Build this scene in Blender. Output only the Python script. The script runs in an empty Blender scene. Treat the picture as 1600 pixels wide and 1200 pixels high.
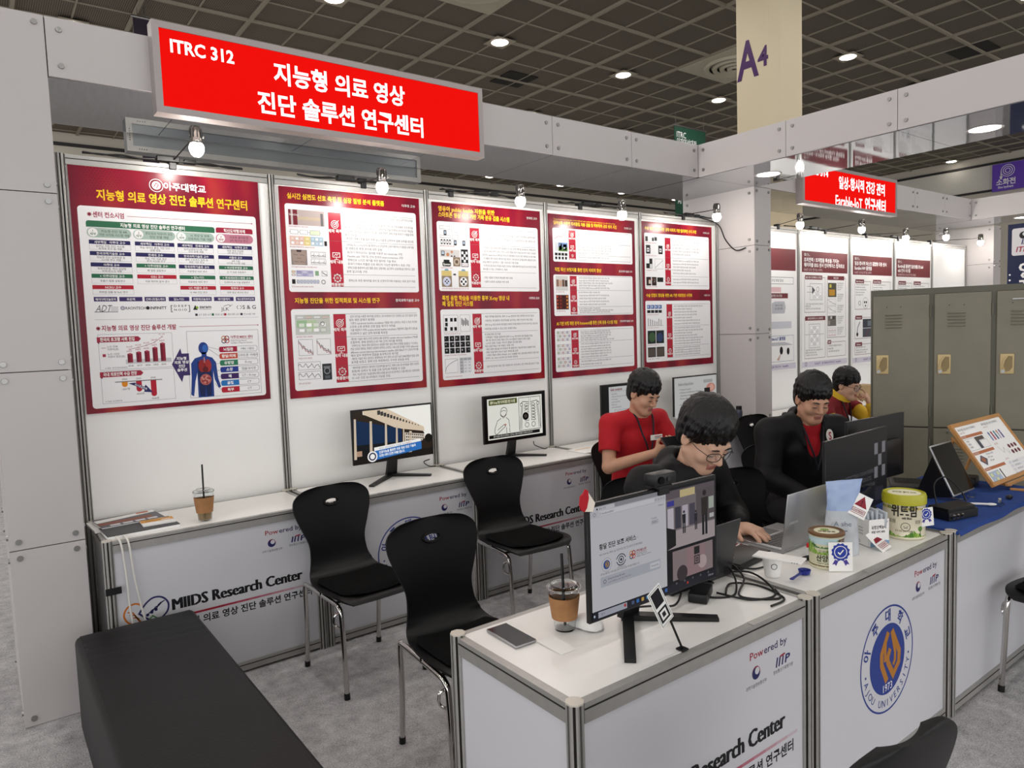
import bpy, bmesh, math, random, sys
import numpy as np
from mathutils import Vector, Matrix, noise as mnoise
from mathutils.geometry import tessellate_polygon
SC = bpy.context.scene
COL = SC.collection
PI = math.pi

# ---------------------------------------------------------------- camera
cam_d = bpy.data.cameras.new('camera')
cam = bpy.data.objects.new('camera', cam_d)
COL.objects.link(cam)
SC.camera = cam
CAM = Vector((-0.3776, -4.0206, 1.6366))
YAW, PITCH, ROLL, FPX = 0.6428, -0.0758, -0.0345, 1113.7
fwd = Vector((math.sin(YAW)*math.cos(PITCH), math.cos(YAW)*math.cos(PITCH), math.sin(PITCH)))
r0 = Vector((math.cos(YAW), -math.sin(YAW), 0)); u0 = r0.cross(fwd)
rt = math.cos(ROLL)*r0 + math.sin(ROLL)*u0
up = -math.sin(ROLL)*r0 + math.cos(ROLL)*u0
cam.matrix_world = Matrix(((rt.x, up.x, -fwd.x, CAM.x), (rt.y, up.y, -fwd.y, CAM.y), (rt.z, up.z, -fwd.z, CAM.z), (0, 0, 0, 1)))
cam_d.sensor_width = 36; cam_d.sensor_fit = 'HORIZONTAL'
cam_d.lens = FPX/1600*36
cam_d.clip_start = 0.05; cam_d.clip_end = 200

# ---------------------------------------------------------------- view, world and hall lights
SC.view_settings.view_transform = 'Standard'; SC.view_settings.look = 'None'
SC.view_settings.gamma = 1; SC.view_settings.use_curve_mapping = False
SC.view_settings.exposure = 0.08
wd = bpy.data.worlds.new('world'); SC.world = wd; wd.use_nodes = True
wd.node_tree.nodes['Background'].inputs[0].default_value = (0.985, 0.985, 1.0, 1)
wd.node_tree.nodes['Background'].inputs[1].default_value = 1.95
CEIL = 5.64
DOWNLIGHTS = [(5.735 + 2.425*i, 4.15 + 2.37*j) for i in range(-5, 7) for j in range(-5, 4)]
for i, (x, y) in enumerate(DOWNLIGHTS):
    if x > 14 or y > 9: continue
    ld = bpy.data.lights.new('hall_downlight_beam', 'AREA'); ld.shape = 'DISK'; ld.size = 0.3
    ld.energy = 12; ld.color = (1.0, 0.97, 0.94)
    lo = bpy.data.objects.new('hall_downlight_beam', ld); COL.objects.link(lo)
    lo.location = (x, y, CEIL-0.05)

# ---------------------------------------------------------------- materials
def lin(h):
    if isinstance(h, (tuple, list)): return (h[0], h[1], h[2], 1)
    o = []
    for i in (0, 2, 4):
        c = int(h[i:i+2], 16)/255
        o.append(c/12.92 if c <= 0.04045 else ((c+0.055)/1.055)**2.4)
    return (*o, 1)
MATS = {}
def mat(name, col='808080', rough=0.5, metal=0.0, spec=0.5, emit=None, es=1.0, trans=0.0, ior=1.45, alpha=1.0, coat=0.0, nz=None, bump=None, stretch=None):
    m = bpy.data.materials.new(name); m.use_nodes = True
    nt = m.node_tree; b = nt.nodes['Principled BSDF']
    c = lin(col)
    b.inputs['Base Color'].default_value = c
    b.inputs['Roughness'].default_value = rough
    b.inputs['Metallic'].default_value = metal
    b.inputs['Specular IOR Level'].default_value = spec
    b.inputs['IOR'].default_value = ior
    b.inputs['Transmission Weight'].default_value = trans
    b.inputs['Alpha'].default_value = alpha
    b.inputs['Coat Weight'].default_value = coat
    b.inputs['Coat Roughness'].default_value = 0.08
    if emit is not None:
        b.inputs['Emission Color'].default_value = lin(emit); b.inputs['Emission Strength'].default_value = es
    if nz or bump:
        tc = nt.nodes.new('ShaderNodeTexCoord'); src = tc.outputs['Object']
        if stretch:
            mp = nt.nodes.new('ShaderNodeMapping'); mp.inputs['Scale'].default_value = stretch
            nt.links.new(src, mp.inputs['Vector']); src = mp.outputs['Vector']
    if nz:
        n = nt.nodes.new('ShaderNodeTexNoise'); n.inputs['Scale'].default_value = nz[0]; n.inputs['Detail'].default_value = 4
        nt.links.new(src, n.inputs['Vector'])
        mr = nt.nodes.new('ShaderNodeMapRange'); mr.inputs['From Min'].default_value = 0.25; mr.inputs['From Max'].default_value = 0.75
        mr.inputs['To Min'].default_value = 1-nz[1]; mr.inputs['To Max'].default_value = 1+nz[1]
        nt.links.new(n.outputs['Fac'], mr.inputs['Value'])
        mx = nt.nodes.new('ShaderNodeVectorMath'); mx.operation = 'SCALE'
        mx.inputs[0].default_value = c[:3]
        nt.links.new(mr.outputs['Result'], mx.inputs['Scale']); nt.links.new(mx.outputs['Vector'], b.inputs['Base Color'])
    if bump:
        n2 = nt.nodes.new('ShaderNodeTexNoise'); n2.inputs['Scale'].default_value = bump[0]; n2.inputs['Detail'].default_value = 5
        nt.links.new(src, n2.inputs['Vector'])
        bp = nt.nodes.new('ShaderNodeBump'); bp.inputs['Strength'].default_value = bump[1]; bp.inputs['Distance'].default_value = 0.01
        nt.links.new(n2.outputs['Fac'], bp.inputs['Height']); nt.links.new(bp.outputs['Normal'], b.inputs['Normal'])
    MATS[name] = m
    return m
def ink(h, rough=0.45):
    k = 'ink_'+h
    return MATS.get(k) or mat(k, h, rough, spec=0.28)
def glow(h, s=1.0):
    k = 'glow_%s_%.2f' % (h, s)
    return MATS.get(k) or mat(k, '050505', 0.3, emit=h, es=s, spec=0.3)

# ---------------------------------------------------------------- mesh builder
V3 = Vector
class MB:
    def __init__(s): s.v = []; s.f = []; s.m = []; s.sm = []; s.mats = []
    def mi(s, m):
        if m not in s.mats: s.mats.append(m)
        return s.mats.index(m)
    def add(s, vs, fs, m, M=None, smooth=False):
        o = len(s.v); k = s.mi(m)
        if M is not None: vs = [M @ V3(p) for p in vs]
        s.v.extend([tuple(p) for p in vs]); s.f.extend([tuple(i+o for i in f) for f in fs])
        s.m.extend([k]*len(fs)); s.sm.extend([smooth]*len(fs))
        return s
    def box(s, lo, hi, m, M=None, bev=0, seg=2):
        x0, y0, z0 = lo; x1, y1, z1 = hi
        vs = [(x0,y0,z0),(x1,y0,z0),(x1,y1,z0),(x0,y1,z0),(x0,y0,z1),(x1,y0,z1),(x1,y1,z1),(x0,y1,z1)]
        fs = [(3,2,1,0),(4,5,6,7),(0,1,5,4),(1,2,6,5),(2,3,7,6),(3,0,4,7)]
        if not bev: return s.add(vs, fs, m, M)
        bm = bmesh.new(); bv = [bm.verts.new(p) for p in vs]
        for f in fs: bm.faces.new([bv[i] for i in f])
        bmesh.ops.bevel(bm, geom=bm.edges[:], offset=bev, segments=seg, profile=0.5, affect='EDGES')
        bm.verts.index_update()
        s.add([v.co[:] for v in bm.verts], [[v.index for v in f.verts] for f in bm.faces], m, M, True); bm.free()
        return s
    def prism(s, poly, z0, z1, m, M=None, bev=0, smooth=False):
        n = len(poly)
        vs = [(x, y, z0) for x, y in poly]+[(x, y, z1) for x, y in poly]
        fs = [(i, (i+1) % n, (i+1) % n+n, i+n) for i in range(n)]
        s.add(vs, fs, m, M, smooth)
        tr = tessellate_polygon([[V3((x, y, 0)) for x, y in poly]])
        s.add(vs, [tuple(t) for t in tr]+[tuple(i+n for i in reversed(t)) for t in tr], m, M)
        return s
    def tube(s, pts, r, m, n=8, closed=False, r2=None, caps=True):
        P = [V3(p) for p in pts]; N = len(P)
        rs = r if isinstance(r, (list, tuple)) else [r]*N
        T = []
        for i in range(N):
            a = P[i-1] if (i > 0 or closed) else P[i]; b = P[(i+1) % N] if (i < N-1 or closed) else P[i]
            t = (b-a); T.append(t.normalized() if t.length > 1e-9 else V3((0, 0, 1)))
        ref = V3((0, 0, 1)) if abs(T[0].z) < 0.9 else V3((1, 0, 0))
        u = (ref - T[0]*ref.dot(T[0])).normalized()
        vs = []
        for i in range(N):
            u = (u - T[i]*u.dot(T[i]))
            u = u.normalized() if u.length > 1e-6 else T[i].orthogonal().normalized()
            w = T[i].cross(u)
            for k in range(n):
                a = 2*PI*k/n
                vs.append(P[i]+(u*math.cos(a)+w*math.sin(a))*rs[i])
        fs = []
        for i in range(N if closed else N-1):
            j = (i+1) % N
            for k in range(n): fs.append((i*n+k, i*n+(k+1) % n, j*n+(k+1) % n, j*n+k))
        s.add(vs, fs, m, None, True)
        if caps and not closed:
            s.add(vs[:n], [tuple(reversed(range(n)))], m); s.add(vs[-n:], [tuple(range(n))], m)
        return s
    def cyl(s, a, b, r, m, r2=None, n=20, caps=True): return s.tube([a, b], [r, r if r2 is None else r2], m, n, caps=caps)
    def lathe(s, prof, m, n=32, M=None, smooth=True):
        vs = []; fs = []
        for r, z in prof:
            for k in range(n):
                a = 2*PI*k/n; vs.append((r*math.cos(a), r*math.sin(a), z))
        for i in range(len(prof)-1):
            for k in range(n): fs.append((i*n+k, i*n+(k+1) % n, (i+1)*n+(k+1) % n, (i+1)*n+k))
        return s.add(vs, fs, m, M, smooth)
    def sphere(s, c, r, m, n=16, M=None):
        rx, ry, rz = r if isinstance(r, (tuple, list)) else (r, r, r)
        T = Matrix.Translation(c) @ Matrix.Diagonal((rx, ry, rz, 1))
        h = n//2
        return s.lathe([(math.sin(PI*i/h), -math.cos(PI*i/h)) for i in range(h+1)], m, n, (M @ T) if M is not None else T)
    def grid(s, rows, m, smooth=True, M=None):
        nr, nc = len(rows), len(rows[0])
        return s.add([p for r in rows for p in r], [(i*nc+j, i*nc+j+1, (i+1)*nc+j+1, (i+1)*nc+j) for i in range(nr-1) for j in range(nc-1)], m, M, smooth)
    def obj(s, name, parent=None, loc=None, auto=40):
        me = bpy.data.meshes.new(name)
        me.from_pydata(s.v, [], s.f)
        for m in s.mats: me.materials.append(m)
        me.polygons.foreach_set('material_index', s.m); me.polygons.foreach_set('use_smooth', s.sm)
        me.update()
        if any(s.sm) and auto:
            try: me.set_sharp_from_angle(angle=math.radians(auto))
            except Exception: pass
        o = bpy.data.objects.new(name, me); COL.objects.link(o)
        if parent is not None: o.parent = parent
        if loc is not None: o.location = loc
        return o

def tag(o, label=None, cat=None, group=None, kind=None):
    if label: o['label'] = label
    if cat: o['category'] = cat
    if group: o['group'] = group
    if kind: o['kind'] = kind
    return o
def thing(name, label, cat, loc=(0, 0, 0), rz=0, group=None):
    o = bpy.data.objects.new(name, None); COL.objects.link(o)
    o.empty_display_size = 0.1; o.location = loc; o.rotation_euler = (0, 0, rz)
    return tag(o, label, cat, group)
def struct(mb, name, parent=None):
    o = mb.obj(name, parent)
    if parent is None: o['kind'] = 'structure'
    return o
def dup(root, loc, rz, label=None, group=None):
    r = root.copy(); COL.objects.link(r); r.location = loc; r.rotation_euler = (0, 0, rz)
    if label: r['label'] = label
    if group: r['group'] = group
    for ch in list(root.children):
        c = ch.copy(); COL.objects.link(c); c.parent = r
        for g in list(ch.children):
            d = g.copy(); COL.objects.link(d); d.parent = c
    return r
def RZ(a): return Matrix.Rotation(a, 4, 'Z')
def RX(a): return Matrix.Rotation(a, 4, 'X')
def RY(a): return Matrix.Rotation(a, 4, 'Y')
def TR(x, y=None, z=None): return Matrix.Translation((x, y, z) if y is not None else x)
def smooth_path(pts, n=8):
    P = [V3(p) for p in pts]; out = []
    for i in range(len(P)-1):
        p0 = P[max(i-1, 0)]; p1 = P[i]; p2 = P[i+1]; p3 = P[min(i+2, len(P)-1)]
        for k in range(n):
            t = k/n
            out.append(0.5*((2*p1)+(p2-p0)*t+(2*p0-5*p1+4*p2-p3)*t*t+(3*p1-p0-3*p2+p3)*t**3))
    out.append(P[-1]); return out

# ---------------------------------------------------------------- lettering (filled glyph meshes of the built-in font)
_tc = bpy.data.curves.new('glyphs', 'FONT'); _tc.size = 1; _tc.resolution_u = 3
_to = bpy.data.objects.new('glyphs', _tc)
def _strings(co):
    for k in co.co_consts:
        if isinstance(k, str): yield k
        elif isinstance(k, tuple):
            for q in k:
                if isinstance(q, str): yield q
                elif isinstance(q, tuple): yield from (r for r in q if isinstance(r, str))
        elif hasattr(k, 'co_consts'): yield from _strings(k)
CHARS = sorted(set(c for k in _strings(sys._getframe(0).f_code) for c in k if ord(c) > 32 and c != '|'))
_sheets = {}; _tcache = {}
def _sheet(bold, res):
    """every character once, one per line, each followed by a bar that gives its advance"""
    _tc.offset = bold; _tc.resolution_u = res; _tc.space_line = 3.0
    _tc.body = '\n'.join(['|']+[c+'|' for c in CHARS])
    me = _to.to_mesh(); V = [(v.co.x, v.co.y) for v in me.vertices]; G = {}
    for f in me.polygons:
        k = int((-V[f.vertices[0]][1]+1.5)//3); G.setdefault(k, []).append(tuple(f.vertices))
    _to.to_mesh_clear()
    bar = [V[i][0] for f in G[0] for i in f]; b0, b1 = min(bar), max(bar); out = {}
    for k, c in enumerate(CHARS):
        F = G.get(k+1, []); mx = max(V[i][0] for f in F for i in f); adv = mx-b1; lim = adv+b0-1e-4
        F = [f for f in F if max(V[i][0] for i in f) < mx-1e-4 and min(V[i][0] for i in f) < lim-.02 or max(V[i][0] for i in f) < lim-1e-4]
        idx = {}; vs = []; fs = []
        y0 = -3.0*(k+1)
        for f in F:
            for i in f:
                if i not in idx: idx[i] = len(vs); vs.append((V[i][0], V[i][1]-y0))
            fs.append(tuple(idx[i] for i in f))
        out[c] = (vs, fs, adv)
    return out
def glyphs(body, bold=0.0, sp=1.0, res=2):
    bold = min((0.0, 0.012, 0.026), key=lambda q: abs(q-bold))
    if (bold, res) not in _sheets: _sheets[(bold, res)] = _sheet(bold, res)
    k = (body, bold, sp, res)
    if k not in _tcache:
        S = _sheets[(bold, res)]; vs = []; fs = []; x = 0
        for c in body:
            if c in S:
                gv, gf, adv = S[c]; o = len(vs); vs += [(a+x, b) for a, b in gv]; fs += [tuple(i+o for i in f) for f in gf]; x += adv*sp
            else: x += .28
        xs = [q[0] for q in vs] or [0, 1]
        _tcache[k] = (vs, fs, min(xs), max(xs))
    return _tcache[k]

class Pr:
    """prints flat shapes on a plane: origin o, unit vectors u (right) and v (down), normal n; scale s per unit"""
    def __init__(p, mb, o, u, v, n, s=1.0, step=0.00025):
        p.mb = mb; p.o = V3(o); p.u = V3(u)*s; p.v = V3(v)*s; p.n = V3(n); p.step = step
    def P(p, x, y, l): return p.o+p.u*x+p.v*y+p.n*(l*p.step)
    def poly(p, pts, m, l=1):
        if len(pts) <= 4: p.mb.add([p.P(x, y, l) for x, y in pts], [tuple(range(len(pts)))], m); return
        tr = tessellate_polygon([[V3((x, y, 0)) for x, y in pts]])
        p.mb.add([p.P(x, y, l) for x, y in pts], [tuple(t) for t in tr], m)
    def rect(p, x0, y0, x1, y1, m, l=1): p.poly([(x0, y0), (x1, y0), (x1, y1), (x0, y1)], m, l)
    def frame(p, x0, y0, x1, y1, w, m, l=1):
        p.rect(x0, y0, x1, y0+w, m, l); p.rect(x0, y1-w, x1, y1, m, l); p.rect(x0, y0+w, x0+w, y1-w, m, l); p.rect(x1-w, y0+w, x1, y1-w, m, l)
    def rrect(p, x0, y0, x1, y1, r, m, l=1, corners=(1, 1, 1, 1)):
        pts = []
        for (cx, cy, a0), on in zip(((x1-r, y0+r, -90), (x1-r, y1-r, 0), (x0+r, y1-r, 90), (x0+r, y0+r, 180)), corners):
            if on:
                for k in range(6):
                    a = math.radians(a0+18*k); pts.append((cx+r*math.cos(a), cy+r*math.sin(a)))
            else:
                a = math.radians(a0+45); pts.append((cx+r*(1 if math.cos(a) > 0 else -1), cy+r*(1 if math.sin(a) > 0 else -1)))
        p.poly(pts, m, l)
    def disc(p, cx, cy, r, m, l=1, n=24, ry=None):
        p.poly([(cx+r*math.cos(2*PI*k/n), cy+(ry or r)*math.sin(2*PI*k/n)) for k in range(n)], m, l)
    def ring(p, cx, cy, ra, rb, m, l=1, n=40, a0=0, a1=360):
        vs = []
        for k in range(n+1):
            a = math.radians(a0+(a1-a0)*k/n); c, s = math.cos(a), math.sin(a)
            vs += [p.P(cx+ra*c, cy+ra*s, l), p.P(cx+rb*c, cy+rb*s, l)]
        p.mb.add(vs, [(2*k, 2*k+1, 2*k+3, 2*k+2) for k in range(n)], m)
    def line(p, pts, w, m, l=1):
        if len(pts) > 2: return p.path(pts, w, m, l)
        for (x0, y0), (x1, y1) in zip(pts[:-1], pts[1:]):
            dx, dy = x1-x0, y1-y0; L = math.hypot(dx, dy) or 1; nx, ny = -dy/L*w/2, dx/L*w/2
            ex, ey = dx/L*w/4, dy/L*w/4
            p.poly([(x0+nx-ex, y0+ny-ey), (x1+nx+ex, y1+ny+ey), (x1-nx+ex, y1-ny+ey), (x0-nx-ex, y0-ny-ey)], m, l)
    def path(p, pts, w, m, l=1):
        """polyline of constant width with mitred corners"""
        pts = [q for i, q in enumerate(pts) if i == 0 or math.hypot(q[0]-pts[i-1][0], q[1]-pts[i-1][1]) > 1e-9]
        closed = len(pts) > 3 and math.hypot(pts[0][0]-pts[-1][0], pts[0][1]-pts[-1][1]) < 1e-6
        if closed: pts = pts[:-1]
        n = len(pts); L = []; R = []
        def nrm(a, b): d = math.hypot(b[0]-a[0], b[1]-a[1]) or 1; return (-(b[1]-a[1])/d, (b[0]-a[0])/d)
        for i in range(n):
            a = nrm(pts[i-1], pts[i]) if (i > 0 or closed) else None; b = nrm(pts[i], pts[(i+1) % n]) if (i < n-1 or closed) else None
            a = a or b; b = b or a
            mx, my = a[0]+b[0], a[1]+b[1]; q = mx*mx+my*my
            k = min(2/q, 2.2) if q > 1e-6 else 1
            L.append((pts[i][0]+mx*k*w/2, pts[i][1]+my*k*w/2)); R.append((pts[i][0]-mx*k*w/2, pts[i][1]-my*k*w/2))
        vs = [p.P(x, y, l) for x, y in L]+[p.P(x, y, l) for x, y in R]
        p.mb.add(vs, [(i, (i+1) % n, (i+1) % n+n, i+n) for i in range(n if closed else n-1)], m)
    def text(p, s, x, y, h, m, l=2, al='l', bold=0.0, w=None, sh=0.0, rot=0.0, sp=1.0, maxw=None):
        vs, fs, x0, x1 = glyphs(s, bold, sp, 2)
        if not fs: return
        kx = h
        if w is not None: kx = w/(x1-x0)
        if maxw is not None and (x1-x0)*kx > maxw: kx = maxw/(x1-x0)
        W = (x1-x0)*kx
        ox = {'l': 0, 'c': -W/2, 'r': -W}[al]
        c, sn = math.cos(rot), math.sin(rot)
        out = []
        for a, b in vs:
            px = (a-x0)*kx+ox+sh*b*h; py = -b*h
            out.append(p.P(x+px*c-py*sn, y+px*sn+py*c, l))
        p.mb.add(out, fs, m)
    def lines(p, rows, x, y, dy, h, m, l=2, bold=0.0, al='l', maxw=None):
        for i, r in enumerate(rows): p.text(r, x, y+i*dy, h, m, l, al, bold, maxw=maxw)
    def arc_text(p, s, cx, cy, r, h, m, a0, da, l=2, inward=False, bold=0.0):
        for i, ch in enumerate(s):
            if ch == ' ': continue
            a = math.radians(a0+da*i)
            x, y = cx+r*math.cos(a), cy+r*math.sin(a)
            p.text(ch, x, y, h, m, l, 'c', bold, rot=a+PI/2 if not inward else a-PI/2)
# ---------------------------------------------------------------- shared materials
M_wall = mat('partition_white', 'f6f5f2', 0.35, nz=(3, 0.012))
M_lam = mat('white_laminate_panel', 'bfbab9', 0.32, nz=(2, 0.015))
M_alu = mat('brushed_aluminium', 'a9a7a3', 0.38, 0.4, nz=(40, 0.06), stretch=(1, 1, 1))
M_alud = mat('aluminium_groove', '26241f', 0.6, 0.3)
M_cap = mat('post_cap', 'cfc9bd', 0.4, 0.2)
M_soff = mat('glossy_grey_soffit', 'b2b4b8', 0.04, 0.88, nz=(1.5, 0.05), bump=(1.3, 0.10))
M_chrome = mat('chrome', 'c9c6c2', 0.08, 1.0)
M_steel = mat('steel', '9b9a98', 0.3, 1.0)
M_top = mat('white_table_top', 'f0eeea', 0.3, nz=(5, 0.02))
M_panel = mat('counter_panel', 'cfcfd4', 0.38, nz=(3, 0.015))
M_blk = mat('black_plastic', '0d0d0e', 0.4)
M_blkg = mat('glossy_black', '050506', 0.1, spec=0.25)
M_blks = mat('satin_black_shell', '0a0a0b', 0.46, spec=0.35, nz=(30, 0.15))
M_fab = mat('black_fabric', '070707', 0.95, spec=0.15, bump=(300, 0.4))
M_leather = mat('black_leatherette', '0f0e10', 0.5, spec=0.35, bump=(120, 0.12), nz=(4, 0.15))
M_wht = mat('white_plastic', 'eceae6', 0.35)
M_paper = mat('white_paper', 'f2f1ee', 0.8)
M_kraft = mat('kraft_sleeve', 'a4764c', 0.85, nz=(60, 0.08))
M_clear = mat('clear_plastic', 'f4f6f6', 0.06, trans=1.0, ior=1.25, spec=0.5)
M_coffee = mat('iced_coffee', 'b59a72', 0.15, trans=0.6, ior=1.33)
M_bulb = mat('lit_bulb', 'ffffff', 0.3, emit='fff8f0', es=150)
M_dl = mat('lit_downlight', 'ffffff', 0.3, emit='fff6ea', es=9)
M_green = mat('locker_green', '7b7767', 0.48, nz=(8, 0.06), bump=(60, 0.05))
M_greend = mat('locker_frame', '5c5b4e', 0.5, nz=(8, 0.08))
M_beige = mat('beige_plastic', 'c4ae7e', 0.4)
M_wood = mat('light_wood', 'b9864f', 0.5, nz=(9, 0.12), stretch=(1, 8, 1))
M_silver = mat('silver_metal', 'a9a9ab', 0.32, 0.85)
M_dgrey = mat('dark_grey_metal', '3b3b3e', 0.4, 0.5)
M_blue = mat('blue_cloth', '1c3f86', 0.85, nz=(25, 0.12), bump=(500, 0.3))
M_red = ink('b21730', 0.28); M_red.node_tree.nodes['Principled BSDF'].inputs['Roughness'].default_value = 0.26
M_cable = mat('black_cable', '0a0a0a', 0.5)
M_wcable = mat('white_cable', 'd9d6d0', 0.5)
INK = ink('18181c'); GRY = ink('55555a'); WHT = ink('f4f3f1', 0.3); YEL = ink('f5c416', 0.3); CRM = ink('9e1636', 0.3); PNL = ink('f1f0f1', 0.28)
NAVY = ink('27245f'); GRN = ink('2f6b4c'); PURP = ink('3b2a63')

def groove_poly(r=0.021, d=0.0065, w=0.0035):
    """cross-section of a system post: octagon with a slot in every face"""
    pts = []
    for k in range(8):
        a = k*PI/4; c, s = math.cos(a), math.sin(a); h = r*math.tan(PI/8)
        for t, rr in ((-h, r), (-w, r), (-w, r-d), (w, r-d), (w, r)):
            pts.append((rr*c-t*s, rr*s+t*c))
    return pts
GP = groove_poly()
def post(mb, x, y, z0, z1, r=0.021, cap=True):
    M = TR(x, y, 0)
    n = len(GP)
    vs = [(px, py, z0) for px, py in GP]+[(px, py, z1) for px, py in GP]
    for i in range(n):
        dark = (i % 5) == 2
        mb.add([vs[i], vs[(i+1) % n], vs[(i+1) % n+n], vs[i+n]], [(0, 1, 2, 3)], M_alud if dark else M_alu, M)
    oc = [(r*1.08*math.cos(PI/8+k*PI/4), r*1.08*math.sin(PI/8+k*PI/4)) for k in range(8)]
    if cap: mb.prism(oc, z1, z1+0.004, M_cap, M)
    else: mb.prism(oc, z1-0.002, z1, M_alu, M)
# ---------------------------------------------------------------- floor, ceiling, hall walls
def carpet():
    m = bpy.data.materials.new('grey_needle_carpet'); m.use_nodes = True; nt = m.node_tree; b = nt.nodes['Principled BSDF']
    b.inputs['Roughness'].default_value = 1; b.inputs['Specular IOR Level'].default_value = 0.1
    tc = nt.nodes.new('ShaderNodeTexCoord')
    n1 = nt.nodes.new('ShaderNodeTexNoise'); n1.inputs['Scale'].default_value = 14; n1.inputs['Detail'].default_value = 8; n1.inputs['Roughness'].default_value = 0.75
    n2 = nt.nodes.new('ShaderNodeTexNoise'); n2.inputs['Scale'].default_value = 170; n2.inputs['Detail'].default_value = 4
    mx = nt.nodes.new('ShaderNodeMath'); mx.operation = 'ADD'
    nt.links.new(tc.outputs['Object'], n1.inputs['Vector']); nt.links.new(tc.outputs['Object'], n2.inputs['Vector'])
    nt.links.new(n1.outputs['Fac'], mx.inputs[0]); nt.links.new(n2.outputs['Fac'], mx.inputs[1])
    cr = nt.nodes.new('ShaderNodeValToRGB'); cr.color_ramp.elements[0].position = 0.32; cr.color_ramp.elements[1].position = 0.68
    cr.color_ramp.elements[0].color = lin('757375'); cr.color_ramp.elements[1].color = lin('dbd9da')
    hf = nt.nodes.new('ShaderNodeMath'); hf.operation = 'MULTIPLY'; hf.inputs[1].default_value = 0.5
    nt.links.new(mx.outputs[0], hf.inputs[0]); nt.links.new(hf.outputs[0], cr.inputs['Fac']); nt.links.new(cr.outputs['Color'], b.inputs['Base Color'])
    bp = nt.nodes.new('ShaderNodeBump'); bp.inputs['Strength'].default_value = 0.5; bp.inputs['Distance'].default_value = 0.006
    nt.links.new(n2.outputs['Fac'], bp.inputs['Height']); nt.links.new(bp.outputs['Normal'], b.inputs['Normal'])
    return m
def perforated():
    m = bpy.data.materials.new('perforated_ceiling_tile'); m.use_nodes = True; nt = m.node_tree; b = nt.nodes['Principled BSDF']
    b.inputs['Roughness'].default_value = 0.6
    tc = nt.nodes.new('ShaderNodeTexCoord'); sx = nt.nodes.new('ShaderNodeSeparateXYZ'); nt.links.new(tc.outputs['Object'], sx.inputs[0])
    acc = None
    for ax in ('X', 'Y'):
        a = nt.nodes.new('ShaderNodeMath'); a.operation = 'MULTIPLY'; a.inputs[1].default_value = 2*PI/0.046
        s = nt.nodes.new('ShaderNodeMath'); s.operation = 'SINE'
        nt.links.new(sx.outputs[ax], a.inputs[0]); nt.links.new(a.outputs[0], s.inputs[0])
        if acc is None: acc = s
        else:
            t = nt.nodes.new('ShaderNodeMath'); t.operation = 'MULTIPLY'; nt.links.new(acc.outputs[0], t.inputs[0]); nt.links.new(s.outputs[0], t.inputs[1]); acc = t
    ab = nt.nodes.new('ShaderNodeMath'); ab.operation = 'ABSOLUTE'; nt.links.new(acc.outputs[0], ab.inputs[0])
    cr = nt.nodes.new('ShaderNodeValToRGB'); cr.color_ramp.elements[0].position = 0.38; cr.color_ramp.elements[1].position = 0.5
    cr.color_ramp.elements[0].color = lin('7a7062'); cr.color_ramp.elements[1].color = lin('2a2622')
    nt.links.new(ab.outputs[0], cr.inputs['Fac']); nt.links.new(cr.outputs['Color'], b.inputs['Base Color'])
    return m
M_carpet = carpet(); M_perf = perforated()
M_bar = mat('ceiling_bar', '9a9282', 0.5); M_hall = mat('hall_wall_cream', 'c9c2b4', 0.7, nz=(1, 0.03)); M_halld = mat('hall_wall_rail', '2c2a2a', 0.6)
M_colm = mat('column_cream', 'd2c4a6', 0.6, nz=(1.5, 0.03)); M_coll = mat('column_light', 'cbbda2', 0.6, nz=(1.5, 0.03))
mb = MB(); mb.box((-14, -16, -0.1), (20.7, 12.1, 0), M_carpet); struct(mb, 'floor')
mb = MB(); mb.add([(-14, -16, CEIL), (20.7, -16, CEIL), (20.7, 12.1, CEIL), (-14, 12.1, CEIL)], [(0, 1, 2, 3)], M_perf)
x = 5.10-0.605*30; i = 0
while x < 20.6:
    w = 0.045 if i % 2 == 0 else 0.018
    if x > -13.8: mb.box((x-w/2, -15.9, CEIL-0.03 if i % 2 == 0 else CEIL-0.015), (x+w/2, 12, CEIL+0.02), M_bar)
    x += 0.605; i += 1
y = 4.70-0.5925*34; i = 1
while y < 12:
    w = 0.045 if i % 2 == 0 else 0.018
    if y > -15.8: mb.box((-13.9, y-w/2, CEIL-0.028 if i % 2 == 0 else CEIL-0.013), (20.6, y+w/2, CEIL+0.02), M_bar)
    y += 0.5925; i += 1
struct(mb, 'ceiling')
# hall downlights: trim plate and lit disc
M_trim = mat('downlight_trim', 'a59c8a', 0.5)
proto = None; vis = [p for p in DOWNLIGHTS if p[0] > 3 and p[1] > -3]
for x, y in DOWNLIGHTS + [(5.735+2.425*k, 4.15+2.37*j) for k in (7, ) for j in (-2, -1, 0, 1, 2)]:
    if proto is None:
        proto = thing('ceiling_downlight', 'round lit downlight set in the brown perforated hall ceiling', 'ceiling light', (x, y, CEIL-0.03), 0, 'hall ceiling downlights')
        a = MB(); a.box((-0.165, -0.165, -0.004), (0.165, 0.165, 0.0), M_trim); a.obj('trim_plate', proto)
        b = MB(); b.lathe([(0.0, -0.012), (0.105, -0.012), (0.118, -0.004), (0.118, -0.0041)], M_dl, 28); b.obj('lit_disc', proto)
    else: dup(proto, (x, y, CEIL-0.03), 0)
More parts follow.
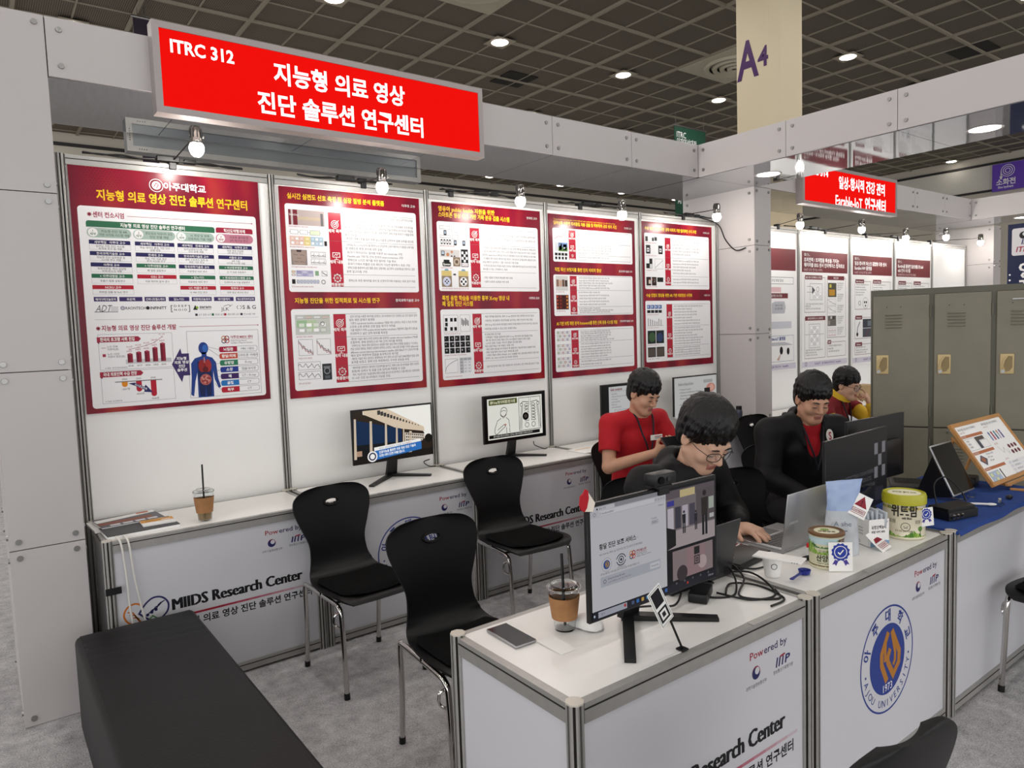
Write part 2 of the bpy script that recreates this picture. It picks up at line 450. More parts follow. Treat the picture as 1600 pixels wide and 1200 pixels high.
# air diffusers and dark grilles
M_diff = mat('diffuser_cream', 'b8b39f', 0.5)
def diffuser(x, y, label):
    t = thing('air_diffuser', label, 'air vent', (x, y, CEIL-0.032))
    a = MB(); a.box((-0.6, -0.6, -0.01), (0.6, 0.6, 0), M_diff); a.obj('plate', t)
    for k, r in enumerate((0.46, 0.34, 0.23, 0.12)):
        b = MB(); b.lathe([(r, -0.012), (r-0.02, -0.05-0.012*k), (r-0.085, -0.03-0.012*k), (r-0.06, -0.014)], M_diff, 36); b.obj('cone', t)
    c = MB(); c.lathe([(0.0, -0.0115), (0.42, -0.0115)], M_blk, 36); c.obj('opening', t)
diffuser(9.33, 2.92, 'round white air diffuser half hidden by the column marked A4')
diffuser(4.5, 2.90, 'square cream air diffuser plate at the top edge above the red sign')
M_grl = mat('dark_grille', '1c1a18', 0.7)
for x, y, lab in ((6.83, 5.27, 'small dark square grille in the ceiling right above the red sign end'), (12.05, 0.62, 'dark grille in the ceiling right of the column'), (13.0, 7.2, 'dark ceiling patch just left of the column')):
    g = MB(); g.box((x-0.28, y-0.28, CEIL-0.012), (x+0.28, y+0.28, CEIL-0.004), M_grl); tag(g.obj('ceiling_grille'), lab, 'air vent')
# far hall walls
mb = MB(); mb.box((-14, 12, 0), (20.7, 12.2, CEIL), M_hall)
for z in (4.75, 5.42): mb.box((-14, 11.96, z-0.03), (20.6, 12.0, z+0.03), M_halld)
struct(mb, 'wall_far')
mb = MB(); mb.box((20.6, -16, 0), (20.8, 12, CEIL), M_hall)
M_mesh = mat('acoustic_panel_white', 'd9d6cc', 0.7, nz=(90, 0.1))
mb.box((20.56, -16, 4.78), (20.6, 12, 5.38), M_mesh)
for z in (4.75, 5.42): mb.box((20.54, -16, z-0.025), (20.6, 12, z+0.025), M_halld)
struct(mb, 'wall_right')
# column with the marking A4
mb = MB()
cx0, cy1, cw, ch = 6.86, 1.12, 0.50, 0.085
pl = [(cx0, cy1), (cx0, cy1-cw+ch), (cx0+ch, cy1-cw), (cx0+cw+0.02, cy1-cw), (cx0+cw+0.02, cy1)]
mb.prism(pl, 0, CEIL, M_colm)
vi = ink('4a2a5c')
p = Pr(mb, (cx0-0.002, cy1, 4.40), (0, -1, 0), (0, 0, -1), (-1, 0, 0))
p.text('A', 0.005, 0, 0.58, vi, 1, bold=0.035, w=0.285); p.text('4', 0.275, -0.07, 0.30, vi, 1, bold=0.03, w=0.135)
struct(mb, 'trim_1')

# ---------------------------------------------------------------- partition walls of the booths
def partition(x_posts, name, z1=2.541, first=True):
    mb = MB()
    for a, b in zip(x_posts[:-1], x_posts[1:]):
        mb.box((a+0.018, 0.004, 0.04), (b-0.018, 0.012, z1-0.03), M_wall)
        mb.box((a+0.02, -0.008, z1-0.047), (b-0.02, 0.024, z1), M_alu)
        mb.box((a+0.02, -0.009, z1-0.021), (b-0.02, -0.0078, z1-0.017), M_alud)
        mb.box((a+0.02, -0.008, 0), (b-0.02, 0.024, 0.04), M_alu)
    for x in x_posts: post(mb, x, 0.008, 0, z1+0.004, cap=False)
    return struct(mb, name)
P0 = 0.99
partition([0.008]+[P0*k+0.012 for k in range(1, 5)]+[4.962], 'wall_back')
partition([5.27, 6.263, 7.26, 8.262, 9.256, 10.266], 'wall_back_neighbour')

# panelled pillars and canopy beams: white laminate boards held by round bolts, glossy grey soffit
M_gap = mat('panel_gap', '1d1b1c', 0.8)
def bolt(mb, p, n):
    n = V3(n); a = V3(p); mb.cyl(a, a+n*0.007, 0.0125, M_steel, 0.0115, 14)
def board(mb, o, u, v, n, w, h, inset=0.05, bolts=True):
    """one board, lower-left corner o, width w along u, height h along v, facing n"""
    o, u, v, n = V3(o), V3(u), V3(v), V3(n); g = 0.002; t = 0.012
    vs = []
    for d in (0, t):
        for a, b in ((g, g), (w-g, g), (w-g, h-g), (g, h-g)): vs.append(o+u*a+v*b+n*d)
    mb.add(vs, [(4, 5, 6, 7), (0, 1, 5, 4), (1, 2, 6, 5), (2, 3, 7, 6), (3, 0, 4, 7)], M_lam)
    if bolts:
        for a in (inset, w-inset):
            for b in (inset, h-inset): bolt(mb, o+u*a+v*b+n*t, n)
ZF0, ZF1 = 2.775, 3.025
def pillar(x0, x1, y0, y1, name, ztop, zs=(0, 0.775, 1.53, 2.285)):
    mb = MB(); mb.box((x0+0.013, y0+0.013, 0), (x1-0.013, y1-0.013, ztop-0.002), M_gap)
    zz = list(zs)+[ztop]
    for a, b in zip(zz[:-1], zz[1:]):
        board(mb, (x0, y0+0.012, a), (1, 0, 0), (0, 0, 1), (0, -1, 0), x1-x0, b-a, 0.035)
        board(mb, (x0+0.012, y1, a), (0, -1, 0), (0, 0, 1), (-1, 0, 0), y1-y0, b-a, 0.05)
        board(mb, (x1-0.012, y0, a), (0, 1, 0), (0, 0, 1), (1, 0, 0), y1-y0, b-a, 0.05)
        board(mb, (x1, y1-0.012, a), (-1, 0, 0), (0, 0, 1), (0, 1, 0), x1-x0, b-a, 0.035)
    return struct(mb, name)
pillar(-0.325, -0.048, -0.38, 0.38, 'wall_pillar_left', ZF1)
pillar(4.972, 5.214, -0.38, 0.38, 'wall_pillar_right', ZF0)
pillar(10.285, 10.52, -0.32, 0.38, 'wall_pillar_neighbour', ZF0)
def beam_x(x0, x1, name, seams):
    mb = MB(); mb.box((x0, -0.366, ZF0+0.006), (x1, 0.366, ZF1-0.004), M_gap)
    xs = [x0]+sorted(s for s in seams if x0+0.01 < s < x1-0.01)+[x1]
    for a, b in zip(xs[:-1], xs[1:]):
        board(mb, (a, -0.368, ZF0), (1, 0, 0), (0, 0, 1), (0, -1, 0), b-a, ZF1-ZF0)
        board(mb, (b, 0.368, ZF0), (-1, 0, 0), (0, 0, 1), (0, 1, 0), b-a, ZF1-ZF0)
        mb.box((a+0.0015, -0.366, ZF0-0.002), (b-0.0015, 0.36, ZF0+0.006), M_soff)
    return struct(mb, name)
def beam_y(x0, x1, y0, y1, name, seams, inner_to=-0.38):
    mb = MB(); mb.box((x0+0.012, y0, ZF0+0.006), (x1-0.012, y1, ZF1-0.004), M_gap)
    ys = [y0]+sorted(s for s in seams if y0+0.01 < s < y1-0.01)+[y1]
    for a, b in zip(ys[:-1], ys[1:]):
        if a < inner_to-0.01:
            board(mb, (x0+0.012, b if b < inner_to else inner_to, ZF0), (0, -1, 0), (0, 0, 1), (-1, 0, 0), min(b, inner_to)-a, ZF1-ZF0)
            board(mb, (x1-0.012, a, ZF0), (0, 1, 0), (0, 0, 1), (1, 0, 0), min(b, inner_to)-a, ZF1-ZF0)
        mb.box((x0+0.013, a+0.0015, ZF0-0.002), (x1-0.013, b-0.0015, ZF0+0.006), M_soff)
    return struct(mb, name)
sm = [4.24-0.745*k for k in range(1, 7)]
beam_x(-0.046, 4.24, 'wall_canopy_front', sm)
beam_y(4.24, 5.02, -6.2, 0.366, 'wall_canopy_side', [-0.38-0.7545*k for k in range(0, 8)])
beam_x(5.02, 9.41, 'wall_canopy_neighbour', [9.41-0.745*k for k in range(1, 6)])
beam_y(9.41, 10.19, -6.2, 0.366, 'wall_canopy_neighbour_side', [-0.38-0.7545*k for k in range(0, 8)])
# downlights in the soffit
for i, (x, y, lab) in enumerate(((4.645, -0.73, 'round lit downlight in the glossy soffit above the white pillar'), (4.70, -2.2, 'round lit downlight in the glossy soffit at the right edge'), (9.8, -0.8, 'small lit downlight in the far canopy by the blue banner'))):
    t = thing('soffit_downlight', lab, 'ceiling light', (x, y, ZF0-0.0025))
    a = MB(); a.lathe([(0.085, 0), (0.1, -0.003), (0.102, 0)], M_lam, 28); a.obj('trim_ring', t)
    b = MB(); b.lathe([(0.0, -0.001), (0.085, -0.001)], M_dl, 28); b.obj('lit_disc', t)
# ---------------------------------------------------------------- posters on the booth walls
def poster_red():
    m = bpy.data.materials.new('poster_red_print'); m.use_nodes = True; nt = m.node_tree; b = nt.nodes['Principled BSDF']
    b.inputs['Roughness'].default_value = 0.24; b.inputs['Specular IOR Level'].default_value = 0.22
    tc = nt.nodes.new('ShaderNodeTexCoord'); mp = nt.nodes.new('ShaderNodeMapping')
    mp.inputs['Rotation'].default_value = (0, 0.8, 0); mp.inputs['Scale'].default_value = (4.2, 1, 0.7)
    n = nt.nodes.new('ShaderNodeTexNoise'); n.inputs['Scale'].default_value = 1.3; n.inputs['Detail'].default_value = 1
    cr = nt.nodes.new('ShaderNodeValToRGB'); e = cr.color_ramp.elements
    e[0].position = 0.40; e[0].color = lin('6e0620'); e[1].position = 0.76; e[1].color = lin('a53327')
    k = e.new(0.55); k.color = lin('8c0b27')
    nt.links.new(tc.outputs['Object'], mp.inputs['Vector']); nt.links.new(mp.outputs['Vector'], n.inputs['Vector'])
    nt.links.new(n.outputs['Fac'], cr.inputs['Fac']); nt.links.new(cr.outputs['Color'], b.inputs['Base Color'])
    return m
M_pred = poster_red()
DOT = ink('6e0a24', 0.25)
RNG = random.Random(5)
def new_poster(x0, ztop, w=0.895, h=1.2, back=None):
    mb = MB(); mb.box((x0, -0.006, ztop-h), (x0+w, 0.0035, ztop), back or M_pred)
    return mb, Pr(mb, (x0, -0.006, ztop), (1, 0, 0), (0, 0, -1), (0, -1, 0), w/900)
def dots(p, x0, y0, nx, ny, d, r0, r1, fx=1):
    for i in range(nx):
        for j in range(ny):
            t = 1-(i/nx*0.7+j/ny*0.3); r = r1+(r0-r1)*t
            cx = x0+i*d*fx+(d/2*fx if j % 2 else 0)
            p.disc(cx, y0+j*d*0.8, r, DOT, 0.6, 6)
def photo(p, x0, y0, x1, y1, cols, l=2):
    """a small printed picture: base tone with a few tonal shapes"""
    p.rect(x0, y0, x1, y1, ink(cols[0]), l)
    w, h = x1-x0, y1-y0
    for i, c in enumerate(cols[1:]):
        a = RNG.uniform(0.05, 0.5); b = RNG.uniform(0.05, 0.5); ww = RNG.uniform(0.2, 0.45); hh = RNG.uniform(0.2, 0.45)
        p.rect(x0+w*a, y0+h*b, x0+w*(a+ww), y0+h*(b+hh), ink(c), l+0.5+i*0.4)
def blockdia(p, x0, y0, x1, y1, nx, ny, cols, l=2):
    w, h = (x1-x0)/nx, (y1-y0)/ny
    for i in range(nx):
        for j in range(ny):
            c = cols[(i*3+j) % len(cols)]
            p.rect(x0+i*w+w*.1, y0+j*h+h*.14, x0+(i+1)*w-w*.1, y0+(j+1)*h-h*.14, GRY, l)
            p.rect(x0+i*w+w*.1+1.5, y0+j*h+h*.14+1.5, x0+(i+1)*w-w*.1-1.5, y0+(j+1)*h-h*.14-1.5, ink(c), l+.6)
    for j in range(ny): p.line([(x0, y0+(j+.5)*h), (x1, y0+(j+.5)*h)], 1.5, GRY, l-.5)
def plot(p, x0, y0, x1, y1, pts, cols=('333333',), l=2):
    p.frame(x0, y0, x1, y1, 1.6, GRY, l)
    for k, c in enumerate(cols):
        q = [(x0+(x1-x0)*a, y1-(y1-y0)*min(0.95, max(.04, b-0.1*k))) for a, b in pts]
        p.line(q, 2.6, ink(c), l+.5+.3*k)
ECG = []
for k in range(3):
    for a, b in ((0, .3), (.1, .3), (.13, .42), (.16, .3), (.2, .24), (.22, .92), (.245, .16), (.27, .3), (.3, .36), (.33, .3)): ECG.append((min(1, k/3+a), b))
DECAY = [(i/24, 0.92-0.75*(i/24)**.6+0.1*RNG.uniform(-1, 1)) for i in range(25)]
def icon(p, kind, cx, cy, r, l=3):
    if kind == 0:
        p.ring(cx, cy, r*.85, r, WHT, l); p.ring(cx, cy, r*.45, r*.6, WHT, l); p.disc(cx, cy, r*.2, WHT, l, 12); p.line([(cx, cy), (cx+r, cy-r)], r*.16, WHT, l)
    elif kind == 1:
        p.frame(cx-r, cy-r*.7, cx+r, cy+r*.5, r*.15, WHT, l); p.line([(cx-r*.6, cy+.1*r), (cx-.1*r, cy-.3*r), (cx+.1*r, cy), (cx+.6*r, cy-.4*r)], r*.13, WHT, l)
        p.line([(cx, cy+r*.5), (cx, cy+r)], r*.14, WHT, l); p.line([(cx-.5*r, cy+r), (cx+.5*r, cy+r)], r*.14, WHT, l)
    else:
        for k in range(8): p.disc(cx+r*.9*math.cos(k*PI/4), cy+r*.9*math.sin(k*PI/4), r*.22, WHT, l, 10)
        p.ring(cx, cy, r*.75, r*.92, WHT, l); p.line([(cx-.3*r, cy-.2*r), (cx+.3*r, cy-.2*r)], r*.12, WHT, l); p.line([(cx-.3*r, cy+.15*r), (cx+.3*r, cy+.15*r)], r*.12, WHT, l)
def research(p, y0, y1, rx0, rx1, splits, rows, fs=15, isz=17, tx=None, dy=None):
    """red column with three pictograms and the ruled text rows right of it"""
    tx = tx or rx1+22
    p.rect(rx0, y0, rx1, y1, M_red, 2)
    ys = [y0]+splits+[y1]
    for i, cap in enumerate(('제작 목적', '제작 내용', '적용분야')):
        a, b = ys[i], ys[i+1]; cy = (a+b)/2
        icon(p, i, (rx0+rx1)/2, cy-isz*.6, isz*min(1, (b-a)/70))
        p.text(cap, (rx0+rx1)/2, cy+isz*1.35, isz*.95, WHT, 3, 'c', 0.02)
        p.line([(rx0, a), (848, a)], 1.6, GRY, 2.6)
        n = len(rows[i]); d = dy or min(fs*1.75, (b-a-fs*.8)/max(n, 1))
        st = cy-(n-1)*d/2+fs*.3
        for j, r in enumerate(rows[i]): p.text(r, tx, st+j*d, fs, INK, 2, maxw=848-tx)
    p.line([(rx0, y1), (848, y1)], 1.6, GRY, 2.6)

# ---- the university seal used on several surfaces
def seal(p, cx, cy, R, blue, gold, white=None, detail=True, l=1):
    if white: p.disc(cx, cy, R, white, l, 48)
    p.ring(cx, cy, R*.965, R, blue, l+1, 64); p.disc(cx, cy, R*.66, blue, l+1, 48)
    def P(pts, m, ll): p.poly([(cx+a*R, cy+b*R) for a, b in pts], m, ll)
    Lp = lambda pts, w_, ll: p.line([(cx+a*R, cy-b*R) for a, b in pts], w_*R, gold, ll)
    Lp([(.02, .50), (-.23, .15), (-.23, -.06), (-.03, -.42)], .125, l+2); Lp([(-.09, .34), (-.10, .06), (-.10, -.03)], .09, l+2.3)
    Lp([(.02, .50), (.10, .14)], .0, l+2) if False else None
    Lp([(.15, .50), (.44, .03), (.42, -.18), (.21, -.36), (.0, -.06), (.0, .04), (.09, .17)], .125, l+2.6); Lp([(.15, .46), (.28, .06), (.27, -.1), (.2, -.17)], .085, l+2.9)
    if detail:
        p.text('1973', cx, cy+.6*R, .2*R, white or WHT, l+2, 'c', 0.0)
        p.arc_text('아주대학교', cx, cy, R*.725, R*.25, blue, -160, 35, l+2, bold=0.024)
        s = 'AJOU UNIVERSITY'
        for i, c_ in enumerate(s):
            if c_ == ' ': continue
            a = math.radians(162-144*i/(len(s)-1)); r = R*.89
            p.text(c_, cx+r*math.cos(a), cy+r*math.sin(a), R*.19, blue, l+2, 'c', 0.005, rot=a-PI/2)
        for a in (172, 8): p.disc(cx+.82*R*math.cos(math.radians(a)), cy+.82*R*math.sin(math.radians(a)), R*.025, blue, l+2, 10)

def knot(p, cx, cy, r, l=2, w=2.0, cols=('c23a2a', '2a2a50', 'c2762a', '8d1c30')):
    for k in range(4):
        a = PI/4+k*PI/2
        p.ring(cx+.5*r*math.cos(a), cy+.5*r*math.sin(a), .5*r-w/2, .5*r+w/2, ink(cols[k]), l+.3*k, 20)

# ---- poster 1: the centre's consortium
mb, p = new_poster(0.035, 2.497)
dots(p, 8, 10, 15, 12, 15, 5, 1.5); dots(p, 892, 1080, 8, 9, 14, 5, 2, -1)
p.ring(384, 68, 30, 33, WHT, 2); p.disc(384, 68, 21, WHT, 2, 24); p.line([(372, 76), (384, 56), (394, 66), (384, 82)], 4, CRM, 3)
p.text('아주대학교', 418, 84, 44, WHT, 2, bold=0.022, w=205)
p.text('지능형 의료 영상 진단 솔루션 연구센터', 112, 157, 56, YEL, 2, bold=0.03, w=722)
p.rrect(27, 194, 876, 1183, 16, PNL, 1)
def head(y, s, w, x1=853):
    for k in range(4): p.line([(76-9*math.cos(k*PI/4), y-9*math.sin(k*PI/4)), (76+9*math.cos(k*PI/4), y+9*math.sin(k*PI/4))], 4, CRM, 2)
    p.text(s, 90, y+11, 30, CRM, 2, bold=0.03, w=w); p.line([(104+w, y), (x1, y)], 2, CRM, 2); p.disc(x1, y, 3.5, CRM, 2, 10)
head(233, '센터 컨소시엄', 136); head(789, '지능형 의료 영상 진단 솔루션 개발', 342)
p.rrect(58, 263, 655, 294, 12, GRN, 2, (1, 0, 0, 1)); p.text('지능형 의료 영상 진단 솔루션 연구센터', 356, 287, 22, WHT, 3, 'c', 0.02, maxw=300)
p.rrect(661, 263, 855, 291, 10, CRM, 2, (1, 0, 0, 1)); p.text('혁신도약형과제', 758, 286, 21, WHT, 3, 'c', 0.025, maxw=112)
SAGE = ink('a9bfb2'); PINK = ink('c57f92')
pills = [(59, 253, '지능형 진단 및 AR', '기반 시각화 시스템 개발'), (261, 457, '영상/음성 빅데이터 융합', '진단 모델 개발'), (462, 650, '뇌 영상 및 생체', '신호처리 기술 개발'), (659, 855, '의료용 품격환경', '3차 재구성 연구')]
for i, (a, b, t1, t2) in enumerate(pills):
    p.rrect(a, 297, b, 344, 23, SAGE if i < 3 else PINK, 2); p.disc(a+26, 320, 21, WHT, 3, 20)
    p.text(str(i+1), a+26, 318, 16, GRN if i < 3 else CRM, 4, 'c'); p.text('세부', a+26, 333, 15, GRN if i < 3 else CRM, 4, 'c', 0.01)
    p.text(t1, (a+b)/2+22, 318, 15, INK, 3, 'c', maxw=126); p.text(t2, (a+b)/2+22, 336, 15, INK, 3, 'c', maxw=134)
cl = {'n': ink('262258'), 'g': ink('2a6a4a'), 'r': ink('b3182f')}
colsA = [(65, 246, [('n', '세부책임 | 아주대 교수', ('딥러닝 기반 진단 시스템', '최적화 연구 및 개발')), ('n', '한국과학기술원 교수', ('지능형 진단 집적회로 및', '시스템 연구 개발')), ('n', '아주대 교수', ('피부저항형, 체내 삽입형', '전자/광소자 개발')), ('g', '+ 아주대병원 교수', ('호흡기 질환 공동연구',)), ('r', 'NCKU 교수', ('피부암 검출 및 SoC 연구',))]),
         (266, 450, [('n', '세부책임 | 아주대 교수', ('학습 데이터 품질 기반 진단', '모델 검증')), ('n', '연세대 교수', ('학습 기반 의료 영상', '분석 시스템 연구')), ('g', '+ 아주대병원 교수', ('폐 질환 공동연구',)), ('r', 'OSU 교수', ('의료 데이터 분석 연구',))]),
         (465, 643, [('n', '세부책임 | 연세대 교수', ('딥러닝영상시스템 기반', '진단 모델 개발')), ('n', '한국과학기술원 교수', ('생체 신호처리 집적 센싱', '회로 기반 연구')), ('n', '한국과학기술원 교수', ('의료영상 처리 연구',)), ('g', '+ 딥노이드', ('의료영상 처리 연구',)), ('r', 'UC 버클리 교수', ('뇌 MRI 진단 연구',))]),
         (665, 846, [('n', '세부책임 | 아주대 교수', ('의료 영상 미검체', '3차 재구성 연구')), ('n', '서울대 교수', ('4차 기반', '시각화 시스템 개발')), ('g', '+ 아산동부병원 교수', ('신희기 임원 공동연구',)), ('g', '+ 연세세브란스병원 교수', ('신경외과 AI 수술 공동연구',)), ('r', '칭화대 교수', ('의학 영상 재구성 연구',))])]
for a, b, L in colsA:
    for j, (c, t, sub) in enumerate(L):
        y = 356+55*j; p.frame(a, y, b, y+47, 1.2, ink('b8b8bb'), 2); p.rrect(a, y, b, y+20, 5, cl[c], 2.5, (1, 0, 0, 1))
        p.text(t, (a+b)/2, y+16, 14.5, WHT, 3.5, 'c', 0.015, maxw=b-a-30)
        for k, s in enumerate(sub): p.text(s, (a+b)/2, y+34+12*k if len(sub) > 1 else y+39, 12.5, INK, 3, 'c', maxw=b-a-20)
labs = ['에이디테크놀로지', '라온텍', '인피니트헬스케어', '딥노이드', '자람테크놀로지', '제이엘케이', '에스엔지바이오텍']
lx = [(67, 169), (178, 282), (292, 391), (405, 505), (517, 617), (629, 731), (743, 846)]
for s, (a, b) in zip(labs, lx):
    p.rect(a, 634, b, 656, PURP, 2); p.text(s, (a+b)/2, 651, 14, WHT, 3, 'c', 0.01, maxw=b-a-14)
p.text('ADT', 70, 706, 46, GRY, 2, sh=0.3, w=66); p.line([(66, 708), (168, 708)], 3, GRY, 2)
for k in range(4): p.line([(138, 684+6*k), (170, 684+6*k)], 1.5, GRY, 2)
p.ring(190, 690, 7, 10, NAVY, 2, 16); p.ring(190, 690, 3, 5, NAVY, 2, 12); p.text('RAONTECH', 203, 697, 20, INK, 2, bold=0.01, w=90)
p.disc(304, 690, 9, INK, 2, 16); p.text('INFINITT', 316, 697, 20, INK, 2, bold=0.03, w=76)
p.text('[', 412, 704, 40, GRY, 2); p.text(']', 496, 704, 40, GRY, 2); p.text('D E E P', 428, 686, 15, INK, 2, bold=.01, w=62); p.text('N O I D', 428, 706, 15, INK, 2, bold=.01, w=62)
p.poly([(520, 702), (532, 676), (544, 702)], INK, 2); p.disc(541, 690, 7, ink('8bb23a'), 3, 14); p.text('zaram', 552, 693, 20, INK, 2, bold=0.03, w=60); p.text('TECHNOLOGY', 552, 702, 8, INK, 2, w=60)
p.text('JLK', 662, 708, 26, INK, 2, bold=0.005, w=42); p.line([(676, 684), (700, 676), (712, 680), (704, 690), (722, 676)], 2.5, GRY, 2)
p.ring(754, 690, 7, 9.5, INK, 2, 14, 90, 270); p.ring(762, 690, 7, 9.5, INK, 2, 14, -90, 90); p.text('S & G', 776, 700, 30, INK, 2, bold=0.015, w=72)
for x, c, s in ((529, '1c1c2c', 'ICT 관련 교수'), (612, '2a6a4a', '의대 교수'), (676, 'b3182f', '해외 대학 교수'), (762, '1c1c2c', '컨소시엄 기관')):
    p.rect(x, 722, x+12, 734, ink(c), 2); p.text(s, x+18, 733, 12.5, INK, 2, maxw=62)
p.line([(64, 746), (859, 746)], 1.6, ink('b0b0b4'), 2)
p.frame(71, 818, 408, 996, 1.6, ink('9c9ca0'), 2)
def ribbon(x, y, x1, s):
    p.poly([(x, y), (x1-12, y), (x1, y+13), (x1-12, y+26), (x, y+26)], CRM, 3); p.poly([(x, y+26), (x+10, y+26), (x+10, y+34)], DOT, 3)
    p.text(s, x+14, y+20, 20, WHT, 4, bold=0.02, w=x1-x-44)
ribbon(66, 832, 262, '한국의 초고령 사회 진입'); ribbon(68, 1005, 262, '국내 의료인력 수급 전망')
p.rect(186, 948, 398, 970, ink('c9c9cc'), 2)
for k, (x, yt, yr, v, n) in enumerate(((207, 920, '2018', '425만', '25.5조'), (247, 913, '2019', '458만', '32.2조'), (285, 909, '2020', '459만', '35.6조'), (323, 893, '2025', '566만', '58.6조'), (360, 872, '2030', '760만', '91.3조'))):
    p.rect(x-12, yt, x, 964, ink('6e1026'), 3); p.rect(x, yt, x+12, 964, ink('8d1730'), 3); p.poly([(x-12, yt), (x, yt-5), (x+12, yt), (x, yt+5)], ink('b04358'), 3.5)
    p.text(yr, x, 984, 12, INK, 3, 'c'); p.text(v, x-2, yt-10, 11, CRM, 3, 'c')
    ly = (897, 889, 880, 866, 838)[k]; p.disc(x, ly, 3.4, WHT, 3.6, 10); p.ring(x, ly, 2.4, 4, CRM, 4, 12); p.text(n, x, ly-9, 11, CRM, 3, 'c')
p.line([(207, 897), (247, 889), (285, 880), (323, 866), (360, 838)], 2, CRM, 3.2)
p.text('노인 전체', 108, 885, 12, INK, 2); p.text('의료비(원)', 108, 898, 12, INK, 2); p.line([(84, 886), (102, 886)], 2, CRM, 2); p.rect(86, 916, 100, 930, CRM, 2); p.text('노인 1인당', 108, 922, 12, INK, 2); p.text('의료비 평균(원)', 108, 935, 12, INK, 2); p.text('※ 자료: 국민건강보험공단', 92, 990, 9.5, INK, 2)
p.frame(71, 1002, 406, 1163, 1.6, ink('9c9ca0'), 2); p.rect(131, 1056, 347, 1060, GRY, 2.4)
for x, yt, c, yr, v in ((174, 1084, 'e08a1e', '2020', '-1837명'), (238, 1112, 'b3182f', '2025', '-4533명'), (305, 1141, 'b3182f', '2030', '-7646명')):
    p.rect(x-13, 1060, x+13, yt-12, ink(c), 3); p.disc(x, yt-12, 13, ink(c), 3.2, 16); p.text(yr, x, 1050, 12, INK, 3, 'c'); p.text(v, x+2, yt+16, 12, INK, 3, 'c')
p.poly([(190, 1068), (220, 1066), (262, 1090), (268, 1080), (300, 1122), (258, 1116), (262, 1106), (222, 1084)], NAVY, 4); p.text('의사공급부족', 216, 1079, 13, WHT, 5, bold=.01, w=62, rot=0.48); p.text('※ 자료: 보건복지부', 84, 1156, 9.5, INK, 2)
p.poly([(398, 984), (444, 902), (449, 930), (484, 930), (484, 1046), (452, 1046), (442, 1080)], PURP, 3)
p.lines(['지능형', '의료 영상', '진단', '솔루션'], 446, 962, 20, 18, WHT, 4, 0.02, 'c')
p.frame(478, 814, 852, 1168, 1.8, ink('8f8f94'), 2); knot(p, 674, 864, 22, 3, 4)
p.text('아주대 MIIDS 센터', 702, 858, 17, CRM, 2, bold=0.02, w=118); p.line([(702, 864), (820, 864)], 1.5, CRM, 2); p.text('Medical Image Based', 702, 876, 10, INK, 2); p.text('Intelligent Diagnosis Solution', 702, 887, 10, INK, 2)
B1, B2, B3 = ink('1d3c86'), ink('2f63b4'), ink('0e1f4e')
p.disc(558, 906, 25, B1, 3, 20, 32); p.disc(566, 908, 14, B2, 3.4, 16, 20); p.rect(547, 928, 572, 955, B1, 3)
p.poly([(560, 944), (600, 958), (618, 985), (624, 1070), (636, 1118), (624, 1124), (606, 1075), (600, 1030), (598, 1168), (518, 1168), (520, 1035), (508, 1080), (496, 1160), (482, 1150), (490, 1060), (492, 985), (512, 958)], B1, 2.8)
p.poly([(524, 975), (586, 975), (592, 1040), (586, 1160), (562, 1164), (558, 1110), (552, 1164), (528, 1160), (524, 1040)], B3, 3.2)
p.disc(545, 1000, 17, ink('8e1f22'), 4, 16, 34); p.disc(576, 1000, 17, ink('a02a28'), 4, 16, 34); p.rect(556, 955, 562, 985, ink('b9776e'), 4.2); p.disc(562, 1020, 14, ink('5c1016'), 4.4, 14, 16)
p.disc(560, 1074, 29, ink('b05c58'), 4, 18, 30)
for k in range(14): p.disc(560+22*math.cos(k*2.4)*(.3+k/20), 1074+24*math.sin(k*2.4)*(.3+k/20), 5.5, ink('8d2b33' if k % 2 else 'c98d80'), 4.5, 8)
for k, (s, c, d) in enumerate((('뇌질환', 'a3163a', 'MRI / EEG'), ('황달/치매', 'c4462c', '스마트폰 카메라'), ('유방암', '2f7a58', 'X-ray'), ('소장', '23368c', '캡슐내시경'), ('폐', '3b1f5c', 'CT / X-ray'), ('골절', '2472b8', 'CT'), ('복부', 'b3182f', 'CT'))):
    y = 902+36.6*k; p.rrect(638, y, 842, y+30, 9, GRY, 2.6); p.rrect(639.5, y+1.5, 840.5, y+28.5, 8, PNL, 3); p.rrect(638, y, 733, y+30, 9, ink(c), 3.4, (0, 0, 1, 1))
    p.text(s, 686, y+22, 19, WHT, 4.2, 'c', .02); p.text(d, 788, y+21, 17, INK, 4, 'c')
    p.line([((580, 580, 592, 600, 600, 612, 606)[k], (900, 908, 1000, 1040, 1060, 1090, 1100)[k]), (638, y+15)], 1.3, GRY, 4.6)
tag(mb.obj('wall_poster'), 'red bordered poster with consortium chart and blue human body figure, leftmost on the back wall', 'poster', 'red posters on the back wall')

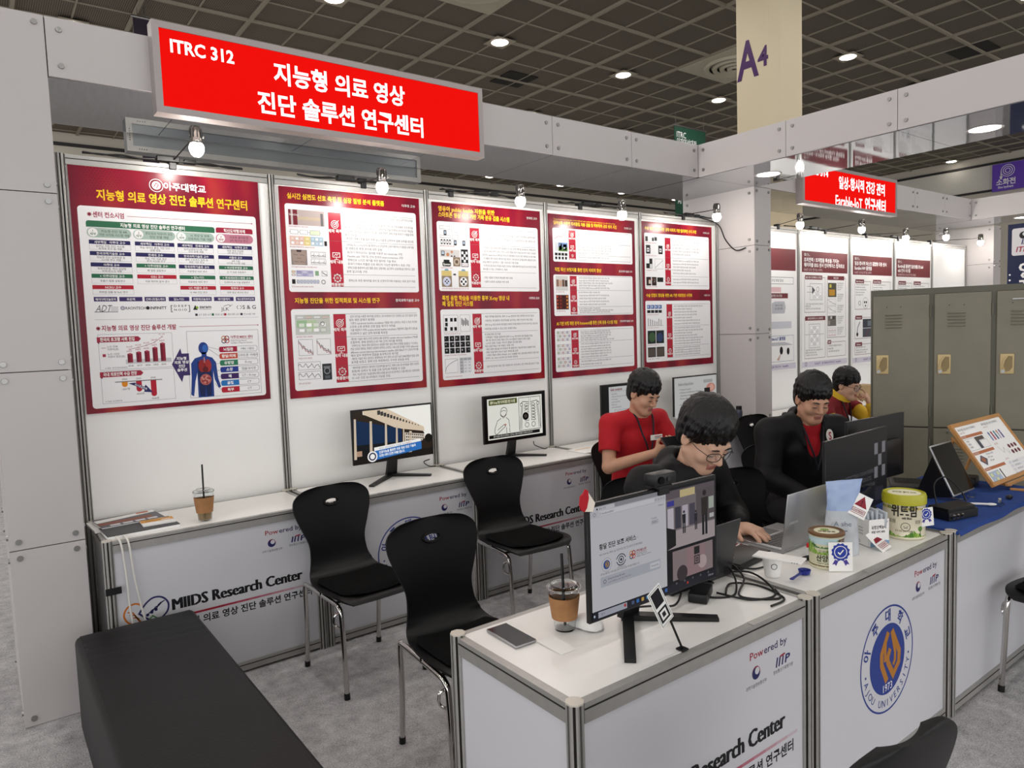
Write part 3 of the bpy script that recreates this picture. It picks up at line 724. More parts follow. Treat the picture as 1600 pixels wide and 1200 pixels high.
# ---- poster 2
mb, p = new_poster(1.045, 2.486)
dots(p, 8, 8, 12, 8, 14, 4, 1.2); dots(p, 892, 1110, 9, 7, 14, 4.5, 2, -1)
p.text('실시간 심전도 신호 측정 및 심장 질병 분석 플랫폼', 44, 63, 34, YEL, 2, bold=.03, w=608); p.text('아주대 교수', 870, 60, 20, WHT, 2, 'r')
p.rrect(27, 94, 872, 594, 16, PNL, 1)
p.rect(46, 126, 260, 213, ink('b9aaa6'), 2); p.rect(46, 126, 98, 213, ink('74202c'), 2.4); p.rect(60, 126, 72, 213, ink('c8bfbd'), 2.7); p.rect(98, 164, 250, 182, ink('c5b39a'), 2.5); p.rect(236, 140, 252, 213, ink('6a6668'), 2.6); p.text('Stretching', 50, 160, 17, WHT, 3, w=54)
p.text('Stretchable dry electrode', 46, 224, 11, CRM, 2)
blockdia(p, 46, 236, 160, 268, 2, 1, ('ffffff',)); blockdia(p, 160, 234, 236, 272, 1, 1, ('dbe8c9',)); p.rect(46, 276, 130, 328, ink('eec9bb'), 2); p.rect(130, 276, 168, 328, ink('ecd98e'), 2); p.rect(168, 276, 246, 328, ink('b3cfe0'), 2)
blockdia(p, 50, 278, 128, 326, 3, 2, ('f4ded4', 'ffffff')); blockdia(p, 133, 278, 166, 326, 1, 2, ('f5e9b8',)); blockdia(p, 170, 278, 244, 326, 3, 2, ('cfe2ee', 'ffffff')); p.rect(252, 298, 268, 326, INK, 2)
p.text('Flexible PCB ECG sensor circuit', 46, 341, 11, CRM, 2)
p.rect(49, 353, 143, 440, ink('8a807c'), 2); p.poly([(60, 356), (132, 356), (140, 380), (128, 438), (64, 438), (52, 380)], ink('a08c82'), 2.4); p.poly([(80, 353), (112, 353), (108, 366), (84, 366)], ink('3a3030'), 2.8)
for x, y in ((75, 380), (114, 382), (95, 400), (80, 420), (112, 420)): p.line([(x-12, y), (x+12, y+3)], 2, ink('4f4744'), 3)
plot(p, 166, 362, 256, 396, ECG); plot(p, 166, 402, 256, 436, ECG); p.text('ECG signal transmission to portable device', 49, 454, 11, CRM, 2, w=150)
blockdia(p, 44, 470, 70, 505, 1, 2, ('e2c9a8', 'e8d8d0')); p.rect(72, 470, 176, 506, ink('c4c0dc'), 2); blockdia(p, 74, 472, 174, 504, 3, 2, ('a9a6cf', 'd9d7ea')); p.rect(186, 472, 208, 500, ink('86a886'), 2); plot(p, 226, 472, 260, 502, DECAY)
p.rect(46, 522, 66, 548, INK, 2); blockdia(p, 72, 520, 210, 550, 7, 1, ('b9bfd4', 'c9cfe0', 'd7c3b9')); p.ring(234, 536, 8, 14, ink('9a9a9a'), 2); p.text('ECG-based cardiac health classifier', 44, 567, 11, CRM, 2, w=130)
research(p, 128, 562, 283, 362, [294, 490], (
    ['· 유/무기 하이브리드 필러를 적용하여 생체 신호 취득이 가능한 기능성 유연 전자소자를', '  제작하는 공정기술을 필요로', '· 유연 기판인 flexible pcb 기반에 신호전달용 연신 전극과 신호추출용 건식 전극을', '  동적회로, 외부 세포로에서 일어나는 생체 반응성을 반영하므로 장시간 측정함', '· 심도 센서 내에 삽입된 블루투스 회로를 이용해 측정한 생체신호를 휴대기기 어플을 통해', '  확인가능함', '· 측정한 생체신호를 질환 분류 알고리즘에 입력하여 질병 유무를 판단함'],
    ['· 금속(Ag, Au, Cu 나노)파우더를 블레이드(산)마십자와 고분자 매트릭스가 결합된 소재 개발', '  및 생체신호 측정 센서에 대한 응용', '· 유/무기 하이브리드 필러를 이용한 dry electrode 구현', '· Flexible pcb 기반 및 건식 전극의 interconnection 구현', '· 생체신호 노이즈 제거를 위한 필터링 기술 확보', '· 휴대기기에서 추출된 신호 확인이 가능한 블루투스 회로 구현', '· 생체신호를 활용하여 심장 질환 (정상, 심방세동, 심근경색, 심실세동)을 분류하는 질환', '  분류 알고리즘 구현'],
    ['· 생체신호 측정 웨어러블 센서 및 신경자극기에 사용되는 의료 분야 적용']), 17, 24)
p.text('지능형 진단을 위한 집적회로 및 시스템 연구', 55, 657, 34, YEL, 2, bold=.03, w=538); p.text('한국과학기술원 교수', 872, 652, 20, WHT, 2, 'r', .01)
p.rrect(29, 693, 873, 1164, 16, PNL, 1)
p.rect(50, 726, 262, 842, ink('c8ccc4'), 2); p.rect(58, 758, 120, 800, ink('9fbf96'), 2.5); p.rect(122, 758, 178, 820, ink('b9cda8'), 2.5); blockdia(p, 56, 730, 258, 752, 4, 1, ('e8e8e8', 'd8c8c0')); blockdia(p, 66, 770, 240, 832, 4, 2, ('dfe6da', 'ffffff')); p.ring(214, 780, 10, 13, INK, 3)
p.text('생체 임피던스 측정 시스템 블록도', 52, 857, 11, CRM, 2, w=100)
for x in (62, 172):
    plot(p, x, 868, x+86, 962, DECAY, ('222222', 'a02a30'))
p.text('저잡음 노이즈 스펙트럼', 58, 982, 11, CRM, 2, w=80)
for y in (1000, 1056):
    plot(p, 54, y, 188, y+46, [(i/30, .5+.3*math.sin(i*.8)*(1 if i % 9 < 5 else .3)) for i in range(31)])
p.rect(198, 1016, 256, 1112, ink('2a2c30'), 2); p.ring(227, 1058, 14, 20, ink('8a8c90'), 2.6); p.rect(206, 1030, 248, 1042, ink('77797d'), 2.5); p.rect(212, 1086, 244, 1104, ink('565a60'), 2.5); p.text('생체 신호 측정 결과', 52, 1128, 11, CRM, 2, w=70)
research(p, 725, 1133, 283, 361, [862, 1035], (
    ['· 2전극 방식을 사용한 웨어러블 임피던스 모니터링에서 전극 임피던스로 인한 잡음과 입력', '  범위 제한 문제가 발생함', '· 기존의 real-domain baseline cancellation 기법은 복소 임피던스 측정 시 위상 차이와', '  고조파 오류 문제로 선형 잡음 제거가 어려움', '· 이를 해결하기 위해 complex-domain baseline cancellation 개발하여, 잡음 제거 성능을', '  극대화하고 넓은 입력 범위를 확보함'],
    ['· 제안된 기술은 베이스라인 임피던스를 모방하는 tunable reference impedance (TRI)를', '  조절하여, 생체 임피던스와 TRI 간의 차이를 측정함', '· 구체적으로, TRI와 생체 임피던스는 동일한 전류 생성기에서 전류를 공급받고, 각 신호는', '  전압 신호로 변환됨. 변환된 신호에서 최적의 노이즈는 서로 상관 관계를 가지며, differential', '  difference current balancing instrumentation amplifier (DDCBIA)가 두 신호의 차이를', '  왜곡 없이 측정하여 잡음을 효과적으로 제거함', '· 제안된 기술은 복소 임피던스 환경에서도 추가 전력 소모 없이 높은 SNR(레벨)의 잡음 감쇄', '  효과를 보였고, 생체 신호 측정에서도 우수한 성능을 보임'],
    ['· 웨어러블 임피던스 방식의 건강관리를 높이고, 생체 신호 모니터링을 위한 다양한', '  응용(예: 심박수 및 호흡 신호 감지)에 적용할 수 있음', '· 특히, 지능형 진단 기능을 통해 생체 신호를 실시간으로 분석하고, 이를 바탕으로 사용자에게', '  더 나은 건강 모니터링이 가능할 것임']), 17, 24)
tag(mb.obj('wall_poster'), 'red poster second from left, with circuit diagrams and a torso photo', 'poster', 'red posters on the back wall')

# ---- poster 3
CK = ink('101012')
mb, p = new_poster(2.036, 2.477)
dots(p, 8, 8, 12, 8, 14, 4, 1.2); dots(p, 892, 1150, 12, 4, 12, 4, 2, -1)
p.text('영유아 public health 지원을 위한', 45, 53, 36, YEL, 2, bold=.03, w=450); p.text('스마트폰 영상 센서 기반 가짜 분유 검출 시스템', 44, 91, 36, YEL, 2, bold=.03, w=578); p.text('연세대 교수', 872, 62, 20, WHT, 2, 'r')
p.rrect(28, 122, 873, 575, 16, PNL, 1)
for x, y, x1, y1 in ((48, 150, 128, 172), (140, 150, 190, 190), (204, 152, 262, 185), (48, 210, 128, 228), (142, 205, 190, 235), (206, 198, 262, 232)): p.frame(x, y, x1, y1, 1.4, GRY, 2); p.lines(['x'*0+'—'*3]*2, x+8, y+10, 8, 9, GRY, 2)
for x, y in ((90, 178), (166, 240), (234, 240)): p.rrect(x-11, y, x+11, y+34, 3, CK, 2.5); p.rect(x-7, y+6, x+7, y+24, ink('9fb0c4'), 3)
for x in (54, 76, 98, 118): p.rrect(x, 238, x+14, 270, 4, CK, 2.4); p.rect(x+3, 246, x+11, 262, PNL, 2.8)
p.rect(46, 304, 196, 352, ink('d8d4d2'), 2); p.rrect(54, 312, 80, 344, 3, CK, 2.5); p.rect(58, 316, 76, 336, ink('b7c6d6'), 3); p.disc(104, 336, 12, ink('c6855e'), 2.6, 12); p.disc(136, 318, 9, ink('c6855e'), 2.6, 10)
for x in (134, 156): p.poly([(x-9, 350), (x, 338), (x+9, 350)], CK, 2.6)
p.rect(208, 298, 264, 414, CK, 2); 
for i in range(3):
    for j in range(4):
        if (i+j) % 2 == 0: p.rect(212+16*i, 312+18*j, 228+16*i, 330+18*j, PNL, 2.6)
p.rect(212, 388, 260, 410, PNL, 2.6); p.text('fraud', 216, 404, 15, CRM, 3, w=36)
p.rrect(60, 384, 126, 414, 10, CK, 2); p.rrect(70, 370, 116, 384, 5, CK, 2); p.text('Spoon', 66, 406, 20, WHT, 3, bold=.02, w=54); p.rect(144, 352, 200, 412, ink('8c7764'), 2); p.ring(172, 382, 14, 22, ink('c5b6a4'), 2.6, 24); p.disc(172, 382, 9, ink('5d4c3e'), 2.7, 16)
for x, chk in ((50, 0), (182, 1)):
    p.rect(x, 442, x+78, 476, ink('d8c27c'), 2); p.rect(x, 476, x+78, 548, ink('8d7b69'), 2); p.poly([(x+22, 442), (x+30, 430), (x+50, 430), (x+58, 442)], ink('7aa3b8'), 2.4)
    p.disc(x+39, 512, 30, ink('cdd0e4') if not chk else PNL, 2.6, 24); 
    s = 8 if not chk else 12
    for a, b in ((0, -1.4), (0, 1.4), (-1.4, 0), (1.4, 0)): p.rect(x+39+a*s-s*.6, 512+b*s-s*.6, x+39+a*s+s*.6, 512+b*s+s*.6, CK, 3)
p.poly([(140, 462), (152, 462), (152, 456), (164, 466), (152, 476), (152, 470), (140, 470)], CK, 2)
p.text('분유 표면 인쇄 패턴 인식 과정', 48, 284, 10.5, CRM, 2, w=110); p.text('가짜분유 표시 인식 프로세스', 46, 427, 10.5, CRM, 2, w=92); p.text('3차원 영상처리를 통한 가짜 분유 검출 스티커 인식 과정', 50, 563, 10.5, CRM, 2, w=210)
research(p, 152, 550, 284, 361, [262, 444], (
    ['· 유아 건강에 유해한 품질의 분유에 대한 정품을 비교하여 스마트폰을 이용하여 쉽게', '  판단하여 식품안전 및 아동 건강 증진에 활용할 수 있는 지능형 영상 시스템의 개발 및 시연'],
    ['· 스마트폰의 영상 센서(카메라)를 활용하여 분유 표면의 패턴을 읽어들이는 과정을 분석', '· 수집 정도에서 최적의 영상 기반의 교사와 결합을 통해 최종을 분석하기 위한 스마트폰', '  용관계, checkerboard 패턴을 반사시켜 패턴별의 마킹과 홍조 예측을 동시에 추출', '· 각 제품과 센터 분유와 패턴에 따른 특성의 가짜 분유의 감지를 향후 결합형의 관리', '  유입 패턴이 일치하고 기를 기반으로 가동 판별', '· 이 체크보드를 분유의 특징을 학습한 인공지능 모델을 활용하여 실시간으로 분석의 진위를', '  제시할 수 있는 인터페이스 제공'],
    ['· 각종 식품의 진정성 확보를 위한 응용', '· 식품의 보존성 응용을 위한 응용']), 16, 23)
p.text('특징 융합 학습을 이용한 흉부 X-ray 영상 내', 47, 635, 36, YEL, 2, bold=.03, w=550); p.text('폐 결절 진단 시스템', 46, 672, 36, YEL, 2, bold=.03, w=242); p.text('아주대 교수', 872, 630, 20, WHT, 2, 'r', .01)
p.rrect(29, 696, 868, 1163, 16, PNL, 1)
p.frame(50, 733, 164, 846, 1.4, GRY, 2); p.frame(180, 733, 260, 846, 1.4, GRY, 2)
for x, y in ((72, 765), (112, 765), (142, 765), (72, 795), (66, 825), (110, 825), (142, 825)): p.rect(x-10, y-12, x+10, y+12, CK, 2.5)
for k in range(6): p.rect(190+10*k, 755+8*(k % 3), 196+10*k, 800+8*(k % 2), CK if k % 2 else ink('5a5a66'), 2.5)
p.text('Classification Diagnosis Process', 50, 860, 10.5, CRM, 2, w=130)
for i in range(5):
    for j in range(3):
        x, y = 50+42*i, 872+40*j; p.rect(x, y, x+36, y+36, CK, 2); p.disc(x+8+4*((i*3+j) % 5), y+16, 3+(i+j) % 3*1.6, ink('a8a8a8'), 2.6, 8)
p.text('Examples of The Nodule Feature Extraction', 50, 1003, 10.5, CRM, 2, w=170)
plot(p, 50, 1024, 150, 1118, [(i/12, .1+.82*(i/12)**.4) for i in range(13)]); p.text('Performance of Proposed Model', 50, 1146, 10.5, CRM, 2, w=130)
for j in range(5):
    for i in range(3):
        x, y = 164+32*i, 1020+21*j; p.rect(x, y, x+31, y+20, ink('b8b9bd') if i == 0 or j == 0 else ink('e4e4e8'), 2); p.text('0.9', x+7, y+15, 12, INK, 2.6)
research(p, 728, 1134, 281, 355, [855, 1053], (
    ['· 폐암 영역을 융합하는 흉부 X-ray 영상에 의한 정확한 진단의 중요', '· 이용하는 폐 결절의 영상정보를 검사하는 해당 진단의 부담 경감', '· 흉부 X-ray 영상으로부터 폐 결절의 세분화 위치를 정확히 진단까지 제시하는 영상처리', '  의료진을 보조할 수 있는 진단 모델이 필요'],
    ['폐 결절 특징 맵 추출', '· 단백질만 기법을 융합하여 흉부 X-ray 영상에서 폐 결절을 추출', '· 폐기정 영상의 밝은 영상 간의 의사결정의 결절의 훈련 결합', '· 노이즈 검체 구성을 거쳐 후 결절의 종괴를 활용', '특징 융합 학습 기반 계통도 모델 구축', '· 해당 결절 영상을 3차 특징의 폐 결절까지 학습에 특징 모델에 적용', '· 종합 모델 특화 성능의 높은 정확도를 검증', '· 구축된 모델의 정확도 89.62%, AUC 0.888을 위한 일반성을 확보한 모델 개선', '  정확도 3%, AUC 0.019의 등 향상된 정확성'],
    ['· 임상가항 방식의 해당 진단 모델에 2차 소견으로서, 진단 정확도를 높일 수 있음']), 16, 23)
tag(mb.obj('wall_poster'), 'red poster third from the left with checkerboard clipboards and x-ray thumbnails', 'poster', 'red posters on the back wall')

# ---- poster 4 (three panels)
def rows(n, seed):
    base = ['· 영상의 세밀한 패턴을 이용한 자동 검출 모델의 학습 기반 제안', '· 이미지 데이터의 특징을 추출하여 정확한 위치 지정 구현', '· Simple high-level 네트워크를 이용하여 성능을 향상시킴', '· 임상 영상과 결합한 framework를 통한 진단 정확도 확보', '  및 의료 현장에서의 활용 가능성을 검증', '· 생성된 영상을 이용한 알고리즘의 검증 및 최적화']
    r = random.Random(seed); return [base[r.randrange(6)] for _ in range(n)]
mb, p = new_poster(3.012, 2.470)
dots(p, 8, 8, 12, 7, 14, 4, 1.2)
p.text('Toward automated detection of microbleeds with anatomical scale localization on ultra-fine-tuning', 46, 42, 15, YEL, 2, bold=.005, w=632); p.text('딥러닝을 이용한 미세출혈 자동 검출 및 해부학적 규모 위치 지정', 46, 74, 30, YEL, 2, bold=.03, w=650); p.text('연세대 교수', 868, 70, 18, WHT, 2, 'r')
p.rrect(33, 101, 868, 347, 14, PNL, 1); p.text('직접 확산 브릿지를 통한 단지 이미지 향상', 44, 416, 31, YEL, 2, bold=.03, w=474); p.text('한국과학기술원 교수', 864, 412, 18, WHT, 2, 'r', .01)
p.rrect(29, 442, 864, 747, 14, PNL, 1); p.text('AI 기반 보행 패턴 분석 framework를 통한 신체 응용 시스템 개발', 46, 816, 31, YEL, 2, bold=.03, w=636); p.text('한국과학기술원 교수', 864, 806, 18, WHT, 2, 'r', .01)
p.rrect(28, 841, 865, 1163, 14, PNL, 1)
p.rect(45, 112, 170, 190, ink('dcdcde'), 2); p.line([(50, 180), (90, 160), (120, 166), (160, 120)], 2, CRM, 3); p.rect(52, 204, 84, 270, ink('cfd3d6'), 2); p.rect(86, 206, 176, 240, ink('6f8fc0'), 2); p.rect(86, 240, 176, 270, ink('5f8d4a'), 2); photo(p, 92, 215, 120, 262, ('3a4250', '8fa4b8')); photo(p, 132, 218, 166, 262, ('49505c', 'c4d0dc'))
for i in range(4): p.rect(50+32*i, 282, 76+32*i, 302, CK, 2); p.rect(52+32*i, 310, 72+32*i, 330, CK, 2)
research(p, 112, 329, 189, 258, [200, 290], (rows(4, 1), rows(4, 2), rows(1, 3)), 14, 17, 274)
p.rect(50, 452, 170, 560, ink('d2d0ce'), 2); 
for i in range(4): p.rect(56+28*i, 478+4*(i % 2), 80+28*i, 530, ink(('8a6a58', 'c9a48c', '6e4f44', '3a2a26')[i]), 2.6)
p.text('(a) 기존 확산 모델', 50, 574, 11, CRM, 2); p.rect(50, 592, 172, 700, ink('4a1712'), 2)
for k in range(16): p.disc(62+(k % 4)*32, 606+(k//4)*26, 9, ink(('b8452c', 'd98a3e', '2a0c0a', '8a2c1c')[(k*7) % 4]), 2.6, 8)
p.text('확산 결과 예시 비교', 50, 716, 11, CRM, 2)
research(p, 450, 738, 189, 258, [556, 682], (rows(5, 4), rows(5, 5), rows(3, 6)), 14, 17, 274)
for i in range(3):
    for j in range(3): blockdia(p, 46+46*i, 858+98*j, 88+46*i, 938+98*j, 2, 3, (('b9c8a8', 'e8e8e8'), ('d9b9b4', 'ececec'), ('b9b4d0', 'f0f0f0'))[i])
research(p, 858, 1139, 189, 262, [950, 1080], (rows(5, 7), rows(6, 8), rows(2, 9)), 14, 17, 276)
tag(mb.obj('wall_poster'), 'red poster with three stacked white panels, above the man in the red t-shirt', 'poster', 'red posters on the back wall')

# ---- poster 5
mb, p = new_poster(3.99, 2.477)
dots(p, 8, 8, 12, 6, 14, 4, 1.2)
p.text('수술 임상 보조를 위한 광학 이미지 기반 빌리루빈 수치 추정', 37, 66, 31, YEL, 2, bold=.03, w=650); p.text('아주대 교수', 868, 62, 18, WHT, 2, 'r')
p.rrect(28, 92, 858, 549, 14, PNL, 1); p.text('수술 정합도 향상을 위한 AR 기반 의료영상 시각화', 38, 612, 31, YEL, 2, bold=.03, w=582); p.text('서울대 교수', 868, 606, 18, WHT, 2, 'r')
p.rrect(26, 646, 868, 1152, 14, PNL, 1)
for x, y, w_, h_ in ((40, 120, 30, 40), (120, 128, 24, 28), (150, 122, 30, 30)): p.rect(x, y, x+w_, y+h_, CK, 2)
for x in (46, 196): p.rect(x, 190, x+52, 260, CK, 2); p.rect(x+12, 214, x+38, 244, PNL, 2.6); p.rect(x+18, 222, x+30, 236, CK, 3)
p.rect(46, 300, 120, 380, CK, 2); p.rect(46, 300, 84, 340, PNL, 2.6); p.rect(88, 344, 118, 378, ink('d8d8d8'), 2.6); plot(p, 150, 300, 250, 384, [(i/6, .1+.13*i) for i in range(7)])
for x in (44, 110): photo(p, x, 450, x+56, 520, ('2c1512', 'a05038', 'd9c9bc', '181010'))
p.rect(176, 452, 250, 490, CK, 2)
for y, t in ((176, '빌리루빈 촬영용 소형 AR 스티커'), (280, '영상 촬영 과정과 분석'), (400, '의사결정트리 기반 회귀'), (534, '안구 영상 수집 결과')): p.text(t, 42, y, 10.5, CRM, 2, w=130)
research(p, 122, 517, 277, 348, [286, 440], (rows(5, 11), rows(5, 12), rows(2, 13)), 15, 18, 366)
for i in range(4): p.rect(46+46*i, 680, 86+46*i, 712, ink('3d5c9c'), 2); p.rect(52+46*i, 686, 70+46*i, 704, ink('b7c6e2'), 2.6); p.rect(46+46*i, 722, 86+46*i, 746, CK, 2)
for i in range(7): p.rect(54+26*i, 790+((i*37) % 30), 60+26*i, 850, INK, 2)
p.line([(46, 852), (240, 852)], 2, GRY, 2)
p.rect(46, 892, 246, 1000, ink('16211d'), 2); p.disc(100, 946, 40, ink('3c5a38'), 2.5, 16); p.disc(196, 950, 38, ink('2b3c66'), 2.5, 16); p.rect(144, 892, 150, 1000, PNL, 3)
for x in (46, 152): p.rect(x, 1030, x+96, 1112, ink('2e2723'), 2); [p.rect(x+8+14*k, 1040, x+14+14*k, 1105, ink('74665c'), 2.6) for k in range(6)]
for y, t in ((764, '3차 영상정보의 수술 정합 처리'), (872, '영상 정합 오차 비교'), (1016, '위치 변환된 의료영상 예시'), (1130, '수술 영상 시각화')): p.text(t, 44, y, 10.5, CRM, 2, w=140)
research(p, 675, 1124, 284, 356, [860, 1030], (rows(7, 14), rows(7, 15), rows(4, 16)), 15, 18, 372)
tag(mb.obj('wall_poster'), 'red poster at the right end of the back wall, beside the white pillar', 'poster', 'red posters on the back wall')

# ---- neighbour booth posters: white sheets with maroon heads
MAR = ink('6f2e33', 0.35); SHT = mat('neighbour_sheet', 'efeeec', 0.4); LAV = ink('cfcad6')
def nposter(x0, ztop, title, sub, lab, kind, w=0.885):
    mb, p = new_poster(x0, ztop, w, 1.2, SHT)
    p.rect(0, 0, 900, 215, MAR, 1); p.ring(60, 35, 8, 14, WHT, 2, 14); p.text('사람중심', 80, 35, 14, WHT, 2); p.text('ITRC 연구센터', 80, 50, 12, WHT, 2)
    for i, t in enumerate(title): p.text(t, 40, 105+52*i, 48, WHT, 2, bold=.025, maxw=840)
    p.text(sub, 40, 200, 32, ink('e0c8c8'), 2, maxw=560)
    def box(x0, y0, x1, y1, cap, cw=170):
        p.frame(x0, y0, x1, y1, 4, MAR, 2); p.rect(x0+12, y0-20, x0+12+cw, y0+24, MAR, 3); p.text(cap, x0+12+cw/2, y0+12, 26, WHT, 4, 'c', .01, maxw=cw-20)
    if kind == 0:
        box(45, 265, 445, 630, 'EEG 센서 인터페이스 디자인', 330); box(45, 690, 445, 1110, '센서인터페이스 IC 상세구조', 390); box(480, 265, 865, 905, '측정 결과', 340); box(480, 950, 865, 1110, '결론', 70)
        p.frame(150, 330, 390, 500, 3, GRY, 2); p.poly([(190, 360), (250, 400), (190, 440)], GRY, 2.2); p.ring(300, 390, 22, 26, GRY, 2); blockdia(p, 200, 420, 380, 490, 3, 2, ('ffffff', 'e6e6e6')); p.line([(90, 360), (190, 360)], 3, GRY, 2); p.line([(90, 420), (190, 420)], 3, GRY, 2)
        p.frame(130, 750, 340, 1000, 3, GRY, 2); blockdia(p, 150, 770, 320, 980, 3, 5, ('ffffff', 'dedede')); p.line([(60, 860), (420, 860)], 3, GRY, 2)
        p.rect(500, 320, 670, 470, ink('4a4a3c'), 2); p.rect(520, 390, 640, 455, ink('b98a2e'), 2.5); p.rect(530, 335, 570, 370, ink('c9b94a'), 2.5)
        plot(p, 500, 490, 660, 560, DECAY); plot(p, 500, 570, 660, 640, DECAY); photo(p, 495, 670, 665, 780, ('6b6560', '9a948c', '3a3634', 'c8c2ba')); plot(p, 500, 800, 660, 840, ECG, ('a02a30',)); plot(p, 500, 850, 660, 890, ECG, ('b0182f',))
        for y0 in (330, 450, 570, 690, 810): p.lines(['측정 결과를 통한', '잡음 특성 확인', '입력 임피던스', '성능 분석'], 690, y0, 22, 19, GRY, 2)
        p.lines(['· 기준 전극을 사용하여 임피던스 증폭기의', '  전류를 측정', '· 차동구조 노이즈 저감 회로로 설계'], 62, 550, 24, 20, INK, 2, maxw=365); p.lines(['· 실제 착용 상태의 뇌파 신호를 증폭하고', '  변환하여 저전력으로 전송', '· 초저전력 구조로 구현 가능'], 62, 1030, 26, 20, INK, 2, maxw=365); p.lines(['· 초저전력 초저잡음 인터페이스', '  성능을 검증', '· 뇌파 측정 웨어러블 응용'], 500, 1000, 30, 22, INK, 2, maxw=350)
    elif kind == 1:
        box(45, 285, 400, 600, 'Main Research', 190); box(440, 285, 865, 600, 'System Design', 190); box(45, 690, 865, 930, 'Hardware', 150); box(45, 990, 865, 1110, 'Software', 150)
        for y0, x0_ in ((330, 62), (330, 458)): p.lines(['· Continuous audio/EEG fusion from', '  wearable sensor earpieces', '· Bluetooth streaming of data', '· Edge device processing', '· Signal quality check'], x0_, y0, 28, 20, INK, 2, maxw=325)
        p.ring(150, 530, 20, 26, GRY, 2); p.ring(280, 530, 60, 63, GRY, 2); p.disc(260, 520, 14, CK, 2.5, 12); p.disc(300, 520, 14, CK, 2.5, 12); p.disc(282, 560, 12, CK, 2.5, 12)
        p.line([(90, 890), (110, 800), (160, 740)], 18, ink('9a9aa0'), 2); p.disc(100, 880, 22, CK, 2.5, 14); p.rect(220, 710, 500, 810, ink('3c4046'), 2); p.rect(220, 815, 500, 915, ink('4a4d54'), 2); p.rect(330, 730, 440, 790, ink('6f7780'), 2.5); p.line([(300, 900), (340, 830)], 6, CRM, 3); p.rect(520, 710, 840, 915, ink('d8d8da'), 2)
        p.lines(['· 실시간 센서 데이터 저장', '· Real-time communication tests', '· 알고리즘 온디바이스 구동'], 62, 1035, 28, 21, INK, 2)
    else:
        p.frame(80, 280, 860, 350, 4, GRY, 2); p.text('개발 배경 및 연구의 최대 형성', 470, 328, 34, INK, 2, 'c', maxw=700)
        p.rrect(300, 380, 640, 430, 6, ink('d9b4b8'), 2); p.rect(250, 440, 760, 490, MAR, 2); p.text('생활 환경 밀착형 모니터링', 505, 476, 28, WHT, 3, 'c')
        for x in (180, 600): p.poly([(x-120, 540), (x-60, 520), (x+100, 520), (x+120, 580), (x+100, 640), (x-120, 640)], ink('b9b9bf'), 2); p.lines(['데이터 수집', '및 상태 예측'], x, 570, 32, 26, INK, 3, al='c')
        p.rrect(80, 720, 420, 790, 10, ink('c9c9d0'), 2); p.rrect(460, 720, 820, 790, 10, ink('c9c9d0'), 2); p.frame(80, 860, 860, 1120, 3, ink('4a5a9a'), 2); p.text('Earable-IoT 플랫폼', 560, 905, 40, ink('35508f'), 3, 'c', .02); p.poly([(90, 960), (850, 960), (700, 925), (260, 925)], ink('bfbfc4'), 2.5)
        p.disc(640, 1010, 28, CK, 3, 14, 40); p.poly([(640, 1030), (560, 1100), (600, 1110)], ink('c9a79c'), 3); p.disc(760, 1020, 24, CK, 3, 14, 36)
    p.rect(0, 1140, 900, 1200, LAV, 1); p.ring(70, 1165, 14, 20, GRY, 2, 14); p.text('KAIST  KOREATECH  health', 240, 1178, 30, ink('54467c'), 2, bold=.01, w=520)
    tag(mb.obj('wall_poster'), lab, 'poster', 'maroon headed posters in the neighbouring booth')
nposter(5.32, 2.335, ['일상-항시적 건강관리', 'Earable-IoT 연구센터'], '한국기술교육대학교 연구책임자', 'maroon headed poster mostly hidden behind the white pillar', 2)
nposter(6.318, 2.328, ['초저전력 / 초저잡음 특성을 가지는', '웨어러블 EEG 센서 인터페이스 집적회로'], 'KAIST 교수 연구실 (1세부)', 'maroon headed poster with circuit schematics, above the two men by the lockers', 0)
nposter(7.318, 2.320, ['일상-항시적 마스크 결합형 다중 센서', 'Earable HW 플랫폼'], 'KAIST 교수님 연구실 (2세부)', 'maroon headed poster partly covered by the left edge of the lockers', 1)
nposter(8.312, 2.315, ['Earable을 활용한 일상생활 중 Self-', 'talk 인식 시스템'], 'KOREATECH 교수님 연구실 (총괄)', 'farthest maroon headed poster, only its head showing above the lockers', 1)
# ---------------------------------------------------------------- counters
LG_RED = ink('9c2136'); LG_BLUE = ink('27285e'); LG_DK = ink('16161a'); ORG = ink('c9722c'); SEALB = ink('2a3f8c', .4); SEALG = ink('b3772a', .4)
def powered(p, x, y):
    """sponsor block, x,y = its upper-left corner, millimetres"""
    p.text('Pow', x, y, 32, LG_RED, 1, bold=.012, w=66); p.text('ered by', x+70, y, 32, ink('3a2a5a'), 1, bold=.012, w=118)
    cx, cy = x+30, y+44
    p.disc(cx, cy, 20, LG_BLUE, 1, 24); p.poly([(cx-20, cy)]+[(cx+20*math.cos(a), cy-20*math.sin(a)) for a in [PI-PI*k/10 for k in range(11)]], ink('8d2a40'), 1.5)
    p.disc(cx-6, cy-3, 12, LG_BLUE, 1.8, 16); p.disc(cx+5, cy-5, 11, M_panel, 2.2, 16)
    p.text('과학기술정보통신부', cx-50, cy+42, 13.5, LG_DK, 1, w=102)
    x2 = x+130
    p.line([(x2+2, y+60), (x2+8, y+34)], 7, LG_BLUE, 1); p.line([(x2+16, y+60), (x2+22, y+34)], 7, LG_BLUE, 1); p.line([(x2+33, y+60), (x2+38, y+36)], 7, LG_BLUE, 1); p.line([(x2+24, y+33), (x2+46, y+30)], 6, LG_RED, 1.3)
    p.text('P', x2+46, y+60, 36, LG_BLUE, 1, bold=.035, sh=.2, w=26); p.text('정보통신기획평가원', x2-14, y+80, 13.5, LG_DK, 1, w=104)
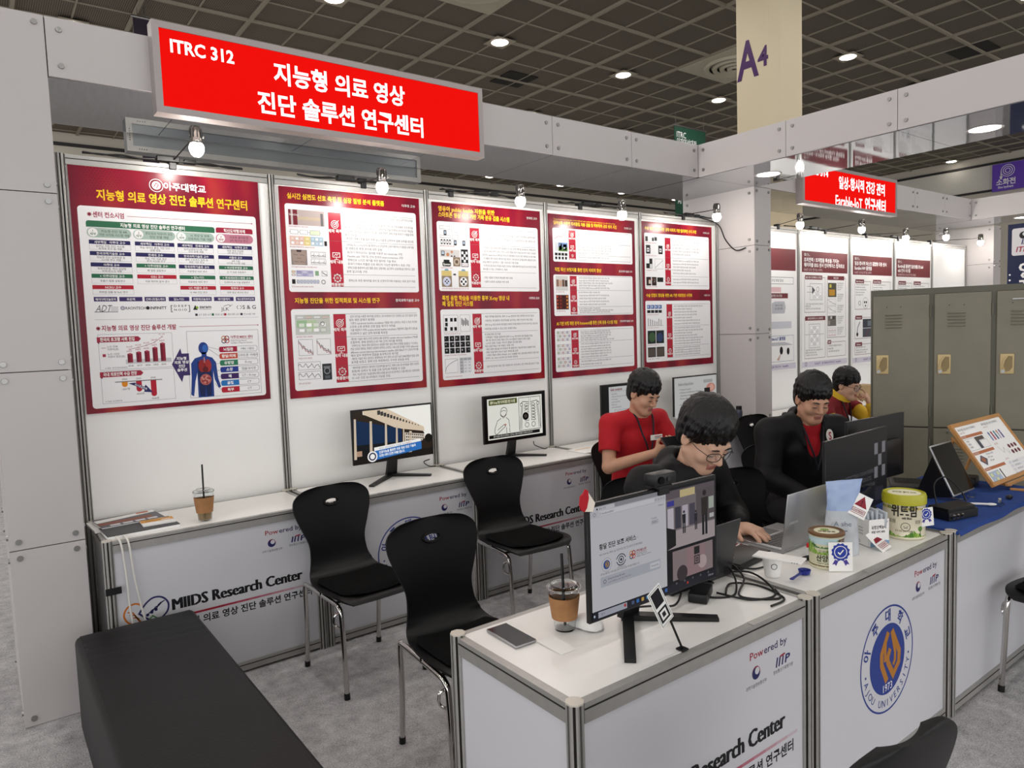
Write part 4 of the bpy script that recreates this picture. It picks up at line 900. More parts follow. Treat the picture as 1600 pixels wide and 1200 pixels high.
def miids(p, dx=0):
    """centre lettering with the linked-loops sign, coordinates in millimetres from the panel's upper-left corner (0.77 m above floor)"""
    def trace(pts, w, col, l, close=False):
        sp = [tuple(q)[:2] for q in smooth_path([(a+dx, b, 0) for a, b in pts], 5)]; p.line(sp, w, col, l)
    trace([(128, 318), (100, 302), (68, 312), (52, 344), (64, 378), (96, 404), (128, 434)], 8, ORG, 1); trace([(150, 420), (128, 434)], 8, ORG, 1)
    trace([(112, 352), (142, 312), (176, 292), (212, 300), (234, 330), (230, 366), (204, 392), (176, 402), (150, 388), (112, 352)], 8, LG_BLUE, 1.6)
    for k in range(3):
        q = [(146+18*k+dx, 366-8*k), (166+14*k+dx, 348-10*k), (184+10*k+dx, 344-10*k), (204+8*k+dx, 320-2*k)]; p.line(q, 5, LG_BLUE, 2); p.disc(q[0][0], q[0][1], 7, LG_BLUE, 2, 10)
        q = [(66+8*k+dx, 334+14*k), (88+8*k+dx, 340+14*k), (98+6*k+dx, 362+12*k), (112+6*k+dx, 376+12*k)]; p.line(q, 5, ORG, 1.3)
    p.line([(146+dx, 396), (166+dx, 374), (190+dx, 396), (168+dx, 424), (146+dx, 396)], 6, ink('4a7a4c'), 2.4)
    for k in range(5): p.text('MIIDS Research Center', 249+1.9*k+dx, 372, 76, LG_DK, 1+.15*k, w=614)
    for k in range(12):
        t = k/12; a = (0xA0, 0x1E, 0x34); b = (0xCF, 0xCF, 0xD4)
        t2 = max(0, (t-.25)/.75); c = '%02x%02x%02x' % tuple(int(a[i]+(b[i]-a[i])*t2) for i in range(3))
        p.rect(252+dx+57*k, 404, 252+dx+57*(k+1), 414, ink(c), 1)
    p.text('지능형 의료 영상 진단 솔루션 연구센터', 254+dx, 462, 42, LG_DK, 1, bold=.022, w=660)
def counter(x0, x1, y0, y1, h, label, design=None, open_front=False, flip=False, dx=0, wfac=1.0):
    """system counter: posts, rails, panels and white top; front towards -y"""
    w, d = x1-x0, y1-y0
    t = thing('display_counter', label, 'counter', (x0, y0, 0), 0, 'white display counters')
    a = MB(); a.box((0.012, 0.012, h-0.016), (w-0.012, d-0.012, h-0.001), M_top)
    c = 0.045  # chamfered corners
    a.obj('counter_top', t)
    for (px, py) in ((0, 0), (w, 0), (0, d), (w, d)):
        b = MB(); post(b, px, py, 0, h+0.002); b.obj('post', t)
    for z0, z1, rn in ((h-0.052, h-0.002, 'top_rail'), (0.012, 0.055, 'base_rail')):
        r = MB()
        for (p0, p1) in (((0.02, -0.012), (w-0.02, 0.012)), ((0.02, d-0.012), (w-0.02, d+0.012)), ((-0.012, 0.02), (0.012, d-0.02)), ((w-0.012, 0.02), (w+0.012, d-0.02))):
            r.box((p0[0], p0[1], z0), (p1[0], p1[1], z1), M_alu)
        for yy in (-0.0125, d+0.0125): r.box((0.02, yy-0.0006, z1-0.017), (w-0.02, yy+0.0006, z1-0.013), M_alud)
        for xx in (-0.0125, w+0.0125): r.box((xx-0.0006, 0.02, z1-0.017), (xx+0.0006, d-0.02, z1-0.013), M_alud)
        if rn == 'top_rail':
            for k in (0.35, 0.72): r.box((w*k-0.02, -0.0155, h-0.003), (w*k+0.02, 0.006, h+0.0005), M_alu)
        r.obj(rn, t)
    zt, zb = h-0.05, 0.055
    if not open_front:
        f = MB(); f.box((0.018, -0.003, zb), (w-0.018, 0.003, zt), M_panel)
        p = Pr(f, (0, -0.003, h), (1, 0, 0), (0, 0, -1), (0, -1, 0), 0.001)
        if design == 'miids': miids(p, dx); powered(p, 693+dx, 110)
        elif design == 'seal': seal(p, 488, 362, 196, SEALB, SEALG, None); powered(p, 700+dx, 110)
        elif design == 'powered': powered(p, 693, 110)
        f.obj('front_panel', t)
    for nm, xx in (('side_panel', 0.0), ('side_panel', w)):
        s = MB(); s.box((xx-0.003, 0.018, zb), (xx+0.003, d-0.018, zt), M_panel); s.obj(nm, t)
    if open_front:
        s = MB(); s.box((0.018, d-0.003, zb), (w-0.018, d+0.003, zt), M_panel); s.obj('back_panel', t)
    return t
HB, DB = 0.768, 0.478
counter(0.022, 0.975, -DB, -0.03, HB, 'white counter with MIIDS lettering behind the black bench, under the first poster', 'miids', dx=-8)
counter(1.018, 1.968, -DB, -0.03, HB, 'white counter with blue round seal behind the black chairs, under the second poster', 'seal', dx=0)
counter(2.010, 2.955, -DB, -0.03, HB, 'white counter with MIIDS lettering behind the second chair, under the skeleton monitor', 'miids', dx=-12)
counter(2.998, 3.945, -DB, -0.03, HB, 'white counter with dark open front directly behind the man in the red t-shirt', None, open_front=True)
counter(3.99, 4.93, -DB, -0.03, HB, 'white counter at the far right of the back wall beside the pillar', 'powered')
FX, FY, FD = 0.672, -2.818, 0.50
counter(FX, FX+0.967, FY, FY+FD, HB, 'nearest white counter carrying the browser monitor and iced coffee', 'miids', dx=-20)
counter(FX+1.012, FX+1.985, FY, FY+FD, HB, 'front white counter with the blue university seal, carrying laptop and milk powder cans', 'seal', dx=-5)
counter(FX+2.03, FX+3.03, FY, FY+FD, HB, 'plain white counter covered by the blue cloth at right', None)
for k, (x0, x1) in enumerate(((5.30, 6.24), (6.29, 7.23), (7.29, 8.23))):
    counter(x0, x1, -DB, -0.03, HB, ('white counter of the neighbouring booth right of the white pillar', 'white counter of the neighbouring booth behind the man with the varsity patch', 'white counter of the neighbouring booth hidden behind the lockers')[k], None)

# ---------------------------------------------------------------- black leatherette bench
def bench():
    x0, x1, y0, y1, h = -0.135, 0.338, -2.35, -0.56, 0.415
    bm = bmesh.new()
    nx, ny, nz = 8, 28, 8
    mb = MB(); mb.box((x0, y0, 0.0), (x1, y1, h), M_leather, None, 0.028, 4)
    # top sheet with soft wrinkles, slightly pillowed
    rowsg = []
    for j in range(61):
        r = []
        for i in range(17):
            u, v = i/16, j/60; x = x0+0.02+u*(x1-x0-0.04); y = y0+0.02+v*(y1-y0-0.04)
            e = min(u, 1-u, v*4, (1-v)*4); pil = 0.006*min(1, e*8)
            wr = 0.0022*math.sin(90*(y+0.5)+6*math.sin(5*x))*math.exp(-((y+0.82)/0.12)**2)+0.0015*mnoise.noise((x*9, y*5, 0))
            r.append((x, y, h-0.0005+pil+wr))
        rowsg.append(r)
    mb.grid(rowsg, M_leather); bm.free()
    return tag(mb.obj('bench'), 'long low black leatherette bench in the left foreground', 'bench')
bench()

# ---------------------------------------------------------------- chairs: black moulded shell on chromed four-leg frame
def make_chair(label, group='black shell chairs'):
    t = thing('shell_chair', label, 'chair', (0, 0, 0), 0, group)
    # shell surface: s runs from front lip over the seat, up the back
    prof = [(-0.235, .425), (-0.215, .442), (-0.16, .452), (-0.05, .447), (0.06, .440), (0.13, .440), (0.18, .452), (0.212, .485), (0.228, .53), (0.240, .60), (0.255, .68), (0.272, .76), (0.285, .82), (0.292, .86), (0.295, .875)]
    hw = [.165, .198, .215, .217, .208, .196, .182, .166, .154, .153, .182, .208, .203, .152, .07]
    sp = smooth_path([(y, z, w) for (y, z), w in zip(prof, hw)], 5)
    NC = 28
    top, bot = [], []
    HOLE = []
    for i, q in enumerate(sp):
        y, z, w = q
        a = sp[max(i-1, 0)]; b = sp[min(i+1, len(sp)-1)]
        ty, tz = b.x-a.x, b.y-a.y; L = math.hypot(ty, tz) or 1; ny_, nz_ = -tz/L, ty/L
        ra, rb = [], []
        for k in range(NC+1):
            u = -1+2*k/NC
            dish = 0.016*(u*u-0.3)*(1 if z > .47 else .55)
            x = u*w
            ra.append((x, y+ny_*dish, z+nz_*dish)); rb.append((x, y+ny_*(dish-0.010), z+nz_*(dish-0.010)))
        top.append(ra); bot.append(rb)
    nr = len(top)
    # grip hole: faces inside an ellipse near the top of the back are left open and rimmed
    def hole(i, k):
        p = V3(top[i][k]); return None
    vs = [p for r in top for p in r]+[p for r in bot for p in r]; off = nr*(NC+1)
    fs = []; inside = set()
    for i in range(nr-1):
        for k in range(NC):
            c = sum((V3(vs[q]) for q in (i*(NC+1)+k, i*(NC+1)+k+1, (i+1)*(NC+1)+k+1, (i+1)*(NC+1)+k)), V3())/4
            if ((c.x-0.0)/0.037)**2+((c.z-0.792)/0.016)**2 < 1: inside.add((i, k))
    for i in range(nr-1):
        for k in range(NC):
            if (i, k) in inside: continue
            a, b, c, d = i*(NC+1)+k, i*(NC+1)+k+1, (i+1)*(NC+1)+k+1, (i+1)*(NC+1)+k
            fs.append((a, b, c, d)); fs.append((a+off, d+off, c+off, b+off))
            for (nb, e) in (((i, k-1), (d, a)), ((i, k+1), (b, c)), ((i-1, k), (a, b)), ((i+1, k), (c, d))):
                if nb in inside or nb[1] < 0 or nb[1] >= NC or nb[0] < 0 or nb[0] >= nr-1: fs.append((e[1], e[0], e[0]+off, e[1]+off))
    m = MB(); m.add(vs, fs, M_blks, None, True)
    sh = m.obj('shell', t, auto=55)
    rim = MB(); pts = []
    for k in range(28):
        a = 2*PI*k/28; z = 0.792+0.0185*math.sin(a); x = 0.040*math.cos(a)
        j = min(range(nr), key=lambda q: abs(sp[q].y-z) if sp[q].x > .2 else 9); pts.append((x, sp[j].x+(z-sp[j].y)*.22+0.001, z))
    rim.tube(pts, 0.0065, M_blks, 6, closed=True); rim.obj('grip_rim', sh)
    # seat pad
    pad = []
    for j in range(15):
        v = j/14; y = -0.205+v*0.345; r = []
        w = 0.185*(1-max(0, (0.14-v)/0.14)**2*0.35-max(0, (v-.8)/.2)**2*.18)
        zb = 0.452 if y < -0.1 else 0.4475
        for i in range(17):
            u = -1+2*i/16; e = min(1, (1-abs(u))*7, v*9, (1-v)*9)
            r.append((u*w, y, zb+0.004+0.014*math.sqrt(max(e, 0))-0.002*(1-u*u)+(0.016*(u*u-.3))*.5))
        pad.append(r)
    m = MB(); m.grid(pad, M_fab); m.obj('seat_pad', t)
    for s in (-1, 1):
        x = 0.205*s
        fr = smooth_path([(x*.98, 0.225, .0), (x*.98, 0.205, .22), (x, 0.192, .405), (x, 0.165, .428), (x, 0.0, .424), (x, -0.12, .420), (x*.99, -0.165, .408), (x*.99, -0.185, .37), (x*1.0, -0.20, .2), (x*1.02, -0.215, .0)], 5)
        k1 = 14; 
        m = MB(); m.tube(fr[:k1], 0.0115, M_chrome, 12); m.obj('rear_leg', t)
        m = MB(); m.tube(fr[k1-1:28], 0.0115, M_chrome, 12); m.tube([(x, 0.0, .42), (x, 0.0, .440)], 0.012, M_chrome, 8); m.obj('side_rail', t)
        m = MB(); m.tube(fr[27:], 0.0115, M_chrome, 12)
        m.tube(smooth_path([(x, -0.165, .385), (x+s*0.02, -0.16, .372), (x+s*0.022, -0.162, .335), (x, -0.172, .315)], 4), 0.0055, M_chrome, 8)
        m.obj('front_leg', t)
        for yy, xx in ((0.225, x*.98), (-0.215, x*1.02)):
            m = MB(); m.cyl((xx, yy, 0), (xx, yy-0.002*np.sign(yy), 0.028), 0.0135, M_blk, n=12); m.obj('foot_cap', t)
    m = MB(); m.tube([(-.2, -.13, .418), (.2, -.13, .418)], 0.010, M_chrome, 10); m.tube([(-.2, .12, .422), (.2, .12, .422)], 0.010, M_chrome, 10); m.obj('cross_bar', t)
    return t
ch0 = make_chair('empty black shell chair at left, behind the bench end, its back against the seal counter')
ch0.location = (1.045, -0.838, 0); ch0.rotation_euler = (0, 0, 0.056)
def chair(x, y, a, label): return dup(ch0, (x, y, 0), a, label)
chair(2.057, -0.807, -0.061, 'empty black shell chair below the skeleton monitor, farther of the three empty ones')
chair(1.067, -1.765, -0.044, 'nearest empty black shell chair, blue seal visible through its grip hole')
chair(2.94, -0.85, -0.55, 'black shell chair under the man in the red t-shirt')
chair(2.08, -1.78, -0.72, 'black shell chair under the bent man with glasses')
chair(3.43, -1.70, -0.5, 'black shell chair under the man with the varsity patch')
chair(4.64, -0.83, -0.1, 'empty black shell chair in front of the white pillar')
chair(5.16, -0.90, 0.9, 'black shell chair under the man in red polo and yellow sleeves')
chair(3.285, -3.09, -PI/2, 'black shell chair at the right edge before the blue cloth counter')
chair(0.945, -3.15, PI-0.1, 'black chair back poking into the bottom right corner')
chair(2.66, -2.03, -0.25, 'empty black shell chair between the bent man and the silver laptop')

# ---------------------------------------------------------------- three-column steel lockers
def lockers():
    A = V3((4.06, -1.82, 0)); B = V3((4.435, -2.60, 0)); d = (B-A).normalized()
    ang = math.atan2(d.y, d.x)
    t = thing('locker_cabinet', 'old olive green steel locker cabinet with three columns of doors', 'lockers', A, ang)
    # local frame: x along the front (left to right as seen), front towards -y, depth towards +y
    W, D, H = 0.96, 0.5, 1.8; p = 0.3; f = 0.025
    m = MB()
    m.box((0, 0.012, 0), (W, D, 0.07), M_greend); m.box((0, 0.004, H-0.035), (W, D, H), M_greend); m.box((0, D-0.01, 0.07), (W, D, H-0.035), M_greend)
    for k in range(4):
        x = k*(W-0.03)/3; m.box((x, 0.004, 0.07), (x+(0.03 if k else 0.014), D-0.01, H-0.035), M_greend)
    m.box((0.03, 0.012, 0.945), (W-0.03, D-0.01, 0.97), M_greend)
    m.obj('carcass', t, auto=0)
    pw = (W-0.03)/3
    for k in range(3):
        x0, x1 = k*pw+(0.028 if k else 0.012), (k+1)*pw+0.002
        for z0, z1, up_ in ((0.965, H-0.037, True), (0.075, 0.957, False)):
            m = MB(); m.box((x0, -0.008, z0), (x1, 0.010, z1), M_green, None, 0.003, 1)
            cx = x0+0.11
            for j in range(5):
                z = z1-0.115-0.019*j
                m.tube([(cx-.042, -.0075, z), (cx-.036, -.011, z), (cx+.040, -.011, z), (cx+.046, -.0075, z)], .0048, M_green, 8)
            for hx in (-.035, .04): m.cyl((cx+hx, -.008, z1-.07), (cx+hx, -.0095, z1-.07), .003, M_blk, n=8)
            dr = m.obj('door', t, auto=30)
            if up_:
                h = MB(); hx, hz = x0+0.052, (z0+z1)/2-0.02
                h.box((hx-.034, -.014, hz-.058), (hx+.034, -.008, hz+.058), M_beige, None, .004, 2)
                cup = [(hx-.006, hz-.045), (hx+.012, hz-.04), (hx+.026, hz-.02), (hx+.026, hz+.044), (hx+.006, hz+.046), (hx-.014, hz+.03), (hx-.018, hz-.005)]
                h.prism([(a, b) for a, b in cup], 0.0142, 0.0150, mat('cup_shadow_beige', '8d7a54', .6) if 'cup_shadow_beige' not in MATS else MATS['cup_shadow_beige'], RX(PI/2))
                h.tube([(hx-.026, -.012, hz-.03), (hx-.016, -.02, hz+.02), (hx+.0, -.018, hz+.046)], .006, M_beige, 8)
                h.cyl((hx-.021, -.013, hz-.043), (hx-.021, -.019, hz-.043), .011, M_steel, n=14)
                h.obj('handle', dr)
            g = MB()
            for zz in (z0+.1, z1-.1): g.cyl((x1+.006, -.006, zz-.035), (x1+.006, -.006, zz+.035), .006, M_greend, n=8)
            g.obj('hinge', dr)
    # bent label rail on the right-hand door and card holder on the lower middle door
    m = MB(); m.box((2*pw+.10, -.017, H-.088), (2*pw+.20, -.009, H-.082), M_steel); m.obj('label_clip', t)
    m = MB(); m.tube([(pw+.10, -.01, .93), (pw+.10, -.03, .945), (pw+.20, -.03, .945), (pw+.20, -.01, .93)], .003, M_steel, 6); m.obj('wire_holder', t)
    return t
lockers()
# ---------------------------------------------------------------- LED name signs on the canopies
LEDR = mat('lit_red_led', '0a0000', 0.8, emit='ec0d07', es=1.0, spec=0.05); LEDW = mat('lit_white_led', '303030', 0.4, emit='ffffff', es=1.5)
M_fr = mat('sign_frame_grey', 'a79f9d', 0.35, 0.3)
def led_sign(x0, x1, z0, z1, yf, depth, label, writer, back=False):
    t = thing('led_sign', label, 'sign', (x0, yf, z0)); w, h = x1-x0, z1-z0; f = 0.03
    a = MB()
    for lo, hi in (((0, 0, 0), (w, depth, f)), ((0, 0, h-f), (w, depth, h)), ((0, 0, f), (f, depth, h-f)), ((w-f, 0, f), (w, depth, h-f))): a.box(lo, hi, M_fr)
    a.obj('frame', t)
    b = MB(); b.box((f*.9, depth-0.012, f*.9), (w-f*.9, depth-0.002, h-f*.9), mat('sign_back_grey', '6f7276', .45, .2) if 'sign_back_grey' not in MATS else MATS['sign_back_grey']); b.obj('back_plate', t)
    s = MB(); s.box((f, 0.006, f), (w-f, 0.012, h-f), LEDR)
    writer(Pr(s, (f, 0.006, h-f), (1, 0, 0), (0, 0, -1), (0, -1, 0), (w-2*f)/1000, step=0.0008)); s.obj('led_panel', t)
    return t
def w1(p):
    p.text('ITRC 312', 26, 56, 47, LEDW, 1, bold=.035, w=162); p.text('지능형 의료 영상', 296, 84, 66, LEDW, 1, bold=.04, w=420); p.text('진단 솔루션 연구센터', 246, 172, 66, LEDW, 1, bold=.04, w=533)
def w2(p):
    p.text('ITRC 314', 26, 40, 44, LEDW, 1, bold=.035, w=210); p.text('일상-항시적 건강 관리', 346, 84, 74, LEDW, 1, bold=.035, w=522); p.text('Earable-IoT', 312, 186, 84, LEDW, 1, bold=.012, w=292); p.text('연구센터', 634, 186, 86, LEDW, 1, bold=.035, w=246)
led_sign(0.352, 2.142, 2.668, 3.072, -0.46, 0.08, 'large lit red sign reading ITRC 312 with white Korean lettering', w1)
led_sign(5.60, 7.36, 2.672, 3.04, -0.45, 0.07, 'lit red sign reading Earable-IoT, partly hidden by the side beam', w2)
# back of the opposite booth's sign, seen under the soffit
t = thing('led_sign', 'grey back of the opposite booth sign hanging under the glossy soffit', 'sign', (0.365, 0.40, 2.684))
a = MB(); a.box((0, 0, 0), (1.83, 0.08, 0.38), mat('sign_rear_grey', '7f8487', 0.4, 0.3)); a.obj('housing', t)
a = MB()
for lo, hi in (((0, -0.008, 0), (1.83, 0.0, 0.03)), ((0, -0.008, 0.03), (0.03, 0, 0.38)), ((1.8, -0.008, 0.03), (1.83, 0, 0.38))): a.box(lo, hi, M_alu)
for k in range(4): a.cyl((0.06+.012*k, -.0085, .014), (0.06+.012*k, -.0075, .014), .003, M_blk, n=8); a.cyl((.016, -.0085, .06+.012*k), (.016, -.0075, .06+.012*k), .003, M_blk, n=8)
a.obj('frame', t)

# ---------------------------------------------------------------- arm spotlights clamped on the wall tops
def spot(cx, bx, by, bz, label):
    t = thing('arm_spotlight', label, 'spotlight', (bx, by, bz), 0, 'clip-on spotlights with white bulbs')
    dx, dy, dz = cx-bx, -by, 2.545-bz
    a = MB(); a.lathe([(0, -.036), (.014, -.034), (.026, -.022), (.0335, -.004), (.033, .012), (.026, .028)], M_bulb, 24); a.obj('bulb', t)
    a = MB(); a.lathe([(.027, .026), (.030, .03), (.0285, .045), (.027, .05), (.0275, .098), (.022, .108), (0, .11)], M_chrome, 24)
    for k in range(10):
        an = k*PI/5; a.box((-.002, .026, .052), (.002, .0285, .092), M_alud, RZ(an))
    a.obj('lamp_head', t)
    a = MB(); a.cyl((-.03, 0, .062), (.03, 0, .062), .006, M_chrome, n=10); a.sphere((.033, 0, .062), .009, M_chrome, 10); a.obj('swivel_joint', t)
    L = math.hypot(dx, dy); ux, uy = dx/L, dy/L
    a = MB(); a.tube([(ux*.026, uy*.026, .062), (ux*.1, uy*.1, .062+(dz-.055)*.25), (dx, dy, dz+.012)], .0035, M_blk, 8); a.obj('arm', t)
    a = MB(); a.box((dx-.018, dy-.02, dz-.03), (dx+.018, dy+.03, dz+.022), M_blk, None, .003, 1); a.obj('clamp', t)
    return t
spot(0.50, 0.545, -0.32, 2.556, 'lit spotlight hanging in front of the sign back, above the first poster')
spot(1.56, 1.525, -0.32, 2.462, 'lit spotlight above the second poster')
spot(2.18, 2.505, -0.33, 2.460, 'lit spotlight above the third poster from the left')
spot(3.32, 3.435, -0.33, 2.436, 'lit spotlight above the three-panel poster')
spot(4.50, 4.53, -0.33, 2.496, 'lit spotlight by the white pillar, at the right end of the back wall')
for i, (cx, bx, bz, lab) in enumerate(((5.9, 5.80, 2.51, 'first lit spotlight of the neighbouring booth, beside the white pillar'), (6.75, 6.93, 2.53, 'second lit spotlight of the neighbouring booth, below the red sign'), (7.6, 7.89, 2.49, 'third lit spotlight of the neighbouring booth, just right of its red sign'), (8.35, 8.91, 2.55, 'fourth lit spotlight of the neighbouring booth, on a long arm'), (9.2, 9.92, 2.535, 'last lit spotlight of the neighbouring booth, before the far pillar'))):
    spot(cx, bx, -0.3, bz, lab)
def pcable(x0, x1, lab, seed):
    r = random.Random(seed); m = MB()
    for k in range(2):
        pts = [(x0+(x1-x0)*i/9, -0.012-.01*k+.012*r.uniform(-1, 1), 2.55+.012*abs(r.uniform(-1, 1))) for i in range(10)]; m.tube(smooth_path(pts, 4), .0045, M_cable, 6)
    xm = x0+(x1-x0)*.55; m.box((xm-.09, -.03, 2.549), (xm+.02, .005, 2.578), M_blk, None, .004, 1); m.box((xm+.04, -.028, 2.549), (xm+.1, .0, 2.572), M_blk, None, .004, 1)
    t = tag(m.obj('power_cable'), lab, 'cable', 'power leads along the wall tops')
for i, (a, b, lab) in enumerate(((0.1, 0.85, 'black power lead with connectors on the rail above the first poster'), (1.15, 1.75, 'black power lead with connectors on the rail above the second poster'), (2.1, 2.75, 'black power lead with connectors above the third poster'), (3.1, 3.7, 'black power lead with connectors above the three-panel poster'), (4.25, 4.9, 'black power lead on the rail above the rightmost red poster'), (6.0, 7.0, 'black power lead along the neighbouring wall top, left part'), (7.6, 8.8, 'black power lead along the neighbouring wall top, right part'))): pcable(a, b, lab, i)
m = MB(); m.tube(smooth_path([(4.70, -.02, 2.55), (4.93, -.04, 2.50), (4.955, -.10, 2.36), (4.958, -.2, 2.26), (4.962, -.30, 2.27)], 6), .005, M_cable, 8); tag(m.obj('power_cable'), 'black lead sagging against the white pillar side', 'cable')

# ---------------------------------------------------------------- monitors
M_scrd = mat('dark_screen', '08080a', 0.15)
def monitor(x, y, z0, w, h, rz, label, content=None, base=None, lit=True, back=None, zt=HB, bez=.010):
    """x,y centre of the screen on the table, z0 bottom of the panel, content(Pr) draws 1000 x 600 units"""
    t = thing('monitor', label, 'monitor', (x, y, zt), rz)
    a = MB(); a.box((-w/2, 0, z0-zt), (w/2, .014, z0-zt+h), M_blk, None, .002, 1); a.box((-w*(.36 if not back else .2), .013, z0-zt+.02), (w*(.36 if not back else .2), .038 if not back else .028, z0-zt+h*(.62 if not back else .3)), M_blk, None, .01, 2)
    if back:
        p = Pr(a, (w/2, .0142, z0-zt+h), (-1, 0, 0), (0, 0, -1), (0, 1, 0), w/1000); back(p)
    a.obj('housing', t)
    s = MB(); s.box((-w/2+bez, -.0012, z0-zt+.016), (w/2-bez, .002, z0-zt+h-bez), M_scrd)
    if content: content(Pr(s, (-w/2+bez, -.0012, z0-zt+h-bez), (1, 0, 0), (0, 0, -1), (0, -1, 0), (w-2*bez)/1000, step=.0002))
    s.obj('screen', t)
    if base is None: base = ((-.21, -.10), (.20, -.075), (.02, .10))
    (ax, ay), (bx, by), (px, py) = base
    n = MB(); zz = z0-zt+.06; 
    for k, (dx, wdt) in enumerate(((0, .034),)):
        n.add([(px-wdt, py-.012, .012), (px+wdt, py-.012, .012), (px+wdt*.8, .036, zz+.06), (px-wdt*.8, .036, zz+.06), (px-wdt, py+.012, .012), (px+wdt, py+.012, .012), (px+wdt*.8, .05, zz+.06), (px-wdt*.8, .05, zz+.06)], [(0, 1, 2, 3), (7, 6, 5, 4), (0, 4, 5, 1), (1, 5, 6, 2), (2, 6, 7, 3), (3, 7, 4, 0)], M_blk)
    n.obj('neck', t)
    b = MB()
    for (ex, ey) in ((ax, ay), (bx, by)):
        d = V3((ex-px, ey-py, 0)); u = d.normalized(); q = V3((-u.y, u.x, 0))*.017; e = V3((ex, ey, 0)); c = V3((px, py, 0))-u*.02
        vs = [c+q, c-q, e-q*.9, e+q*.9]; lo = [(v.x, v.y, 0) for v in vs]; hi = [(v.x, v.y, .018 if i < 2 else .010) for i, v in enumerate(vs)]
        b.add(lo+hi, [(0, 1, 2, 3), (7, 6, 5, 4), (0, 4, 5, 1), (1, 5, 6, 2), (2, 6, 7, 3), (3, 7, 4, 0)], M_blk)
    b.obj('stand_base', t)
    return t
def scr_building(p):
    g = lambda h: glow(h, .85)
    p.rect(0, 0, 1000, 600, g('f1efe8'), 1)
    p.poly([(0, 0), (120, 0), (120, 40), (880, 300), (900, 330), (900, 560), (0, 600)], g('2b2119'), 1.5)
    p.poly([(120, 0), (420, 0), (900, 260), (905, 312), (540, 240), (130, 40)], g('d9c6ae'), 2)
    for k in range(14):
        t = k/14; x = 300+560*t; y = 10+235*t; s = 34*(1-t)+8; p.rect(x, y, x+s*.9, y+s*1.2, g('3a3634'), 2.5)
    p.poly([(640, 300), (905, 345), (905, 420), (640, 430)], g('d8ccbc'), 2.6)
    for j in range(3):
        for k in range(9): p.rect(655+27*k, 310+5*k+36*j*(1-.02*k), 672+27*k, 328+5*k+36*j*(1-.02*k), g('2e2a2c'), 3)
    p.poly([(0, 90), (600, 250), (600, 400), (0, 380)], g('152c4c'), 2.2); p.poly([(0, 380), (620, 400), (620, 540), (0, 560)], g('17191c'), 2.3)
    for k, (x, w_) in enumerate(((0, 24), (190, 28), (380, 24), (520, 20), (610, 16), (690, 34))): p.poly([(x+10, 80+k*42), (x+10+w_, 84+k*42), (x+w_, 540), (x-8, 540)], g('cdbca6'), 3)
    p.disc(955, 400, 52, g('16140f'), 3, 20); p.rect(880, 400, 1000, 520, g('2a2019'), 2.8); p.rect(0, 520, 1000, 600, g('1c1815'), 2.9); p.rect(20, 450, 90, 510, g('b09078'), 3)
    p.poly([(240, 455), (840, 420), (856, 440), (856, 520), (250, 575)], g('2e6fb8'), 4); p.poly([(240, 430), (840, 395), (856, 425), (240, 470)], g('f4f2ef'), 4.5)
    p.text('AJOU UNIVERSITY 미래를 여는 연구', 300, 455, 24, g('57759a'), 5, rot=-.05, w=400); p.text('프로젝트', 640, 436, 24, g('d98a3c'), 5.2, rot=-.05, w=90)
    p.text('인공지능을 활용한 의료 영상 진단 기술과', 300, 505, 34, g('ffffff'), 5, bold=.02, w=480, rot=-.06); p.text('초고령 사회의 건강한 미래를 만듭니다.', 300, 545, 34, g('ffffff'), 5, bold=.02, w=330, rot=-.06)
    p.disc(215, 530, 62, g('f4f2ef'), 5, 28); p.ring(215, 530, 30, 46, g('1c2a44'), 6, 28); p.rect(205, 500, 225, 560, g('f4f2ef'), 6.5)
monitor(1.585, -0.205, 0.884, 0.535, 0.322, 0.0, 'monitor on the back counter showing a building with white columns', scr_building)
